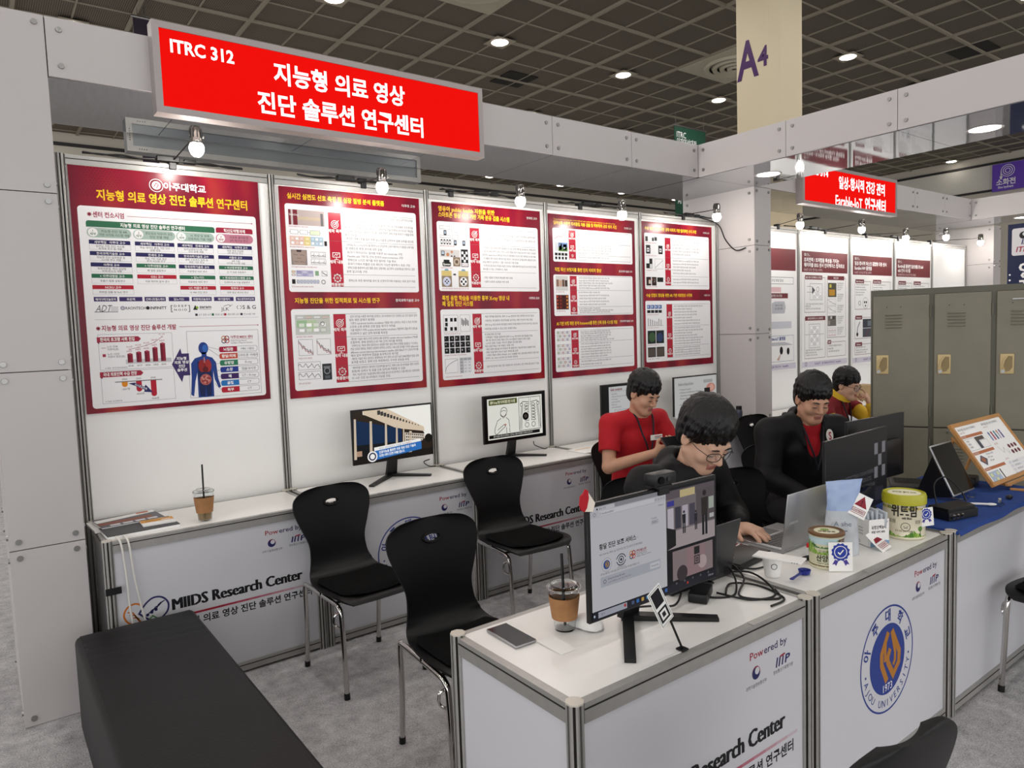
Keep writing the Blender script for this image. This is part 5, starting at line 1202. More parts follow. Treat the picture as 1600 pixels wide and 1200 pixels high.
def scr_skeleton(p):
    g = lambda h: glow(h, .8); K = g('0c0c0c')
    p.rect(0, 0, 1000, 600, g('000000'), .5); p.rect(45, 25, 955, 560, g('e4e3da'), 1); p.rrect(70, 40, 530, 110, 8, g('4c5426'), 2); p.text('흉부 X-ray 영상 내 폐 결절 진단 시스템', 95, 92, 44, g('e8e4c8'), 3, bold=.02, w=400)
    p.rect(60, 500, 905, 545, K, 2); p.text('흉부 영상을 자동으로 판독하는 인공지능 모델이 폐 결절의 위치를 표시합니다.', 130, 532, 28, g('e0dfd8'), 3, w=650)
    p.frame(555, 45, 930, 490, 7, K, 2)
    p.rect(738, 50, 752, 430, g('f2f1ec'), 2.2); p.rect(730, 50, 734, 160, K, 2.4); p.rect(756, 50, 760, 160, K, 2.4)
    for s in (-1, 1):
        cx = 745; p.line([(cx+s*10, 115), (cx+s*120, 100), (cx+s*150, 130)], 8, K, 2.5); p.ring(cx+s*140, 140, 18, 25, K, 2.6, 20)
        p.line([(cx+s*140, 160), (cx+s*160, 320), (cx+s*175, 470)], 7, K, 2.5); p.line([(cx+s*120, 165), (cx+s*140, 320), (cx+s*150, 470)], 7, K, 2.5)
        for k in range(6):
            q = [(cx+s*14, 140+40*k), (cx+s*60, 130+40*k), (cx+s*92, 150+40*k), (cx+s*84, 168+40*k), (cx+s*40, 158+40*k), (cx+s*14, 160+40*k)]; p.line(q, 7, K, 2.5)
        p.ring(cx+s*56, 420, 28, 35, K, 2.6, 24)
    p.disc(668, 300, 62, g('f4f4f0'), 3, 28); p.disc(668, 300, 54, K, 4, 28); p.disc(668, 300, 20, g('6a5f5a'), 5, 16); p.disc(668, 300, 12, K, 6, 14)
    p.ring(300, 220, 44, 51, K, 2, 28, 20, 200); p.ring(310, 200, 46, 53, K, 2, 28, 180, 380); p.line([(252, 220), (256, 250), (300, 290), (345, 250), (350, 215)], 7, K, 2); p.line([(262, 205), (300, 190), (345, 200)], 6, K, 2)
    p.line([(262, 290), (200, 320), (160, 410), (150, 470)], 7, K, 2); p.line([(340, 285), (385, 320), (400, 420)], 7, K, 2); p.line([(150, 470), (180, 500), (330, 400), (310, 375), (200, 440)], 7, K, 2); p.line([(345, 420), (345, 495)], 7, K, 2); p.line([(395, 430), (400, 490)], 7, K, 2); p.disc(330, 380, 12, g('c26a5c'), 3, 12)
monitor(2.50, -0.205, 0.892, 0.527, 0.318, 0.0, 'monitor on the back counter showing a skeleton and a drawn man holding his chest', scr_skeleton)
def scr_gait(p):
    g = lambda h: glow(h, .62)
    p.rect(0, 0, 1000, 600, g('050505'), .5); p.rect(130, 20, 990, 580, g('cfcfd0'), 1); p.text('Gait analysis', 160, 75, 48, g('7c2030'), 2, bold=.02); p.line([(160, 90), (980, 90)], 2, g('606060'), 2)
    p.lines(['• Input Data', '    - Cameras (20 sec) from 8 angles', '• Processing', '    - body key points', '• Data Log', '    - extracted features'], 170, 130, 38, 26, g('404044'), 2)
    for k in range(9): p.line([(250+70*k, 540-20*(k % 3)), (270+70*k, 430), (250+70*k, 380)], 6, g('303034'), 2); p.frame(240+70*k, 350, 290+70*k, 400, 3, g('505054'), 2)
monitor(3.57, -0.21, 0.885, 0.55, 0.320, 0.0, 'monitor with a gait slide behind the man in the red t-shirt', scr_gait)
def scr_intro(p):
    g = lambda h: glow(h, .62)
    p.rect(0, 0, 1000, 600, g('cbcbc9'), 1); p.text('Introduction', 90, 120, 70, g('4a4a4e'), 2)
    p.lines(['• Transanal surgery', '    – Weather Small/Distance Infection', '    – Optimizing simple using kinetic', '    – Blinded depicts to perform its interiors', '', '• AR application to enhance reading view', '    – Applied simple point is considered', '    – Reduction of simple tumors'], 100, 190, 46, 36, g('3c3c40'), 2)
    p.disc(860, 190, 110, g('c9897c'), 2, 24, 70); p.disc(880, 190, 50, g('d9a898'), 2.5, 20); p.rect(700, 190, 840, 280, g('14100f'), 3); p.rect(680, 60, 900, 110, g('a8a8a8'), 2)
monitor(4.39, -0.205, 0.885, 0.56, 0.322, 0.0, 'monitor with an Introduction slide near the white pillar', scr_intro)
def scr_browser(p):
    g = lambda h: glow(h, .60)
    p.rect(0, 0, 1000, 590, g('0c0d14'), .5); p.rect(0, 0, 572, 545, g('c6c6cb'), 1); p.rect(0, 0, 572, 24, g('8f8f96'), 1.5); p.rrect(14, 4, 175, 26, 6, g('c6c6cb'), 2, (1, 0, 0, 1)); p.rect(0, 24, 572, 58, g('bdbdc4'), 1.6); p.rrect(60, 29, 480, 53, 10, g('cfcfd5'), 2)
    p.rect(44, 10, 54, 20, g('1a1a1a'), 3); p.text('황달 진단', 62, 20, 13, g('303036'), 3); p.text('localhost:8501', 82, 47, 15, g('4a4a50'), 3); p.ring(30, 41, 7, 9, g('55555c'), 3, 16); p.ring(70, 41, 5, 6.5, g('55555c'), 3, 12)
    for x in (490, 512, 534, 556): p.ring(x, 41, 4, 5.5, g('55555c'), 3, 10)
    p.text('Deploy', 512, 80, 14, g('44444a'), 2); p.text('Language', 452, 142, 12, g('55555a'), 2); p.rrect(450, 148, 510, 174, 4, g('b4b4bc'), 2); p.text('한국어', 458, 167, 14, g('303036'), 3)
    p.text('황달 진단 보조 서비스', 58, 228, 33, g('26262c'), 2, bold=.022, w=272); p.ring(342, 218, 4, 5, g('77777c'), 2, 10)
    p.text('Ajou University, SMMU Lab, 지능형 의료 영상 진단 솔루션 연구센터(MIIDS)', 58, 260, 14, g('4c4c52'), 2, w=320)
    seal(p, 108, 316, 36, g('2c4a8c'), g('b08a3a'), None, False); p.ring(214, 312, 15, 20, g('1c2440'), 2, 20); p.disc(214, 312, 8, g('1c2440'), 2, 14); p.ring(214, 318, 33, 38, g('1c2440'), 2, 20, 200, 340); p.ring(214, 306, 33, 38, g('1c2440'), 2, 20, 20, 160); p.lines(['SMART EYE', 'OPTOMETRY AI'], 214, 345, 9, 9, g('1c2440'), 2, al='c')
    knot(p, 300, 305, 24, 2, 5); p.text('아주대 MIIDS 센터', 328, 298, 17, g('8c2a34'), 2, bold=.02, w=80); p.line([(328, 303), (408, 303)], 2, g('8c2a34'), 2); p.text('Medical Image Based', 328, 314, 10, g('303036'), 2); p.text('Intelligent Diagnosis Solution', 328, 325, 10, g('303036'), 2)
    p.text('공막을 촬영한 이미지를 업로드하면 황달 여부를 판별합니다.', 62, 366, 13, g('44444a'), 2, w=290); p.rrect(62, 375, 518, 430, 6, g('aeb0ba'), 2); p.ring(92, 402, 8, 11, g('55555c'), 3, 14); p.text('Drag and drop file here', 116, 398, 13, g('303036'), 3); p.text('Limit 200MB per file • JPG, PNG, JPEG', 116, 415, 11, g('66666c'), 3); p.rrect(434, 385, 512, 418, 5, g('c9c9d0'), 3); p.text('Browse files', 473, 406, 12, g('303036'), 4, 'c')
    p.rect(0, 545, 1000, 590, g('161826'), 2); p.rect(8, 562, 18, 574, g('c9d4e4'), 3); p.rect(40, 552, 250, 584, g('a8aab6'), 3); p.text('찾기', 60, 574, 15, g('55555c'), 4); p.disc(235, 565, 9, g('b03434'), 4, 12)
    for k, c in enumerate(('4a5a7c', '2f6fb8', 'c9a04a', '3a8ac0', '7a7a84', '2f6fb8', '2458a0', '3a6ab0')): p.rrect(285+38*k, 556, 305+38*k, 576, 4, g(c), 3)
    # camera view at right: the booth aisle with visitors, then a marker held up to the camera
    p.rect(574, 12, 998, 345, g('7a7175'), 1.5); p.rect(574, 12, 998, 60, g('5f555c'), 2); p.rect(580, 70, 640, 100, g('3a3a94'), 3); p.rect(690, 20, 820, 62, g('c8b888'), 3); p.rect(574, 245, 998, 345, g('a89c9e'), 2)
    for k in range(4): p.rect(584+62*k, 112, 634+62*k, 236, g(('c4bcc8', '3c3a48', 'b8b0bc', '4a4654')[k]), 2.5)
    p.rect(830, 40, 998, 240, g('5a5256'), 2.6); p.rect(880, 110, 930, 170, g('b8c0b4'), 3); p.rect(944, 100, 990, 170, g('a8b0a4'), 3); p.rect(950, 200, 990, 225, g('b8b8b8'), 3)
    def man(x, y, s, c1):
        p.disc(x, y, 8*s, g('2a2226'), 4, 12); p.poly([(x-14*s, y+12*s), (x+14*s, y+12*s), (x+12*s, y+60*s), (x-12*s, y+60*s)], g(c1), 4); p.rect(x-11*s, y+58*s, x-2*s, y+112*s, g('16161c'), 4.2); p.rect(x+2*s, y+58*s, x+11*s, y+112*s, g('16161c'), 4.2)
    man(722, 150, 1.1, '1c1c24'); man(826, 165, .95, '24222a'); man(905, 70, 2.2, '2a2622'); p.poly([(574, 215), (650, 240), (650, 330), (574, 345)], g('141418'), 4)
    p.rect(620, 362, 975, 530, g('8a7a7c'), 2); p.rect(740, 366, 905, 530, g('94787c'), 2.4); p.rect(800, 366, 860, 480, g('8a7478'), 3); p.rect(806, 372, 854, 416, g('1c1a1e'), 3.5); p.frame(806, 424, 854, 474, 6, g('1c1a1e'), 3.5); p.frame(819, 437, 841, 461, 6, g('1c1a1e'), 3.6); p.disc(700, 500, 46, g('3a3034'), 3, 16); p.disc(880, 470, 40, g('b4a0a0'), 2.6, 16)
    for k in range(5): p.ring(650+70*k, 545+4, 4, 5.5, g('a8a8b0'), 5, 10)
    p.disc(745, 566, 8, g('b03a34'), 4, 10); p.text('오후 2:41', 930, 574, 13, g('c8c8d0'), 4)
monitor(1.155, -2.648, 0.842, 0.545, 0.326, 0.0, 'monitor on the nearest counter showing a white web page beside a camera view', scr_browser, base=((-.24, -.115), (.15, -.095), (-.04, .085)))
def rear_marks(p):
    L = mat('monitor_back_print', '7c7c82', .5); T = ink('66666c')
    for i, j in ((0, 0), (2, 0), (1, 1), (0, 2), (2, 2)): p.rect(40+72*(2-i)*1.0-0, 130+82*j, 40+72*(2-i)+68, 130+82*j+78, L, 1) if False else p.rect(770+66*i, 110+92*j, 830+66*i, 198+92*j, L, 1)
    p.rect(780, 455, 930, 560, ink('2c2c34'), 1); p.lines(['POWDEM: DETECTING COUNTERFEIT', 'POWDERED FOOD PRODUCTS', 'USING A COMMODITY SMARTPHONE'], 440, 330, 52, 40, T, 1, al='c')
monitor(2.605, -2.475, 0.80, 0.575, 0.345, PI+0.05, 'monitor seen from behind with a grey checker mark, on the seal counter', None, base=((-.2, .12), (.2, .12), (0, -.07)), back=rear_marks)
monitor(2.985, -2.37, 0.865, 0.50, 0.305, PI-0.04, 'plain black monitor seen from behind, between the checker monitor and lockers', None, base=((-.18, .1), (.18, .1), (0, -.06)))
# webcam and paper heart on the front monitor
t = thing('webcam', 'black webcam clipped on top of the front monitor', 'webcam', (1.175, -2.645, 1.169))
a = MB(); a.box((-.047, -.022, .008), (.047, .022, .044), M_blk, None, .006, 2); a.obj('body', t)
a = MB(); a.cyl((-.022, -.0225, .026), (-.022, -.027, .026), .011, M_blkg, n=18); a.cyl((.01, -.0222, .026), (.01, -.025, .026), .006, M_dgrey, n=14); a.obj('lens', t)
a = MB(); a.box((-.03, -.02, 0), (.03, .03, .009), M_blk, None, .002, 1); a.box((-.022, -.016, -.02), (.022, -.008, .002), M_blk); a.obj('clip', t)
t = thing('paper_heart', 'small red and white paper heart on the corner of the front monitor', 'decoration', (0.875, -2.662, 1.178), 0.1)
a = MB(); hp = [(-.033, .0), (-.03, .022), (-.018, .028), (-.010, .038), (.0, .032), (.002, .012), (-.006, -.012), (-.016, -.022), (-.028, -.014)]; a.prism([(x, z) for x, z in hp], -.002, .002, ink('b51a26', .5), RX(PI/2) @ TR(0, 0, 0)); a.obj('red_lobe', t)
a = MB(); a.prism([(x, z) for x, z in [(-.008, .030), (.004, .026), (.030, -.006), (.020, -.028), (-.012, -.022), (-.016, -.004)]], -.004, -.001, ink('ece2d4', .6), RX(PI/2)); a.obj('white_fold', t)

# ---------------------------------------------------------------- laptops
def laptop(x, y, rz, w, d, lid_h, label, body, lidm, tilt=.25, z=HB, writing=None, kb=True, lit=False):
    t = thing('laptop', label, 'laptop', (x, y, z), rz)
    a = MB(); a.box((-w/2, 0, 0), (w/2, d, .016), body, None, .004, 2); a.obj('base', t)
    k = MB()
    if kb:
        for j in range(6):
            n = 15; 
            for i in range(n): k.box((-w/2+.02+i*(w-.04)/n, .02+j*.0185, .0155), (-w/2+.02+(i+.88)*(w-.04)/n, .036+j*.0185, .0178), M_blk)
        k.box((-.05, .145, .0158), (.05, d-.012, .0164), M_dgrey); k.obj('keyboard', t)
    M = TR(0, .004, .014) @ RX(tilt)
    l = MB(); l.box((-w/2, -.004, 0), (w/2, .003, lid_h), lidm, M, .003, 2); 
    if writing: writing(Pr(l, M @ V3((-w/2, -.0042, lid_h)), (1, 0, 0), M.to_3x3() @ V3((0, 0, -1)), M.to_3x3() @ V3((0, -1, 0)), .001))
    ld = l.obj('lid', t)
    s = MB(); s.box((-w/2+.008, .003, .012), (w/2-.008, .0036, lid_h-.008), M_scrd if not lit else glow('8f98a4', .5), M); s.obj('screen', ld)
    return t
laptop(2.13, -2.53, 0.0, .315, .225, .215, 'silver laptop with its lid towards us, on the seal counter', M_silver, M_silver, .12, writing=lambda p: p.text('SAMSUNG', 26, 120, 13, ink('c4c4c6'), 1, bold=.02))
laptop(1.50, -2.535, 0.0, .31, .22, .195, 'dark grey laptop half hidden behind the front monitor', M_dgrey, M_dgrey, .22)
laptop(3.52, -2.36, PI*.5+.5, .32, .22, .01, 'dark laptop with keyboard showing, on the blue cloth below the lockers', M_dgrey, M_dgrey, PI*.97, z=HB+.006)
t = thing('zip_case', 'small black case behind the framed sheet', 'case', (3.585, -2.55, HB+.0085), .2)
a = MB(); a.box((-.055, -.04, 0), (.055, .04, .045), M_blk, None, .01, 3); a.obj('shell', t)
# ---------------------------------------------------------------- iced coffee cups
def cup(x, y, z, label, r=.045, h=.125, straw_to=(.02, .03, .24), sleeve=True, level=.5, liquid=M_coffee):
    t = thing('iced_coffee_cup', label, 'cup', (x, y, z), 0, 'takeaway cups with kraft sleeves')
    rb = r*.66; R = lambda q: rb+(r*.97-rb)*q
    a = MB(); a.lathe([(0, .002), (rb*.98, 0), (R(.5), h*.5), (R(1), h), (R(1)+.002, h+.002), (R(1)-.0015, h), (R(.5)-.0012, h*.5), (rb*.95, .004), (0, .004)], M_clear, 32); a.obj('cup_body', t)
    if level: 
        a = MB(); a.lathe([(0, .005), (rb*.94, .005), (R(level)-.002, h*level), (0, h*level)], liquid, 24); a.obj('drink', t)
    if sleeve:
        a = MB(); a.lathe([(R(.28)+.001, h*.28), (R(.82)+.0018, h*.82), (R(.82)+.0035, h*.82), (R(.28)+.0028, h*.28)], M_kraft, 32); a.obj('sleeve', t)
    a = MB(); a.lathe([(R(1)+.004, h-.003), (R(1)+.0045, h+.005), (R(1)-.001, h+.007), (r*.82, h+.012), (r*.76, h+.0085), (.006, h+.0085), (.006, h+.0075), (r*.78, h+.0075), (R(1)+.002, h-.003)], M_clear, 32); a.obj('lid', t)
    if straw_to:
        a = MB(); sx, sy, sz = straw_to; a.tube([(-sx*.3, -sy*.3, .012), (sx, sy, sz)], .0042, M_blk, 10); a.obj('straw', t)
    return t
cup(0.93, -2.49, HB, 'iced coffee cup with black straw beside the front monitor', .046, .122, (.012, .02, .215), True, .0)
cup(0.455, -0.385, HB, 'iced coffee cup with black straw on the back counter under the first poster', .047, .14, (.004, .01, .27), True, .45)
cup(2.50, -2.385, HB, 'takeaway cup behind the silver laptop, left of the checker monitor', .045, .115, None, True, .3)
# ---------------------------------------------------------------- phone, paper, mouse
t = thing('smartphone', 'black-faced smartphone lying on the nearest counter', 'phone', (0.777, -2.433, HB), -0.02)
a = MB(); a.box((-.036, -.074, 0), (.036, .074, .0085), M_silver, None, .0035, 3); a.obj('body', t)
a = MB(); a.box((-.0335, -.0715, .0084), (.0335, .0715, .0089), M_blkg); a.obj('screen', t)
a = MB(); a.box((-.0367, .02, .003), (-.0358, .034, .0055), M_silver); a.box((-.0367, .0, .003), (-.0358, .014, .0055), M_silver); a.obj('side_button', t)
a = MB(); a.box((0, 0, 0), (.055, .105, .0012), M_paper, RZ(-.02)); a.add([(0, 0, .0013), (.055, 0, .0013), (.055, .104, .006), (0, .104, .0035)], [(0, 1, 2, 3)], M_paper)
o = tag(a.obj('folded_paper', loc=(.81, -2.612, HB)), 'small folded white paper between the phone and the mouse', 'paper')
t = thing('computer_mouse', 'white computer mouse behind the front monitor edge', 'mouse', (0.985, -2.52, HB), .22)
rows_ = []
for j in range(17):
    v = j/16; y = -.056+.112*v; wv = .030*math.sqrt(max(0, 1-(2*v-1)**4))+.0005; hz = .034*max(0, math.sin(PI*min(1, max(0, .08+v*.9))))**.7
    rows_.append([(wv*math.sin(PI*(i/12-.5)), y, .003+hz*max(0, math.cos(PI*(i/12-.5)))**.6) for i in range(13)])
a = MB(); a.grid(rows_, M_wht); a.obj('shell', t)
a = MB(); a.prism([(.031*math.cos(k*PI/12)*1.0, .057*math.sin(k*PI/12)) for k in range(24)], 0, .004, M_silver); a.obj('base_ring', t)
a = MB(); a.cyl((-.004, -.03, .027), (.004, -.03, .027), .007, M_dgrey, n=14); a.obj('scroll_wheel', t)
# ---------------------------------------------------------------- marker card on a stick
t = thing('marker_card', 'white marker card with concentric black squares on a black stick', 'card', (1.075, -2.80, HB))
a = MB(); a.tube([(0, 0, .003), (-.075, -.004, .145)], .0032, M_blk, 8); a.box((-.012, -.012, 0), (.012, .012, .004), M_blk); a.obj('stick', t)
M = TR(-.09, -.006, .145) @ RY(-.49)
a = MB(); a.box((-.025, -.0015, -.058), (.025, 0, .058), M_paper, M)
p = Pr(a, M @ V3((-.025, -.0015, .058)), M.to_3x3() @ V3((1, 0, 0)), M.to_3x3() @ V3((0, 0, -1)), M.to_3x3() @ V3((0, -1, 0)), .001)
p.frame(3, 3, 47, 113, 1.2, INK, 1); p.rect(8, 8, 42, 54, ink('1d1c20', .2), 1); p.frame(7, 64, 43, 104, 6, INK, 1); p.rect(19, 77, 31, 91, INK, 1); a.obj('card', t)
# ---------------------------------------------------------------- power adapter and black cables on the front counters
t = thing('power_adapter', 'black power adapter behind the front monitor', 'adapter', (1.405, -2.60, HB), .5)
a = MB(); a.box((-.055, -.03, 0), (.055, .03, .03), M_blk, None, .005, 2); a.obj('body', t)
a = MB(); a.tube(smooth_path([(.055, 0, .015), (.09, .01, .012), (.13, -.02, .006), (.15, .03, .006)], 5), .0035, M_cable, 8); a.obj('lead', t)
def cable(pts, lab, r=.0034, m=M_cable, z=HB):
    a = MB(); a.tube(smooth_path([(x, y, z+r+h) for x, y, h in pts], 8), r, m, 8); return tag(a.obj('cable'), lab, 'cable', 'loose cables on the counters')
cable([(1.40, -2.58, .01), (1.50, -2.50, .05), (1.62, -2.55, .03), (1.50, -2.66, .0), (1.42, -2.60, .0), (1.55, -2.50, .0), (1.66, -2.60, .02), (1.60, -2.74, 0), (1.50, -2.72, 0), (1.46, -2.62, .004)], 'thick black cable looped behind the adapter')
cable([(1.46, -2.45, .02), (1.56, -2.42, .09), (1.66, -2.48, .05), (1.63, -2.60, .012), (1.50, -2.68, .0), (1.57, -2.77, .0), (1.63, -2.72, .0)], 'black cable arching from the dark laptop')
cable([(1.48, -2.64, .0), (1.56, -2.60, .004), (1.62, -2.66, .0), (1.585, -2.78, .0), (1.50, -2.79, .0)], 'short black cable lying by the counter post')
cable([(1.36, -2.56, .01), (1.28, -2.60, .005), (1.22, -2.57, .01), (1.14, -2.55, .02)], 'black cable running to the front monitor stand')
cable([(1.80, -2.42, .03), (1.70, -2.44, .06), (1.66, -2.50, .03), (1.74, -2.56, .002), (1.84, -2.575, .004), (1.93, -2.56, .01)], 'thin black cable crossing before the silver laptop')
cable([(2.28, -2.50, .012), (2.33, -2.47, .05), (2.34, -2.40, .03), (2.28, -2.37, .0), (2.32, -2.34, .0)], 'black lead behind the silver laptop lid')
cable([(1.86, -.14, .07), (1.84, -.10, .05), (1.90, -.06, .01), (1.96, -.045, .0)], 'black lead behind the building monitor', z=HB)
cable([(2.70, -.14, .08), (2.76, -.08, .04), (2.86, -.06, .0), (2.90, -.045, .0)], 'black lead behind the skeleton monitor', z=HB)
# white leads hanging over the left counter corner
for k, (dx, lab) in enumerate(((0, 'white lead hanging over the left end of the MIIDS counter'), (.03, 'second white lead hanging beside the first at the counter end'))):
    a = MB(); a.tube(smooth_path([(.05+dx, -.40, HB+.006), (.066+dx, -.47, HB+.008), (.075+dx, -.503, HB-.03), (.085+dx, -.506, .60), (.09+dx*1.5, -.506, .45), (.11+dx*2, -.506, .25), (.12+dx*2, -.503, .05), (.14+dx*2, -.51, .005)], 8), .0045, M_wcable, 8); tag(a.obj('cable'), lab, 'cable', 'white leads at the counter end')
a = MB(); a.box((.0, -.505, .535), (.062, -.4995, .565), M_blk); tag(a.obj('cable_tie'), 'black strap around the post at the left counter end', 'strap')
# ---------------------------------------------------------------- black box under the silver laptop's front edge and card by the hand
t = thing('paper_card', 'white card with small red print under the bent man\'s hand', 'card', (1.925, -2.36, HB), .35)
a = MB(); a.box((-.06, -.04, 0), (.06, .04, .002), M_paper); p = Pr(a, (-.06, .04, .002), (1, 0, 0), (0, -1, 0), (0, 0, 1), .001)
for k in range(3): p.rect(12, 14+16*k, 100, 22+16*k, ink('a0303a'), 1)
a.obj('sheet', t)
t = thing('laptop_stand', 'flat black stand left of the silver laptop', 'stand', (1.80, -2.47, HB), .1)
a = MB(); a.box((-.11, -.06, .0), (.11, .06, .026), M_blk, None, .004, 2); a.obj('tray', t)
# ---------------------------------------------------------------- paper cup with a test card, blue scoop, lip balm
t = thing('paper_cup', 'white paper cup carrying a long white test strip card', 'cup', (1.745, -2.635, HB))
a = MB(); a.lathe([(0, .001), (.025, 0), (.034, .068), (.0355, .07), (.0345, .072), (.033, .068), (.024, .004), (0, .004)], M_paper, 28); a.obj('cup_wall', t)
p = None
a = MB()
for k in range(10):
    an = 3.9+.05*k; 
a.ring = None
q = MB(); pts = [(.0315*math.cos(3.75+.06*k*0)-.0002, 0, 0) for k in range(1)]
rg = MB(); c0 = 3.92
for k in range(20):
    a0, a1 = 2*PI*k/20, 2*PI*(k+1)/20
    def P_(r, an): 
        th = c0+r*math.cos(an)/.031; z = .04+r*math.sin(an); R_ = .0254+.0087*(z/.068)+.0004; return (R_*math.cos(th), R_*math.sin(th), z)
    rg.add([P_(.0085, a0), P_(.0105, a0), P_(.0105, a1), P_(.0085, a1)], [(0, 1, 2, 3)], INK)
rg.obj('printed_ring', t)
t = thing('test_strip_card', 'long white card balanced on the paper cup', 'card', (1.728, -2.672, HB+.0725), 0)
a = MB(); M = RZ(-1.31); a.box((-.025, -.01, 0), (.0, .0, .0), M_paper) if False else a.box((-.080, -.033, 0), (.080, .033, .006), M_wht, M, .0015, 1)
for k in range(3): a.box((.05+.008*k, -.0332, .002), (.054+.008*k, -.0328, .004), M_blk, M)
a.obj('strip', t)
t = thing('scoop', 'dark blue measuring scoop in front of the paper cup', 'scoop', (1.80, -2.705, HB), 0.15)
SB = mat('navy_plastic', '1b2a86', 0.35)
a = MB(); a.lathe([(0, .002), (.017, .002), (.021, .016), (.0195, .016), (.0155, .004), (0, .004)], SB, 24, TR(.035, 0, 0)); a.obj('bowl', t)
a = MB(); a.prism([(.016, -.005), (.016, .005), (-.04, .004), (-.07, .0065), (-.074, 0), (-.07, -.0065), (-.04, -.004)], .010, .0135, SB); a.obj('handle', t)
t = thing('glue_stick', 'small white tube with a red cap before the silver laptop', 'tube', (2.03, -2.60, HB))
a = MB(); a.cyl((0, 0, 0), (0, 0, .03), .0095, M_wht, n=18); a.obj('body', t)
a = MB(); a.cyl((0, 0, .03), (0, 0, .045), .0085, ink('d2202a', .3), .0065, 18); a.obj('cap', t)
t = thing('leaf_clip', 'small green and yellow toy clip beside the small can', 'clip', (2.025, -2.665, HB), .4)
a = MB(); a.sphere((0, 0, .012), (.018, .012, .012), ink('4a9a34', .4), 12); a.obj('green_part', t)
a = MB(); a.sphere((.004, .004, .032), (.014, .01, .010), ink('d9c23a', .4), 12); a.obj('yellow_part', t)
t = thing('black_clip', 'flat black oval clip beside the glue tube', 'clip', (1.985, -2.63, HB), -.4); a = MB(); a.sphere((0, 0, .008), (.035, .012, .008), M_blk, 14); a.obj('body', t)
# ---------------------------------------------------------------- cans
def can(x, y, rz, r, h, label, body, lidm, lid_h, art, lidart=None):
    t = thing('powder_can', label, 'can', (x, y, HB), rz)
    a = MB(); a.lathe([(0, 0), (r*.97, 0), (r, .004), (r, .008), (r*.985, .011), (r*.985, h-lid_h-.003), (r, h-lid_h), (0, h-lid_h)], body, 48); 
    art(a, r*.9865, h-lid_h); a.obj('tin', t)
    l = MB(); l.lathe([(r*.99, h-lid_h), (r*1.045, h-lid_h+.002), (r*1.045, h-lid_h*.35), (r*1.0, h-.002), (r*.94, h), (r*.92, h-.004), (0, h-.004)], lidm, 48)
    p = Pr(l, (0, 0, h-.004), (1, 0, 0), (0, -1, 0), (0, 0, 1), r/100)
    if lidart: lidart(p)
    l.obj('lid', t); return t
class Wrap:
    """prints on a cylinder: x in millimetres along the girth (0 = front), y in millimetres up"""
    def __init__(s, mb, r): s.mb, s.r = mb, r
    def map(s, x, y, l): a = -PI/2+x/1000/s.r; R_ = s.r+.00025*l; return (R_*math.cos(a), R_*math.sin(a), y/1000)
    def poly(s, pts, m, l=1):
        tr = tessellate_polygon([[V3((x, y, 0)) for x, y in pts]]); s.mb.add([s.map(x, y, l) for x, y in pts], [tuple(t) for t in tr], m)
    def rect(s, x0, y0, x1, y1, m, l=1):
        n = max(1, int(abs(x1-x0)/6)); 
        for i in range(n): a = x0+(x1-x0)*i/n; b = x0+(x1-x0)*(i+1)/n; s.mb.add([s.map(a, y0, l), s.map(b, y0, l), s.map(b, y1, l), s.map(a, y1, l)], [(0, 1, 2, 3)], m)
    def disc(s, x, y, r, m, l=1, n=16): s.poly([(x+r*math.cos(2*PI*k/n), y+r*math.sin(2*PI*k/n)) for k in range(n)], m, l)
    def ring(s, x, y, ra, rb, m, l=1, n=28):
        for k in range(n):
            a0, a1 = 2*PI*k/n, 2*PI*(k+1)/n; s.mb.add([s.map(x+q*math.cos(a), y+q*math.sin(a), l) for q, a in ((ra, a0), (rb, a0), (rb, a1), (ra, a1))], [(0, 1, 2, 3)], m)
    def text(s, t, x, y, h, m, l=5, w=None, bold=0.0, al='c'):
        vs, fs, x0, x1 = glyphs(t, bold); k = h if w is None else w/(x1-x0); W = (x1-x0)*k; o = -W/2 if al == 'c' else 0
        s.mb.add([s.map(x+(a-x0)*k+o, y+b*h, max(l, 5)) for a, b in vs], fs, m)
def grass(w, half, y, seed, cols, amp):
    r = random.Random(seed); x = -half
    while x < half:
        b = amp*(.5+.5*math.sin(x*.06)+.4*r.random()); c = cols[r.randrange(len(cols))]; s = 5+5*r.random()
        w.poly([(x, y), (x+s*2, y), (x+s*1.4, y+b*.8), (x+s*.8, y+b)], ink(c), 1+.3*r.random()); x += s*.9
def art_big(mb, r, h):
    w = Wrap(mb, r); K = ink('2b2622'); half = PI*r*1000*.98
    grass(w, half, 9, 3, ('6f9a3a', '87ad48', '4f7f34', 'a9bf6a'), 22); grass(w, 110, h*1000-16, 5, ('8a9a4a', 'c9b46a', '6a5a3a'), 12)
    w.text('위드맘', 0, 96, 50, K, 2, 96, .03); w.text('산양분유 스페셜 100일', -8, 121, 9, K, 2, 78); w.text('with Mom', 8, 82, 13, K, 2, 34, .02)
    w.ring(4, 52, 15, 17, K, 2); w.disc(-2, 54, 1.5, K, 2); w.disc(10, 54, 1.5, K, 2); w.text('100일', 4, 46, 8, K, 2, 14)
    for y, t in ((72, '성장 발달'), (64, '면역 영양')): w.text(t, -44, y, 9, K, 2, 26); w.text(t, 50, y, 9, K, 2, 22)
    w.text('초유 성분 함유 조제분유', 0, 32, 8, K, 2, 66); w.rect(60, 12, 63, 40, ink('3c5a2a'), 2); w.disc(61, 44, 10, ink('5c8a3a'), 2)
def lid_big(p): p.disc(0, 0, 78, ink('eee9c8'), 1, 40); p.text('위드맘 할인 50%', 0, 6, 34, ink('6a6432'), 2, 'c', .03, w=110)
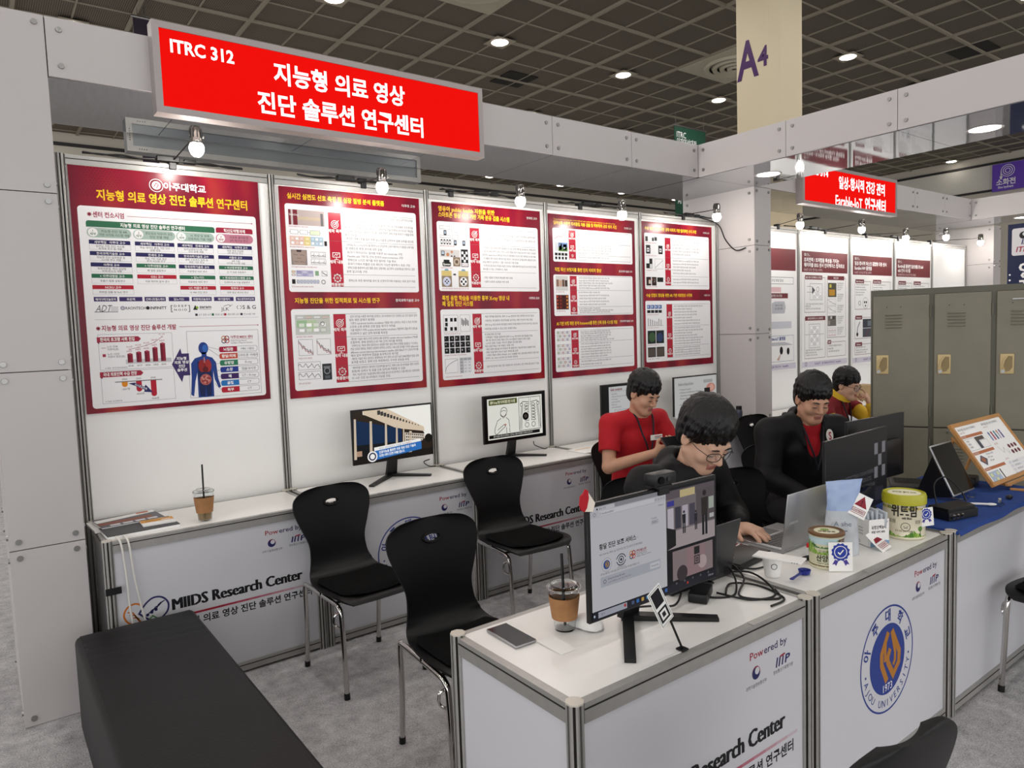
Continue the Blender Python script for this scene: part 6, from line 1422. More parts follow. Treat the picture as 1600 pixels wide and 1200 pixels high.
def art_small(mb, r, h):
    w = Wrap(mb, r); K = ink('2a3a1e')
    w.rect(-95, h*1000-26, 40, h*1000-4, ink('b9d0d4'), 1); grass(w, 90, h*1000-62, 7, ('6f9a3a', '88b04a', 'a9c46a'), 42); grass(w, 130, h*1000-40, 8, ('5c8a4a', '3f6f3a'), 20); w.rect(38, h*1000-30, 90, h*1000-8, ink('5c4030'), 1.5); w.text('유기농', 62, h*1000-23, 14, WHT, 2.5, 34)
    w.text('산양분', -8, 30, 26, K, 2, 58, .025); w.text('natural goat milk', -6, 20, 8, K, 2, 56); w.text('전지 산양유 분말', -10, 62, 8, K, 2, 40); w.rect(-150, 3, 150, 14, ink('6a5a34'), 1); w.text('Goat Organic', -6, 6, 9, ink('e8dfc0'), 2, 60)
def lid_small(p): p.disc(0, 0, 72, ink('d9d4b4'), 1, 40); p.disc(-10, -20, 26, ink('8aa05a'), 2, 20); p.text('산양분유', 0, 30, 30, ink('4a3c28'), 3, 'c', .03, w=100)
can(2.525, -2.715, -1.12, .076, .176, 'large cream powder can with lime yellow lid, on the seal counter', mat('can_cream', 'ddd6bd', .3, .2), mat('lime_lid', 'b3b02a', .35), .042, art_big, lid_big)
can(1.975, -2.700, -1.0, .058, .128, 'small green and cream powder can with brown lid', mat('can_green_cream', 'd9d6b8', .3, .2), mat('brown_lid', '6d4f30', .4), .014, art_small, lid_small)
# blue rosette cards and red warning cards
ROS, ROS2 = ink('2b3f9c'), ink('4b3f94')
def rosette(p, s):
    pts = [(50+(.40 if k % 2 else .345)*100*math.cos(k*PI/12), 42+(.40 if k % 2 else .345)*100*math.sin(k*PI/12)) for k in range(24)]
    pts = [(a*s, b*s) for a, b in pts]; p.poly(pts, ROS, 1); p.ring(50*s, 42*s, 24*s, 27*s, WHT, 2, 32); p.line([(39*s, 43*s), (47*s, 51*s), (62*s, 33*s)], 5*s, WHT, 2)
    p.poly([(26*s, 74*s), (14*s, 96*s), (24*s, 93*s), (30*s, 102*s), (40*s, 80*s)], ROS2, 1); p.poly([(74*s, 74*s), (86*s, 96*s), (76*s, 93*s), (70*s, 102*s), (60*s, 80*s)], ROS2, 1)
def card(x, y, z, w, h, rz, lean, roll, label, draw, name='tag_card', curl=0):
    t = MB(); M = RZ(rz) @ RX(lean) @ RY(roll); n = 6
    for k in range(n):
        z0, z1 = h*k/n, h*(k+1)/n; y0, y1 = -curl*(k/n)**2, -curl*((k+1)/n)**2
        t.add([(-w/2, y0, z0), (w/2, y0, z0), (w/2, y1, z1), (-w/2, y1, z1), (-w/2, y0+.001, z0), (w/2, y0+.001, z0), (w/2, y1+.001, z1), (-w/2, y1+.001, z1)], [(0, 1, 2, 3), (7, 6, 5, 4), (1, 5, 6, 2), (4, 0, 3, 7)], M_paper, M)
    t.add([(-w/2, 0, 0), (w/2, 0, 0), (w/2, .001, 0), (-w/2, .001, 0)], [(0, 1, 2, 3)], M_paper, M)
    R3 = M.to_3x3(); draw(Pr(t, M @ V3((-w/2, -.0003-curl*.4, h)), R3 @ V3((1, 0, 0)), R3 @ V3((0, -curl*0, -1)), R3 @ V3((0, -1, 0)), w/100))
    return tag(t.obj(name, loc=(x, y, z)), label, 'card')
card(1.944, -2.770, HB+.002, .080, .10, -.72, -.06, 0, 'white card with blue rosette leaning on the small can', lambda p: rosette(p, 1.0))
card(2.530, -2.800, HB+.052, .058, .072, -.55, -.02, -.08, 'white card with blue rosette stuck on the large can', lambda p: rosette(p, 1.0))
WRD = ink('8d1f30')
def warn(p):
    p.poly([(50, 8), (88, 74), (12, 74)], WRD, 1); p.text('!', 50, 66, 46, ink('5a101c'), 2, 'c', .02); p.frame(10, 88, 90, 112, 3, WRD, 1); p.text('CONTERFEIT', 50, 106, 15, WRD, 2, 'c', .03, w=68); p.line([(10, 120), (90, 120)], 3, WRD, 1)
# ---------------------------------------------------------------- milk powder pouch
t = thing('powder_pouch', 'standing blue and clear powder pouch behind the small can', 'pouch', (2.135, -2.665, HB), -.8)
rows_ = []; H_ = .275
for j in range(23):
    v = j/22; z = H_*v; dep = .034*(1-v)**.65*(1 if v < .92 else .4)+.002; wv = .062*(1-.10*math.sin(PI*v)*(v > .1))*(1+.06*math.sin(7*v)); r_ = []
    for i in range(41):
        a = 2*PI*i/40; cr_ = .004*mnoise.noise((math.cos(a)*3, math.sin(a)*3+v*2, v*9)); ex = math.cos(a); ey = math.sin(a)
        r_.append(((abs(ex)**.8*(1 if ex > 0 else -1))*wv+cr_+.012*v*v, (abs(ey)**.9*(1 if ey > 0 else -1))*dep+cr_, z+(.006*ex if j > 18 else 0)))
    rows_.append(r_)
PCL = mat('pouch_clear_film', 'c9cfd6', .15, alpha=.78, nz=(18, .15)); PBL = mat('pouch_blue_print', '9cb0d4', .25, nz=(8, .06))
a = MB(); a.grid(rows_[:14], PCL); a.grid(rows_[13:], PBL); a.grid([[(x*.02, y*.02, .001) for x, y, z in rows_[0]], rows_[0]], PCL)
p = Pr(a, (-.045, -.0335, .15), (1, 0, 0), (0, .05, -1), (0, -1, 0), .001, step=.0015); p.text('A she', 12, 40, 26, ink('6f7688'), 1, w=62); [p.rect(16, 56+12*k, 60-6*k, 60+12*k, ink('6f7688'), 1) for k in range(3)]; a.obj('film', t)
a = MB(); a.grid([[(x*.86, y*.82, z*.97) for x, y, z in r] for r in rows_[:12]], mat('milk_powder', 'e9e4d8', .9)); a.obj('powder', t)
card(2.150, -2.715, HB+.145, .062, .085, -.7, -.22, .5, 'white card with red warning triangle clipped on the pouch', warn)
# ---------------------------------------------------------------- small white carton with sachets
t = thing('sachet_carton', 'white carton of clear sachets between the pouch and the large can', 'carton', (2.325, -2.69, HB), -.45)
a = MB(); w_, d_, h_ = .088, .07, .105
for lo, hi in (((-w_/2, -d_/2, 0), (w_/2, -d_/2+.002, h_)), ((-w_/2, d_/2-.002, 0), (w_/2, d_/2, h_*1.05)), ((-w_/2, -d_/2, 0), (-w_/2+.002, d_/2, h_)), ((w_/2-.002, -d_/2, 0), (w_/2, d_/2, h_)), ((-w_/2, -d_/2, 0), (w_/2, d_/2, .002))): a.box(lo, hi, M_paper)
p = Pr(a, (-w_/2, -d_/2, h_), (1, 0, 0), (0, 0, -1), (0, -1, 0), .001); p.text('유청단백농축', 12, 36, 15, INK, 1, bold=.025, w=64); p.text('분말 WPC 80%', 12, 52, 11, INK, 1, bold=.02, w=58); p.poly([(8, 104), (88, 104), (88, 84), (50, 78), (8, 88)], ink('7fa3c4'), 1); p.rect(70, 8, 80, 14, INK, 1)
p = Pr(a, (-w_/2, d_/2, h_), (0, -1, 0), (0, 0, -1), (-1, 0, 0), .001); p.lines(['영양정보', '원재료명', '보관방법'], 12, 40, 12, 7, GRY, 1); p.ring(16, 92, 4, 5.5, GRY, 1, 14); a.obj('box', t)
sa = MB()
for k in range(5): sa.box((-.036+.015*k, -.028, .01), (-.026+.015*k, .028, .125+.008*(k % 3)), PCL, RX(.05*(k-2)), .002, 1)
for k in range(1): sa.obj('sachets', t)
card(2.285, -2.765, HB+.004, .06, .082, -.35, -.95, -.35, 'curled white warning card lying before the carton', warn, curl=.012)
# ---------------------------------------------------------------- blue cloth with its things
rows_ = []
x0, x1, y0, y1 = 2.695, 3.735, -2.85, -2.30
for j in range(25):
    v = j/24; r_ = []
    for i in range(49):
        u = i/48; r_.append((x0+(x1-x0)*u+.004*math.sin(9*v), y0+(y1-y0)*v+.004*math.sin(13*u), HB+.006+.0015*mnoise.noise((u*6, v*6, 1))))
    rows_.append(r_)
a = MB(); a.grid(rows_, M_blue)
def skirt(r_, d, dn):
    return [r_, [(x+d[0]*.004, y+d[1]*.004, z-.012) for x, y, z in r_], [(x+d[0]*.005, y+d[1]*.005, z-dn*(1+.1*math.sin(i*.4))) for i, (x, y, z) in enumerate(r_)]]
a.grid(skirt(rows_[0], (0, -1), .018), M_blue); a.grid(skirt([r[0] for r in rows_], (-1, 0), .012), M_blue)
tag(a.obj('tablecloth'), 'royal blue cloth covering the right-hand counter', 'tablecloth')
ZC = HB+.0085
t = thing('signal_box', 'black signal box with round connectors on the blue cloth', 'device', (2.93, -2.735, ZC), -.25)
a = MB(); a.prism([(-.10, -.055), (.08, -.055), (.10, -.02), (.10, .05), (-.10, .055)], 0, .034, M_blk); a.prism([(-.09, -.045), (.075, -.045), (.09, -.015), (.09, .042), (-.09, .045)], .034, .046, M_blk); a.obj('housing', t)
for k in range(3):
    a = MB(); x = -.078+.026*k; a.cyl((x, -.055, .017), (x, -.062, .017), .010, M_chrome, n=16); a.cyl((x, -.062, .017), (x, -.068, .017), .006, M_blk, n=14); a.obj('connector', t)
a = MB(); a.tube(smooth_path([(-.06, .03, .046), (-.05, .05, .13), (.02, .05, .155), (.07, .02, .10), (.085, .0, .05)], 8), .003, M_cable, 8); a.obj('wire_loop', t)
# tablet on its stand
t = thing('tablet', 'tablet with white edge leaning on a clear stand on the blue cloth', 'tablet', (3.285, -2.645, ZC), 0)
M = TR(0, 0, .022) @ RX(-.44); M = TR(0, 0, .022) @ Matrix.Rotation(-.45, 4, 'X')
a = MB(); a.box((-.118, -.003, 0), (.118, .006, .25), M_silver, M, .005, 2); a.obj('body', t)
a = MB(); a.box((-.109, -.0042, .008), (.109, -.003, .242), M_blkg, M); a.obj('screen', t)
a = MB(); a.add([M @ V3((-.118, .008, .0)), M @ V3((-.118, .008, .2)), (-.118, .17, .0), (-.112, .17, 0), M @ V3((-.112, .008, .2)), M @ V3((-.112, .008, 0))], [(0, 1, 2), (5, 4, 3), (1, 4, 3, 2), (0, 5, 4, 1)], M_blk); a.box((-.118, .10, 0), (.1, .16, .006), M_blk); a.obj('cover', t)
a = MB(); a.box((-.05, -.03, 0), (-.03, .05, .02), M_clear, None, .002, 1); a.box((.03, -.03, 0), (.05, .05, .02), M_clear, None, .002, 1); a.obj('stand', t)
# framed sheet on an easel
t = thing('framed_sheet', 'wooden frame with a printed research sheet, tilted on the blue cloth', 'frame', (3.78, -2.70, ZC+.028), 0)
M = Matrix.Rotation(-.62, 4, 'X'); W_, H_ = .62, .345
a = MB()
for lo, hi in (((-W_/2, -.009, 0), (W_/2, .009, .02)), ((-W_/2, -.009, H_-.02), (W_/2, .009, H_)), ((-W_/2, -.009, .02), (-W_/2+.02, .009, H_-.02)), ((W_/2-.02, -.009, .02), (W_/2, .009, H_-.02))): a.box(lo, hi, M_wood, M, .002, 1)
a.obj('wooden_frame', t)
s = MB(); s.box((-W_/2+.018, -.003, .018), (W_/2-.018, .0, H_-.018), M_paper, M); R3 = M.to_3x3()
p = Pr(s, M @ V3((-W_/2+.018, -.003, H_-.018)), R3 @ V3((1, 0, 0)), R3 @ V3((0, 0, -1)), R3 @ V3((0, -1, 0)), (W_-.036)/1000)
OR_ = ink('b8714a')
for c, (xa, xb) in enumerate(((30, 480), (520, 970))):
    p.text('웨어러블 EEG 센서 인터페이스', xa+20, 45, 26, INK, 1, w=360); p.text('KAIST 연구팀', xa+20, 72, 18, OR_, 1)
    for y, t_ in (((90, '연구 목표'), (250, '칩 구현 결과'), (400, '응용 시나리오')) if c == 0 else ((240, '실험 결과'), (390, '성능 비교'))):
        if c == 0: p.rect(xa, y, xb-20, y+26, OR_, 1); p.text(t_, xa+14, y+20, 18, WHT, 2)
        else: p.text(t_, xa, y, 20, OR_, 1)
p.frame(40, 125, 220, 235, 2, GRY, 1); p.lines(['· 저전력', '· 저잡음', '· 소형화'], 50, 155, 28, 20, INK, 2); p.rect(240, 125, 300, 235, ink('4a4c54'), 1); p.rect(240, 125, 420, 160, ink('5a5048'), 1.5); p.frame(310, 165, 450, 235, 2, GRY, 1)
p.poly([(60, 330), (130, 285), (210, 330), (140, 385)], ink('5c5a66'), 1); p.poly([(90, 330), (130, 305), (175, 330), (135, 360)], ink('a86a4a'), 2); p.lines(['공정 65nm CMOS', '면적 1.2mm', '전력 3uW'], 240, 300, 30, 20, INK, 1)
p.rect(40, 440, 250, 545, ink('b9c4d8'), 1); blockdia(p, 50, 445, 240, 540, 3, 2, ('d9e2b4', 'b4c9e2')); p.rect(280, 440, 300, 540, ink('30323a'), 1)
for k in range(5): p.disc(560+60*k, 130, 18, ink(('6a7a9c', 'a84a5a', '5a8a9c', 'c99a8a', '7a6a9c')[k]), 1, 14); p.rect(545+60*k, 145, 577+60*k, 200, ink(('8a9abc', 'b04a6a', '4a6a8c', 'b8b4c8', '5a5a8a')[k]), 1)
p.line([(540, 260), (600, 330), (640, 280), (690, 350), (720, 300)], 3, GRY, 1)
for i in range(3):
    for j in range(2): p.disc(770+70*i, 285+55*j, 26, ink('6a3038'), 1, 16, 20)
for j in range(4): p.rect(530, 410+34*j, 590, 436+34*j, ink('dcdce0'), 1); p.rect(600, 410+34*j, 960, 436+34*j, ink('e6e6ea'), 1); p.text('항목  측정값  단위', 620, 430+34*j, 16, GRY, 2)
s.obj('sheet', t)
a = MB()
for x in (-.17, .17):
    a.box((x-.012, -.03, -.012), (x+.012, .03, .0), M_wood, None, .002, 1); a.cyl((x, -.025, -.028), (x+.01, -.08, -.026), .008, M_wood, n=10); a.cyl((x, .02, -.005), (x, .24, .20), .008, M_wood, n=10); a.cyl((x, .23, .19), (x, .30, -.028), .008, M_wood, n=10)
a.box((-.2, -.028, -.010), (.2, -.012, .004), M_wood, None, .002, 1); a.obj('easel', t)
def spoon(x, y, rz, L, lab):
    t = MB(); t.sphere((-L/2, 0, .007), (.022, .014, .006), M_wht, 16); t.sphere((L/2, 0, .007), (.022, .013, .006), M_wht, 16); t.tube([(-L/2, 0, .007), (0, 0, .009), (L/2, 0, .007)], .005, M_wht, 8)
    o = tag(t.obj('ear_sensor', loc=(x, y, ZC)), lab, 'sensor'); o.rotation_euler = (0, 0, rz); return o
spoon(3.165, -2.735, -.85, .13, 'long white two-ended sensor stick on the blue cloth')
spoon(3.04, -2.765, .1, .05, 'short white sensor stick by the signal box corner')
t = thing('earphone', 'small metal earpiece with thin wire near the cloth edge', 'earpiece', (3.30, -2.785, ZC), .3)
a = MB(); a.cyl((-.02, 0, .008), (.02, 0, .008), .007, M_silver, .005, 12); a.sphere((.022, 0, .008), .008, M_silver, 10); a.obj('body', t)
a = MB(); a.tube(smooth_path([(-.02, 0, .008), (-.05, -.02, .003), (-.08, .01, .003), (-.1, -.01, .003)], 5), .0012, M_cable, 6); a.obj('wire', t)
t = MB(); t.sphere((0, 0, .009), (.022, .014, .009), M_blk, 14); o = tag(t.obj('ear_tip', loc=(3.40, -2.79, ZC)), 'small black ear tip at the cloth edge', 'earpiece')
# ---------------------------------------------------------------- back counters: booklets, bottles, sheets
def booklet(x, y, rz, w, d, h, lab, cover, draw=None, name='booklet', z=HB):
    t = thing(name, lab, 'booklet', (x, y, z), rz)
    a = MB(); a.box((-w/2, -d/2, 0), (w/2, d/2, h*.85), M_paper); a.obj('pages', t)
    a = MB(); a.box((-w/2-.001, -d/2-.001, h*.85), (w/2+.001, d/2+.001, h), cover); 
    if draw: draw(Pr(a, (-w/2, d/2, h), (1, 0, 0), (0, -1, 0), (0, 0, 1), w/100))
    a.obj('cover', t); return t
DG = mat('charcoal_cover', '3c3c3f', .5)
booklet(.175, -.345, .05, .30, .20, .016, 'charcoal folder at the front of the booklet pile', DG)
booklet(.145, -.165, .06, .30, .21, .010, 'white sheet pile at the back left corner of the counter', M_paper)
def dr1(p): p.poly([(0, 10), (100, 0), (100, 16), (0, 34)], ink('f2f1ee'), 1); p.rect(70, 2, 90, 12, ink('c25a2c'), 2); p.rect(0, 36, 86, 56, ink('8a4a34'), 2); [p.rect(14+20*k, 58, 30+20*k, 70, ink('d8d8dc'), 2) for k in range(4)]
booklet(.155, -.175, .10, .27, .19, .012, 'brown and white brochure lying behind the charcoal folder', mat('brochure_dark', '4a4854', .4), dr1, z=HB+.0102)
def dr2(p): p.rect(0, 0, 100, 40, ink('e09a2c'), 1); p.text('자연을 닮은 건강 이야기', 14, 16, 9, INK, 2, w=66); p.text('함께하는 연구센터', 14, 28, 8, INK, 2, w=50); p.rect(62, 24, 90, 32, WHT, 2)
booklet(.255, -.335, -.03, .14, .11, .006, 'orange and white leaflet on the charcoal folder', M_paper, dr2, 'leaflet', HB+.0165)
booklet(3.05, -.33, .03, .26, .19, .006, 'open pale leaflet at the counter joint right of the skeleton monitor', M_paper, lambda p: p.rect(12, 14, 70, 26, ink('e8cfae'), 1), 'leaflet')
t = thing('cola_bottle', 'clear cola bottle with red label behind the man in red', 'bottle', (4.16, -.36, HB), .3)
BO = mat('bottle_clear', 'dfe6e6', .08, trans=.9, ior=1.2); COLA = mat('cola', '1c0d08', .1)
a = MB(); a.lathe([(0, 0), (.028, 0), (.033, .01), (.031, .06), (.033, .09), (.033, .14), (.026, .185), (.013, .215), (.0125, .235)], BO, 28); a.obj('bottle_wall', t)
a = MB(); a.lathe([(0, .004), (.028, .004), (.0305, .012), (.029, .06), (.030, .085), (0, .085)], COLA, 24); a.obj('drink', t)
a = MB(); a.lathe([(.0335, .10), (.0335, .145)], ink('c01a24', .3), 28); a.obj('label', t)
a = MB(); a.cyl((0, 0, .232), (0, 0, .25), .0145, M_blk, n=20); a.obj('cap', t)
t = thing('tumbler', 'dark grey drink bottle beside the white pillar', 'bottle', (4.80, -.33, HB), 0)
a = MB(); a.lathe([(0, 0), (.028, 0), (.03, .004), (.03, .04), (.027, .06), (.03, .08), (.03, .11), (.024, .125)], mat('smoky_plastic', '45485a', .2, trans=.3), 24); a.obj('body', t)
a = MB(); a.lathe([(.0, .155), (.024, .153), (.0255, .13), (.024, .124)], M_blk, 24); a.obj('cap', t)
t = thing('cardboard_box', 'small cardboard box on the neighbouring counter behind the two men', 'box', (7.15, -.25, HB), .1)
a = MB(); a.box((-.1, -.08, 0), (.1, .08, .16), mat('cardboard', 'b59a72', .8)); a.obj('carton', t)
# ---------------------------------------------------------------- hanging banners, hydrant sign, upright banner
def banner(x0, x1, y, z0, z1, col, lab, draw=None):
    t = thing('hanging_banner', lab, 'banner', (x0, y, z0), 0)
    a = MB(); a.box((0, 0, 0), (x1-x0, .01, z1-z0), ink(col, .6))
    if draw: draw(Pr(a, (0, 0, z1-z0), (1, 0, 0), (0, 0, -1), (0, -1, 0), .001))
    a.obj('cloth', t)
    a = MB(); a.cyl((-.02, .005, z1-z0), (x1-x0+.02, .005, z1-z0), .02, M_steel, n=10)
    for x in (.05, x1-x0-.05): a.cyl((x, .005, z1-z0), (x, .005, CEIL-z0), .004, M_steel, n=6)
    a.obj('rod', t)
def bd(p): p.text('ITRC', 70, 210, 150, WHT, 1, w=260); p.text('인재양성대전', 70, 360, 170, WHT, 1, w=560); p.text('변화를 주도하는', 70, 1240, 170, WHT, 1, w=700); p.text('AI 디지털 혁신', 70, 1430, 170, WHT, 1, w=680)
banner(10.26, 11.17, 4.9, 3.1, 5.32, '16412f', 'dark green hanging banner reading ITRC above the inner canopy corner', bd)
banner(1.40, 1.58, 5.6, 3.4, 5.5, '2c2230', 'dark hanging banner at the left end of the big red sign', lambda p: p.text('ITRC', 20, 300, 60, WHT, 1, w=120))
t = thing('hydrant_sign', 'purple fire hydrant sign on the far right hall wall', 'sign', (20.5, 3.27, 4.69), 0)
VI = mat('violet_sign', '4a2c86', .5, emit='4a2c86', es=.25)
a = MB(); a.box((-.04, -1.25, 0), (0, 0, .67), VI)
p = Pr(a, (-.04, 0, .67), (0, -1, 0), (0, 0, -1), (-1, 0, 0), .001)
for r in (60, 105, 150): p.ring(340, 190, r-14, r, WHT, 1, 36)
p.line([(196, 190), (196, 320)], 26, WHT, 1); p.poly([(160, 310), (232, 310), (212, 390), (180, 390)], WHT, 1); p.text('소화전', 300, 520, 170, WHT, 1, 'c', .03, w=420); p.text('Fire hydrant', 300, 610, 80, WHT, 1, 'c', .02, w=330); a.obj('panel', t)
t = thing('rollup_banner', 'navy upright banner at the right edge above the lockers', 'banner', (9.0, -.905, 0), 0)
NV = ink('1d2547', .5)
a = MB(); a.box((0, -.62, .1), (.012, 0, 2.62), NV); p = Pr(a, (0, 0, 2.62), (0, -1, 0), (0, 0, -1), (-1, 0, 0), .001)
p.rrect(40, 50, 580, 350, 24, ink('d8d6da'), 1); p.disc(150, 130, 40, INK, 2, 20); p.disc(160, 118, 20, ink('d8d6da'), 3, 14); p.text('IITP', 130, 230, 80, LG_BLUE, 2, bold=.04, sh=.2); p.text('ITRC', 80, 310, 80, LG_RED, 2, bold=.04, sh=.2); p.text('양자', 110, 590, 190, WHT, 1, bold=.03); p.text('지능', 110, 770, 190, WHT, 1, bold=.03); [p.disc(25, 560+60*k, 10, WHT, 1, 10) for k in range(2)]
a.obj('sheet', t)
a = MB(); a.box((-.12, -.66, 0), (.13, .04, .1), M_silver, None, .01, 2); a.obj('base', t)
a = MB(); a.cyl((.02, -.31, .1), (.02, -.31, 2.6), .012, M_steel, n=10); a.obj('pole', t)
# ---------------------------------------------------------------- people: one smooth implicit surface per body, clothing as its children
import openvdb
class Field:
    def __init__(s, lo, hi, vox):
        s.lo = np.array(lo, np.float32); s.vox = vox
        s.n = np.ceil((np.array(hi)-np.array(lo))/vox).astype(int)+1
        s.a = np.full(s.n, 0.2, np.float32)
    def _blk(s, lo, hi):
        i0 = np.clip(np.floor((np.array(lo)-s.lo)/s.vox).astype(int), 0, s.n); i1 = np.clip(np.ceil((np.array(hi)-s.lo)/s.vox).astype(int)+1, 0, s.n)
        if (i1 <= i0).any(): return None, None
        ax = [s.lo[k]+np.arange(i0[k], i1[k], dtype=np.float32)*s.vox for k in range(3)]
        return (slice(i0[0], i1[0]), slice(i0[1], i1[1]), slice(i0[2], i1[2])), (ax[0][:, None, None], ax[1][None, :, None], ax[2][None, None, :])
    def _mix(s, sl, d, k, sub=False):
        A = s.a[sl]
        if sub: A = -A
        if k > 0:
            h = np.clip(0.5+0.5*(A-d)/k, 0, 1); r = A*(1-h)+d*h-k*h*(1-h)
        else: r = np.minimum(A, d)
        s.a[sl] = -r if sub else r
    def cap(s, a, b, ra, rb=None, k=.02, sub=False, fl=None):
        rb = ra if rb is None else rb; a = np.array(a, np.float32); b = np.array(b, np.float32); m = max(ra, rb)+k+.03
        sl, X = s._blk(np.minimum(a, b)-m, np.maximum(a, b)+m)
        if sl is None: return
        ab = b-a; L2 = float(ab @ ab)+1e-9
        P = [X[i]-a[i] for i in range(3)]
        t = np.clip((P[0]*ab[0]+P[1]*ab[1]+P[2]*ab[2])/L2, 0, 1)
        Q = [P[i]-t*ab[i] for i in range(3)]
        d = np.sqrt(Q[0]**2+Q[1]**2+Q[2]**2)-(ra+(rb-ra)*t)
        s._mix(sl, d, k, sub)
    def ell(s, c, r, R=None, k=.02, sub=False):
        c = np.array(c, np.float32); r = np.array(r, np.float32); m = float(r.max())+k+.03
        sl, X = s._blk(c-m, c+m)
        if sl is None: return
        P = [X[i]-c[i] for i in range(3)]
        if R is not None:
            R = np.array(R); P = [R[0][i]*P[0]+R[1][i]*P[1]+R[2][i]*P[2] for i in range(3)]
        k0 = np.sqrt((P[0]/r[0])**2+(P[1]/r[1])**2+(P[2]/r[2])**2); k1 = np.sqrt((P[0]/r[0]**2)**2+(P[1]/r[1]**2)**2+(P[2]/r[2]**2)**2)+1e-6
        s._mix(sl, k0*(k0-1)/k1, k, sub)
    def half(s, p, n, k=.01):
        """cut away everything on the +n side of the plane through p"""
        n = np.array(n, np.float32); n /= np.linalg.norm(n); sl, X = s._blk(s.lo, s.lo+s.n*s.vox)
        d = (X[0]-p[0])*n[0]+(X[1]-p[1])*n[1]+(X[2]-p[2])*n[2]
        s._mix(sl, -d, k, True)
    def mesh(s, iso=0.0):
        g = openvdb.FloatGrid(0.2); g.copyFromArray(s.a)
        P, Q = g.convertToQuads(iso)
        return P*s.vox+s.lo, Q
def surf_obj(name, P, Q, mats, mi=None, parent=None, relax=2):
    me = bpy.data.meshes.new(name)
    Q = Q[:, ::-1]
    if relax:
        e = np.concatenate([Q[:, [0, 1]], Q[:, [1, 2]], Q[:, [2, 3]], Q[:, [3, 0]]]); e = np.concatenate([e, e[:, ::-1]])
        cnt = np.bincount(e[:, 0], minlength=len(P))[:, None].clip(1)
        for _ in range(relax):
            acc = np.stack([np.bincount(e[:, 0], weights=P[e[:, 1], i], minlength=len(P)) for i in range(3)], 1); P = P*.5+acc/cnt*.5
    me.from_pydata(P.tolist(), [], Q.tolist())
    for m in mats: me.materials.append(m)
    me.polygons.foreach_set('use_smooth', [True]*len(Q))
    if mi is not None: me.polygons.foreach_set('material_index', mi.astype(np.int32))
    me.update()
    o = bpy.data.objects.new(name, me); COL.objects.link(o)
    if parent is not None: o.parent = parent
    return o, P
def wrinkle(P, amp, f, seed, dirn=(0, 0, 1)):
    N = np.array([mnoise.noise((p[0]*f+seed, p[1]*f, p[2]*f*1.6)) for p in P])
    c = P.mean(0); D = P-c; D /= np.linalg.norm(D, axis=1)[:, None]+1e-6
    return P+D*(N*amp)[:, None]
M_skin = mat('skin', 'c4957a', .48, spec=.35, nz=(14, .04)); M_skin2 = mat('skin_fair', 'd2a88f', .48, spec=.35, nz=(14, .04)); M_lip = mat('lips', 'a86a5e', .45)
M_hair = mat('black_hair', '0c0a0a', .42, spec=.45, bump=(220, .3), stretch=(1, 1, .12))
M_eye = mat('eye_dark', '120d0c', .25); M_tee = mat('red_tshirt', 'b00d1c', .8, bump=(14, .35)); M_tee2 = mat('maroon_polo', '7d1620', .8, bump=(14, .3)); M_yel = mat('yellow_knit', 'd9b32e', .85, bump=(16, .4))
M_jack = mat('black_jacket', '0d0d0f', .62, spec=.3, bump=(11, .55)); M_trs = mat('dark_trousers', '17181c', .85); M_shoe = mat('dark_shoes', '1d1b1a', .5); M_lan = mat('navy_lanyard', '17151f', .6)
def head_local(F, T, s):
    """skull and face; T maps head space (face towards -y, origin mid-skull) to the field's space"""
    R = np.array(T.to_3x3().normalized()); W = lambda *p: tuple(T @ V3([q*s for q in p]))
    E = lambda c, r, k=.02, sub=False: F.ell(W(*c), [q*s for q in r], R.T if False else R, k, sub)
    C = lambda a, b, ra, rb=None, k=.02, sub=False: F.cap(W(*a), W(*b), ra*s, None if rb is None else rb*s, k, sub)
    E((0, .015, .035), (.075, .094, .093)); E((0, -.028, -.042), (.063, .062, .083), .03)
    E((0, -.066, -.103), (.028, .022, .019), .03)
    for q in (-1, 1):
        C((q*.052, .0, -.062), (q*.016, -.068, -.102), .019, .016, .03); E((q*.038, -.060, -.036), (.027, .026, .026), .02)
        E((q*.079, .012, -.012), (.011, .021, .032), .008); E((q*.088, .006, -.012), (.006, .010, .018), .006, True)
    C((-.036, -.079, .014), (.036, -.079, .014), .014, None, .02)
    for q in (-1, 1):
        E((q*.031, -.104, -.008), (.020, .014, .011), .014, True); E((q*.031, -.080, -.010), (.0155, .0125, .0105), .008)
    C((0, -.090, .0), (0, -.110, -.036), .0085, .0118, .012)
    for q in (-1, 1): E((q*.0125, -.098, -.041), (.0085, .0095, .0075), .006)
    C((-.016, -.0905, -.068), (.016, -.0905, -.068), .0058, None, .005); C((-.014, -.0885, -.0785), (.014, -.0885, -.0785), .0066, None, .005)
    C((-.019, -.0955, -.0733), (.019, -.0955, -.0733), .0022, None, .003, True)
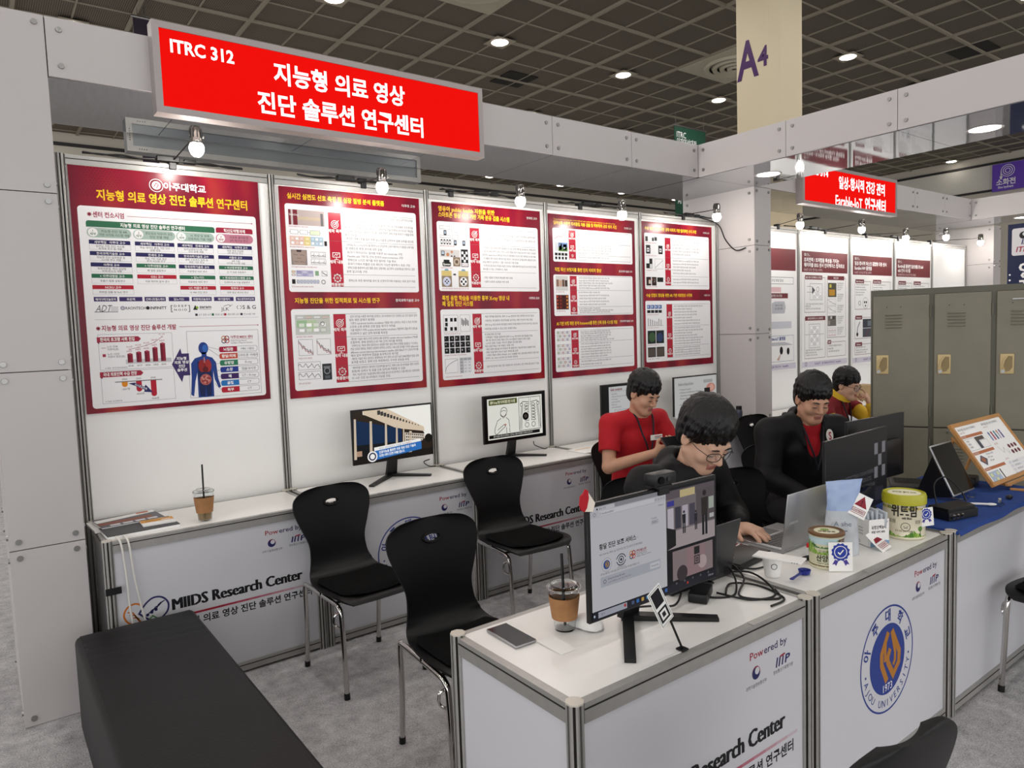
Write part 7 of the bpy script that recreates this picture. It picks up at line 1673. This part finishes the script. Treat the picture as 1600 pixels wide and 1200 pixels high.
def hand(F, wr, f, n, side, s=1.0, curls=((20, 30, 20),)*4, spread=4, thumb=((.55, .6, .25), (.2, .9, .35)), k=.004):
    """wr wrist, f towards the fingertips, n out of the palm, side = +1 when the thumb lies towards f x n"""
    f = V3(f).normalized(); n = V3(n); n = (n-f*f.dot(n)).normalized(); t = f.cross(n)*side; wr = V3(wr)
    kn = []
    for i in range(4):
        off = (.0285, .0098, -.009, -.0265)[i]*s; fl = (.088, .092, .088, .080)[i]*s
        b = wr+f*fl+t*off-n*.002; kn.append(b); F.cap(wr+f*.012+t*off*.55, b, .0145*s, .0115*s, .012)
    F.ell(wr+f*.045*s+n*.004, (.02*s,)*3, None, .02); F.ell(wr+f*.035*s+t*.022*s+n*.007*s, (.019*s,)*3, None, .015)
    for i in range(4):
        L = (.040, .045, .042, .032)[i]*s, (.025, .028, .026, .020)[i]*s, (.020, .021, .021, .018)[i]*s
        r = (.0088, .009, .0086, .0074)[i]*s; p = kn[i]; ang = 0; sp = math.radians(spread*(1.5-i))
        for j in range(3):
            ang += math.radians(curls[i % len(curls)][j]); d = (f*math.cos(ang)+n*math.sin(ang)); d = (d*math.cos(sp)+t*math.sin(sp)*math.cos(ang)).normalized(); q = p+d*L[j]
            F.cap(p, q, r*(1-.06*j), r*(.94-.08*j), k); p = q
    p = wr+f*.022*s+t*.026*s+n*.006*s
    for j, (a, b, c) in enumerate(thumb):
        d = (f*a+t*b+n*c).normalized(); q = p+d*(.042, .032)[j]*s; F.cap(p, q, (.0125, .0105)[j]*s, (.0105, .0085)[j]*s, .006); p = q
def hair(T, s, style, seed):
    r = random.Random(seed); F = Field((-.15, -.16, -.17), (.15, .17, .19), .0032)
    F.ell((0, .020, .046), (.0865, .104, .100), None, .01); F.ell((0, .052, -.01), (.078, .066, .085), None, .03)
    F.ell((0, -.118, -.060), (.071, .078, .100), None, .012, True)   # open the face
    for q in (-1, 1): F.ell((q*.095, -.004, -.040), (.020, .030, .050), None, .012, True)
    F.ell((0, .06, -.15), (.09, .09, .055), None, .02, True)
    # locks: front fringe, sides, crown and nape
    def lock(az, top, low, rad, out, tw=0):
        pts = []
        for i in range(6):
            t = i/5; el = top+(low-top)*t; a = az+tw*t; e = 1+out*t*t
            rx, ry, rz_ = .087*e, .103*e, .100*e
            pts.append((rx*math.cos(el)*math.sin(a), .020-ry*math.cos(el)*math.cos(a), .046+rz_*math.sin(el)))
        for i in range(5): F.cap(pts[i], pts[i+1], rad*(1-.09*i), rad*(1-.09*(i+1)) if i < 4 else rad*.35, .007)
    fr = style.get('fringe', -.12)
    for i in range(17):
        a = -1.0+2.0*i/16; lock(a+r.uniform(-.05, .05), 1.15, fr+r.uniform(-.10, .06)*style.get('rag', 1)-.25*abs(a)**2*style.get('sweep', .6), .0125, .03+r.uniform(0, .035), r.uniform(-.1, .25)*style.get('twist', 1))
    for i in range(22):
        a = 1.1+(2*PI-2.2)*i/21; back = math.cos(a) < -.2
        lock(a+r.uniform(-.06, .06), 1.0, (-.85 if back else -.55)+r.uniform(-.12, .1), .0135, .0+r.uniform(-.02, .05), r.uniform(-.15, .15))
    for i in range(int(26*style.get('volume', 1))):
        lock(r.uniform(0, 2*PI), 1.45, r.uniform(.1, .6), .012, r.uniform(.02, .07)*style.get('volume', 1), r.uniform(-.5, .5))
    P, Q = F.mesh()
    az = np.arctan2(P[:, 0], -(P[:, 1]-.02)); D = P-np.array((0, .02, .04)); D /= np.linalg.norm(D, axis=1)[:, None]
    P = P+D*(.0009*np.sin(az*61+5*np.sin(P[:, 2]*33))+.0012*np.sin(az*23+9*np.sin(P[:, 2]*21+az*2)))[:, None]
    Mx = np.array(T); P = (P*s) @ Mx[:3, :3].T+Mx[:3, 3]
    return P, Q
def lens_ring(mb, c, w, h, r, m, T, s):
    pts = [T @ V3([q*s for q in (c[0]+w*math.copysign(abs(math.cos(a))**.75, math.cos(a)), c[1]+.012*((c[0]+w*math.cos(a))/.05)**2, c[2]+h*math.copysign(abs(math.sin(a))**.8, math.sin(a)))]) for a in [2*PI*k/26 for k in range(26)]]
    mb.tube(pts, r, m, 6, closed=True)
def torso(F, J, pel, mid, che, nek):
    F.ell(pel, (.155, .105, .10)); F.cap(pel, mid, .115, .105, .04); F.ell(che, (.150, .098, .125), None, .05); F.cap(mid, che, .11, .11, .05)
    F.cap(che, nek, .085, .052, .04)
    for q in ('L', 'R'): F.cap(tuple(np.array(nek)-(0, 0, .02)), J['sh'+q], .050, .056, .035)
def arm(F, J, q, t=1.0):
    sh, el, wr = (np.array(J[k+q]) for k in ('sh', 'el', 'wr'))
    F.cap(sh, sh+(el-sh)*min(t, 1), .050, .050-.011*min(t, 1), .03)
    if t >= 1: F.cap(el, el+(wr-el)*min(1, t), .040, .026, .012)
def person(name_label, loc, az, hd, J, cloth, skin, hairst, seed, glasses=False, s=.96, group=None):
    """loc on the floor below the pelvis, az turn; hd = (head centre, yaw, pitch down, roll); J joints in the person's own space (face towards -y)"""
    t = thing('person', name_label, 'person', loc, az)
    T = Matrix.Translation(hd[0]) @ RZ(hd[1]) @ RX(hd[2]) @ RY(hd[3])
    allp = list(J.values()); 
    F = Field((-.50, -.78, -.01), (.50, .32, 1.46), .0046)
    pel, che, nek = J['pelvis'], J['chest'], J['neck']
    mid = tuple((np.array(pel)+np.array(che))/2)
    torso(F, J, pel, mid, che, nek)
    hn = T @ V3((0, .022*s, -.055*s)); F.cap(nek, hn, .056, .052, .02)
    for q in ('L', 'R'):
        sh, el, wr = J['sh'+q], J['el'+q], J['wr'+q]
        arm(F, J, q)
        hp, kn, an = J['hip'+q], J['knee'+q], J['ank'+q]
        F.cap(hp, kn, .076, .056, .03); F.cap(kn, an, .054, .038, .02); F.cap(an, (an[0], an[1]-.15, .04), .036, .03, .02)
        hand(F, wr, J['hf'+q], J['hn'+q], 1 if q == 'R' else -1, s, **J.get('hand'+q, {}))
    head_local(F, T, s)
    P, Q = F.mesh()
    Ti = np.array(T.inverted()); C = P[Q].mean(1); Lc = (C @ Ti[:3, :3].T+Ti[:3, 3])/s
    lip = (np.abs(Lc[:, 0]) < .0215) & (Lc[:, 1] < -.083) & (Lc[:, 2] < -.0625) & (Lc[:, 2] > -.0845)
    body, P = surf_obj('body', P, Q, [skin, M_lip], lip.astype(int), t, 1)
    # eyes, brows
    def sy(x, z):
        w = [T @ V3((x*s, y*s, z*s)) for y in np.arange(-.13, -.05, .0012)]
        for p_ in w:
            i = np.round((np.array(p_)-F.lo)/F.vox).astype(int)
            if F.a[tuple(i)] < .001: return (np.array(T.inverted() @ p_)/s)[1]
        return -.085
    for q in (-1, 1):
        e = MB(); pts = []
        for i in range(7):
            x = q*(.018+.027*i/6); z = -.0125-.0028*math.sin(PI*i/6)+.001; pts.append(T @ V3((x*s, (sy(x, z)-.0006)*s, z*s)))
        e.tube(pts, [.0008, .0016, .0022, .0024, .0022, .0018, .0008], M_eye, 6); e.obj('eye', t)
        b = MB(); pts = []
        for i in range(7):
            x = q*(.013+.037*i/6); z = .0125+.005*math.sin(PI*i/6*.8); pts.append(T @ V3((x*s, (sy(x, z)-.0002)*s, z*s)))
        b.tube(pts, [.0018, .0030, .0034, .0034, .003, .0024, .001], M_hair, 6); b.obj('eyebrow', t)
    HP, HQ = hair(T, s, hairst, seed); surf_obj('hair', HP, HQ, [M_hair], None, t, 1)
    if glasses:
        g = MB()
        for q in (-1, 1):
            lens_ring(g, (q*.033, -.108, -.010), .026, .020, .0016, M_blk, T, s)
            g.tube([T @ V3([v*s for v in p_]) for p_ in ((q*.058, -.100, -.004), (q*.080, -.05, -.002), (q*.084, .008, .0), (q*.083, .025, -.018))], .0015, M_blk, 6)
        g.tube([T @ V3([v*s for v in p_]) for p_ in ((-.008, -.109, -.006), (0, -.112, -.002), (.008, -.109, -.006))], .0014, M_blk, 6)
        g.obj('glasses', t)
        l = MB()
        for q in (-1, 1): l.add([T @ V3([v*s for v in (q*.033+.025*math.cos(a), -.1075+.012*((q*.033+.025*math.cos(a))/.05)**2, -.010+.0195*math.sin(a))]) for a in [2*PI*k/20 for k in range(20)]], [tuple(range(20))], mat('lens_glass', 'ffffff', .03, alpha=.10) if 'lens_glass' not in MATS else MATS['lens_glass'])
        l.obj('lenses', t)
    # trousers and shoes
    G = Field((-.34, -.62, .05), (.34, .28, .75), .0075)
    G.ell(pel, (.172, .122, .11)); G.cap(pel, tuple(np.array(pel)+(np.array(mid)-np.array(pel))*.5), .128, .12, .04)
    for q in ('L', 'R'): G.cap(J['hip'+q], J['knee'+q], .089, .070, .03); G.cap(J['knee'+q], J['ank'+q], .068, .058, .03)
    GP_, GQ = G.mesh(); surf_obj('trousers', wrinkle(GP_, .006, 9, seed), GQ, [M_trs], None, t)
    for q in ('L', 'R'):
        an = J['ank'+q]; G = Field((an[0]-.08, an[1]-.25, -.002), (an[0]+.08, an[1]+.1, .14), .006)
        G.cap((an[0], an[1]+.01, .045), (an[0], an[1]-.17, .034), .047, .042, .02); G.cap((an[0], an[1], .09), (an[0], an[1], .05), .046, .046, .02); G.half((0, 0, .003), (0, 0, -1), .004)
        GP_, GQ = G.mesh(); surf_obj('shoe', GP_, GQ, [M_shoe], None, t)
    for c in cloth: c(t, J, T, s, pel, mid, che, nek, seed)
    return t
# ---- garments
def torso_field(J, pel, mid, che, nek, vox=.0065):
    G = Field((-.48, -.68, .42), (.48, .34, 1.32), vox); torso(G, J, pel, mid, che, nek); return G
def tee(m, sleeve=.6, g=.010, nm='t_shirt', collar=None):
    def f(t, J, T, s, pel, mid, che, nek, seed):
        G = torso_field(J, pel, mid, che, nek); G.a -= g
        for q in ('L', 'R'):
            sh, el = np.array(J['sh'+q]), np.array(J['el'+q]); G.cap(sh, sh+(el-sh)*(sleeve+.12), .058+g, .056+g, .02)
            d = (el-sh)/np.linalg.norm(el-sh); G.cap(tuple(sh+(el-sh)*sleeve+d*.13), tuple(el+d*.2), .13, .13, .004, True)
        nk = np.array(nek); ax = np.array(T @ V3((0, .02, -.055)))-nk; ax /= np.linalg.norm(ax)
        G.cap(tuple(nk+ax*.03+np.array((0, -.012, 0))), tuple(nk+ax*.3), .064, .085, .005, True)
        P, Q = G.mesh(); o, _ = surf_obj(nm, wrinkle(P, .006, 11, seed), Q, [m], None, t)
        nk = nk+ax*.02
        if collar:
            c = MB(); rows_ = []
            u = V3(ax); a1 = u.orthogonal().normalized(); b1 = u.cross(a1)
            for j, (hh, rr) in enumerate(((.0, .070), (.03, .066), (.045, .068), (.03, .080), (.008, .090))):
                rows_.append([V3(nk)+u*hh+(a1*math.cos(2*PI*k/28)+b1*math.sin(2*PI*k/28))*rr for k in range(29)])
            c.grid(rows_, collar); c.obj('collar', t)
    return f
def sleeves(m, g=.012, nm='sleeve', full=True):
    def f(t, J, T, s, pel, mid, che, nek, seed):
        for q in ('L', 'R'):
            sh, el, wr = (np.array(J[k+q]) for k in ('sh', 'el', 'wr')); a = sh+(el-sh)*.35
            pts = np.stack([sh, el, wr]); G = Field(pts.min(0)-.12, pts.max(0)+.12, .0065)
            G.cap(a, el, .050+g, .044+g, .02); G.cap(el, wr-(wr-el)*.02, .044+g, .030+g, .02)
            P, Q = G.mesh(); surf_obj(nm, wrinkle(P, .006, 14, seed), Q, [m], None, t)
    return f
def jacket(open_front=False, hood=True):
    def f(t, J, T, s, pel, mid, che, nek, seed):
        G = torso_field(J, pel, mid, che, nek); G.a -= .024
        nk = np.array(nek); ax = np.array(T @ V3((0, .02, -.055)))-nk; ax /= np.linalg.norm(ax)
        for q in ('L', 'R'):
            sh, el, wr = (np.array(J[k+q]) for k in ('sh', 'el', 'wr'))
            G.cap(sh, el, .082, .068, .035); G.cap(el, el+(wr-el)*.93, .066, .047, .02)
        if hood:
            b = nk+np.array((0, .055, .0)); G.cap(tuple(b+(-.10, -.03, .005)), tuple(b+(0, .03, .03)), .036, .045, .03); G.cap(tuple(b+(.10, -.03, .005)), tuple(b+(0, .03, .03)), .036, .045, .03); G.cap(tuple(b+(0, .04, .02)), tuple(b+(0, .07, -.09)), .055, .06, .04)
            for q in (-1, 1): G.cap(tuple(nk+(q*.085, -.02, .01)), tuple(np.array(che)+(q*.055, -.135, .04)), .026, .018, .015)
        G.cap(tuple(nk-ax*.02), tuple(nk+ax*.3), .064, .090, .006, True)
        if open_front:
            c = np.array(che); G.cap(tuple(nk+(0, -.06, .05)), tuple(c+(0, -.17, -.02)), .060, .055, .01, True); G.cap(tuple(c+(0, -.17, -.02)), tuple(np.array(mid)+(0, -.16, -.05)), .055, .012, .01, True)
        P, Q = G.mesh(); surf_obj('jacket', wrinkle(P, .011, 9, seed), Q, [M_jack], None, t)
    return f
def lanyard(badge=True, fwd_=.15):
    def f(t, J, T, s, pel, mid, che, nek, seed):
        nk = np.array(nek); c = np.array(che); m = MB()
        for q in (-1, 1): m.tube(smooth_path([nk+(0, .075, .015), nk+(q*.066, .02, .022), nk+(q*.062, -.055, -.005), c+(q*.045, -fwd_+.01, .06), c+(q*.022, -fwd_-.008, -.02), c+(0, -fwd_-.008, -.10)], 6), .0055, M_lan, 6)
        m.obj('lanyard', t)
        if badge:
            b = MB(); x, y, z = c+np.array((.05, -fwd_-.012, .02)); b.box((x-.045, y-.002, z-.016), (x+.045, y+.002, z+.016), M_paper, None, .001, 1); p = Pr(b, (x-.045, y-.0022, z+.016), (1, 0, 0), (0, 0, -1), (0, -1, 0), .001); p.rect(30, 8, 84, 13, ink('a03040'), 1); p.rect(30, 18, 70, 22, GRY, 1); b.obj('name_badge', t)
    return f
def patch(t, J, T, s, pel, mid, che, nek, seed):
    c = np.array(che)+(.085, -.132, .085); b = MB(); M = TR(tuple(c)) @ RZ(.42) @ RX(-.12)
    b.prism([(.030*math.cos(a), .036*math.sin(a)) for a in [2*PI*k/20 for k in range(20)]], 0, .004, ink('e6e2dc'), M @ RX(PI/2))
    p = Pr(b, M @ V3((0, -.0042, 0)), M.to_3x3() @ V3((1, 0, 0)), M.to_3x3() @ V3((0, 0, -1)), M.to_3x3() @ V3((0, -1, 0)), .001); p.text('S', 0, 22, 60, ink('a3182a'), 1, 'c', .035); b.obj('varsity_patch', t)
def legs(w=.09, kz=.53, ky=-.42):
    d = {}
    for q, sg in (('L', 1), ('R', -1)): d['hip'+q] = (sg*w, .0, .535); d['knee'+q] = (sg*(w+.04), ky, kz); d['ank'+q] = (sg*(w+.04), ky+.03, .10)
    return d
def joints(**k): d = legs(); d.update(k); return d
CURL = dict(curls=((35, 50, 30), (40, 55, 30), (45, 55, 30), (50, 50, 30)), spread=2)
HOLD = dict(curls=((30, 45, 35), (35, 50, 35), (40, 50, 35), (45, 50, 30)), spread=1, thumb=((.5, .5, .6), (.7, -.1, .5)))
FLAT = dict(curls=((22, 24, 16), (16, 28, 16), (18, 28, 16), (22, 26, 14)), spread=6, thumb=((.6, .7, .2), (.85, .35, .25)))
# man in the red t-shirt at the back counter
JA = joints(pelvis=(0, .02, .56), chest=(0, -.03, .93), neck=(0, -.085, 1.085), shL=(.185, -.04, 1.035), shR=(-.185, -.04, 1.035), elL=(.25, -.16, .79), elR=(-.26, -.12, .79), wrL=(.085, -.335, .885), wrR=(-.075, -.33, .885),
            hfL=(-.75, -.45, .35), hnL=(-.3, .75, .5), hfR=(.75, -.45, .35), hnR=(.3, .75, .5), handL=HOLD, handR=HOLD)
personA = person('man in a red t-shirt looking down at a phone, seated at the back counter', (2.90, -.88, 0), -.16, ((-.01, -.155, 1.225), .18, .42, .05), JA, [tee(M_tee), lanyard()], M_skin, dict(fringe=-.10, sweep=.5), 3)
# bent man with glasses at the front counter
JB = joints(pelvis=(0, .02, .56), chest=(0, -.15, .90), neck=(0, -.245, 1.035), shL=(.205, -.185, .985), shR=(-.20, -.19, .985), elL=(.27, -.26, .795), elR=(-.30, -.32, .80), wrL=(.10, -.415, .815), wrR=(-.26, -.46, .815),
            hfL=(-.12, -1, -.10), hnL=(-.05, .1, -1), hfR=(.25, -1, -.05), hnR=(0, 0, -1), handL=FLAT, handR=FLAT)
personB = person('man with glasses in a black hooded jacket bending over the front counter', (1.95, -1.87, 0), 0.0, ((-.005, -.335, 1.185), -.12, .64, -.02), JB, [jacket(), tee(M_tee, g=.004), lanyard(False)], M_skin2, dict(fringe=.10, volume=1.7, sweep=.5, twist=1.8, rag=2.2), 7, True, 1.09)
# man with the varsity patch behind the checker monitor
JC = joints(pelvis=(0, .02, .56), chest=(0, -.04, .90), neck=(0, -.085, 1.055), shL=(.20, -.05, 1.0), shR=(-.20, -.05, 1.0), elL=(.27, -.14, .76), elR=(-.27, -.14, .76), wrL=(.10, -.33, .66), wrR=(-.10, -.33, .66),
            hfL=(-.2, -1, -.1), hnL=(0, 0, -1), hfR=(.2, -1, -.1), hnR=(0, 0, -1), handL=FLAT, handR=FLAT)
personC = person('man in an open black jacket over a red shirt, sitting behind the checker monitor', (3.42, -1.72, 0), -.50, ((0, -.145, 1.195), -.02, .36, .04), JC, [jacket(True), tee(M_tee, g=.008), lanyard(False), patch], M_skin, dict(fringe=-.06, sweep=.6), 11, False, 1.0)
# man in the red polo with yellow sleeves, elbow on the counter and hand at his face
JD = joints(pelvis=(0, .02, .54), chest=(0, -.05, .86), neck=(0, -.11, .995), shL=(.19, -.08, .95), shR=(-.19, -.08, .95), elL=(.13, -.38, .79), elR=(-.22, -.22, .74), wrL=(.075, -.335, .955), wrR=(-.02, -.36, .68),
            hfL=(-.35, .35, 1), hnL=(-.3, 1, -.1), hfR=(.2, -1, 0), hnR=(0, 0, -1), handL=dict(curls=((10, 20, 10), (60, 70, 40), (65, 70, 40), (70, 70, 40)), spread=2), handR=FLAT)
personD = person('man in a maroon polo with yellow sleeves, resting his cheek on his hand', (5.10, -.93, 0), .05, ((0, -.185, 1.115), 0, .22, 0), JD, [tee(M_tee2, .3, collar=M_yel, nm='polo_shirt'), sleeves(M_yel, .008), lanyard(False)], M_skin2, dict(fringe=-.10, sweep=.5), 17, True, .92)
# phone held by the man in red
t = thing('smartphone', 'grey phone held in both hands by the man in the red t-shirt', 'phone', (2.84, -1.277, .955), -.16)
M = RX(.75); a = MB(); a.box((-.075, -.037, -.004), (.075, .037, .004), M_dgrey, M, .003, 2); a.obj('body', t)
a = MB(); a.box((-.071, -.034, .004), (.071, .034, .0046), M_blkg, M); a.obj('screen', t)
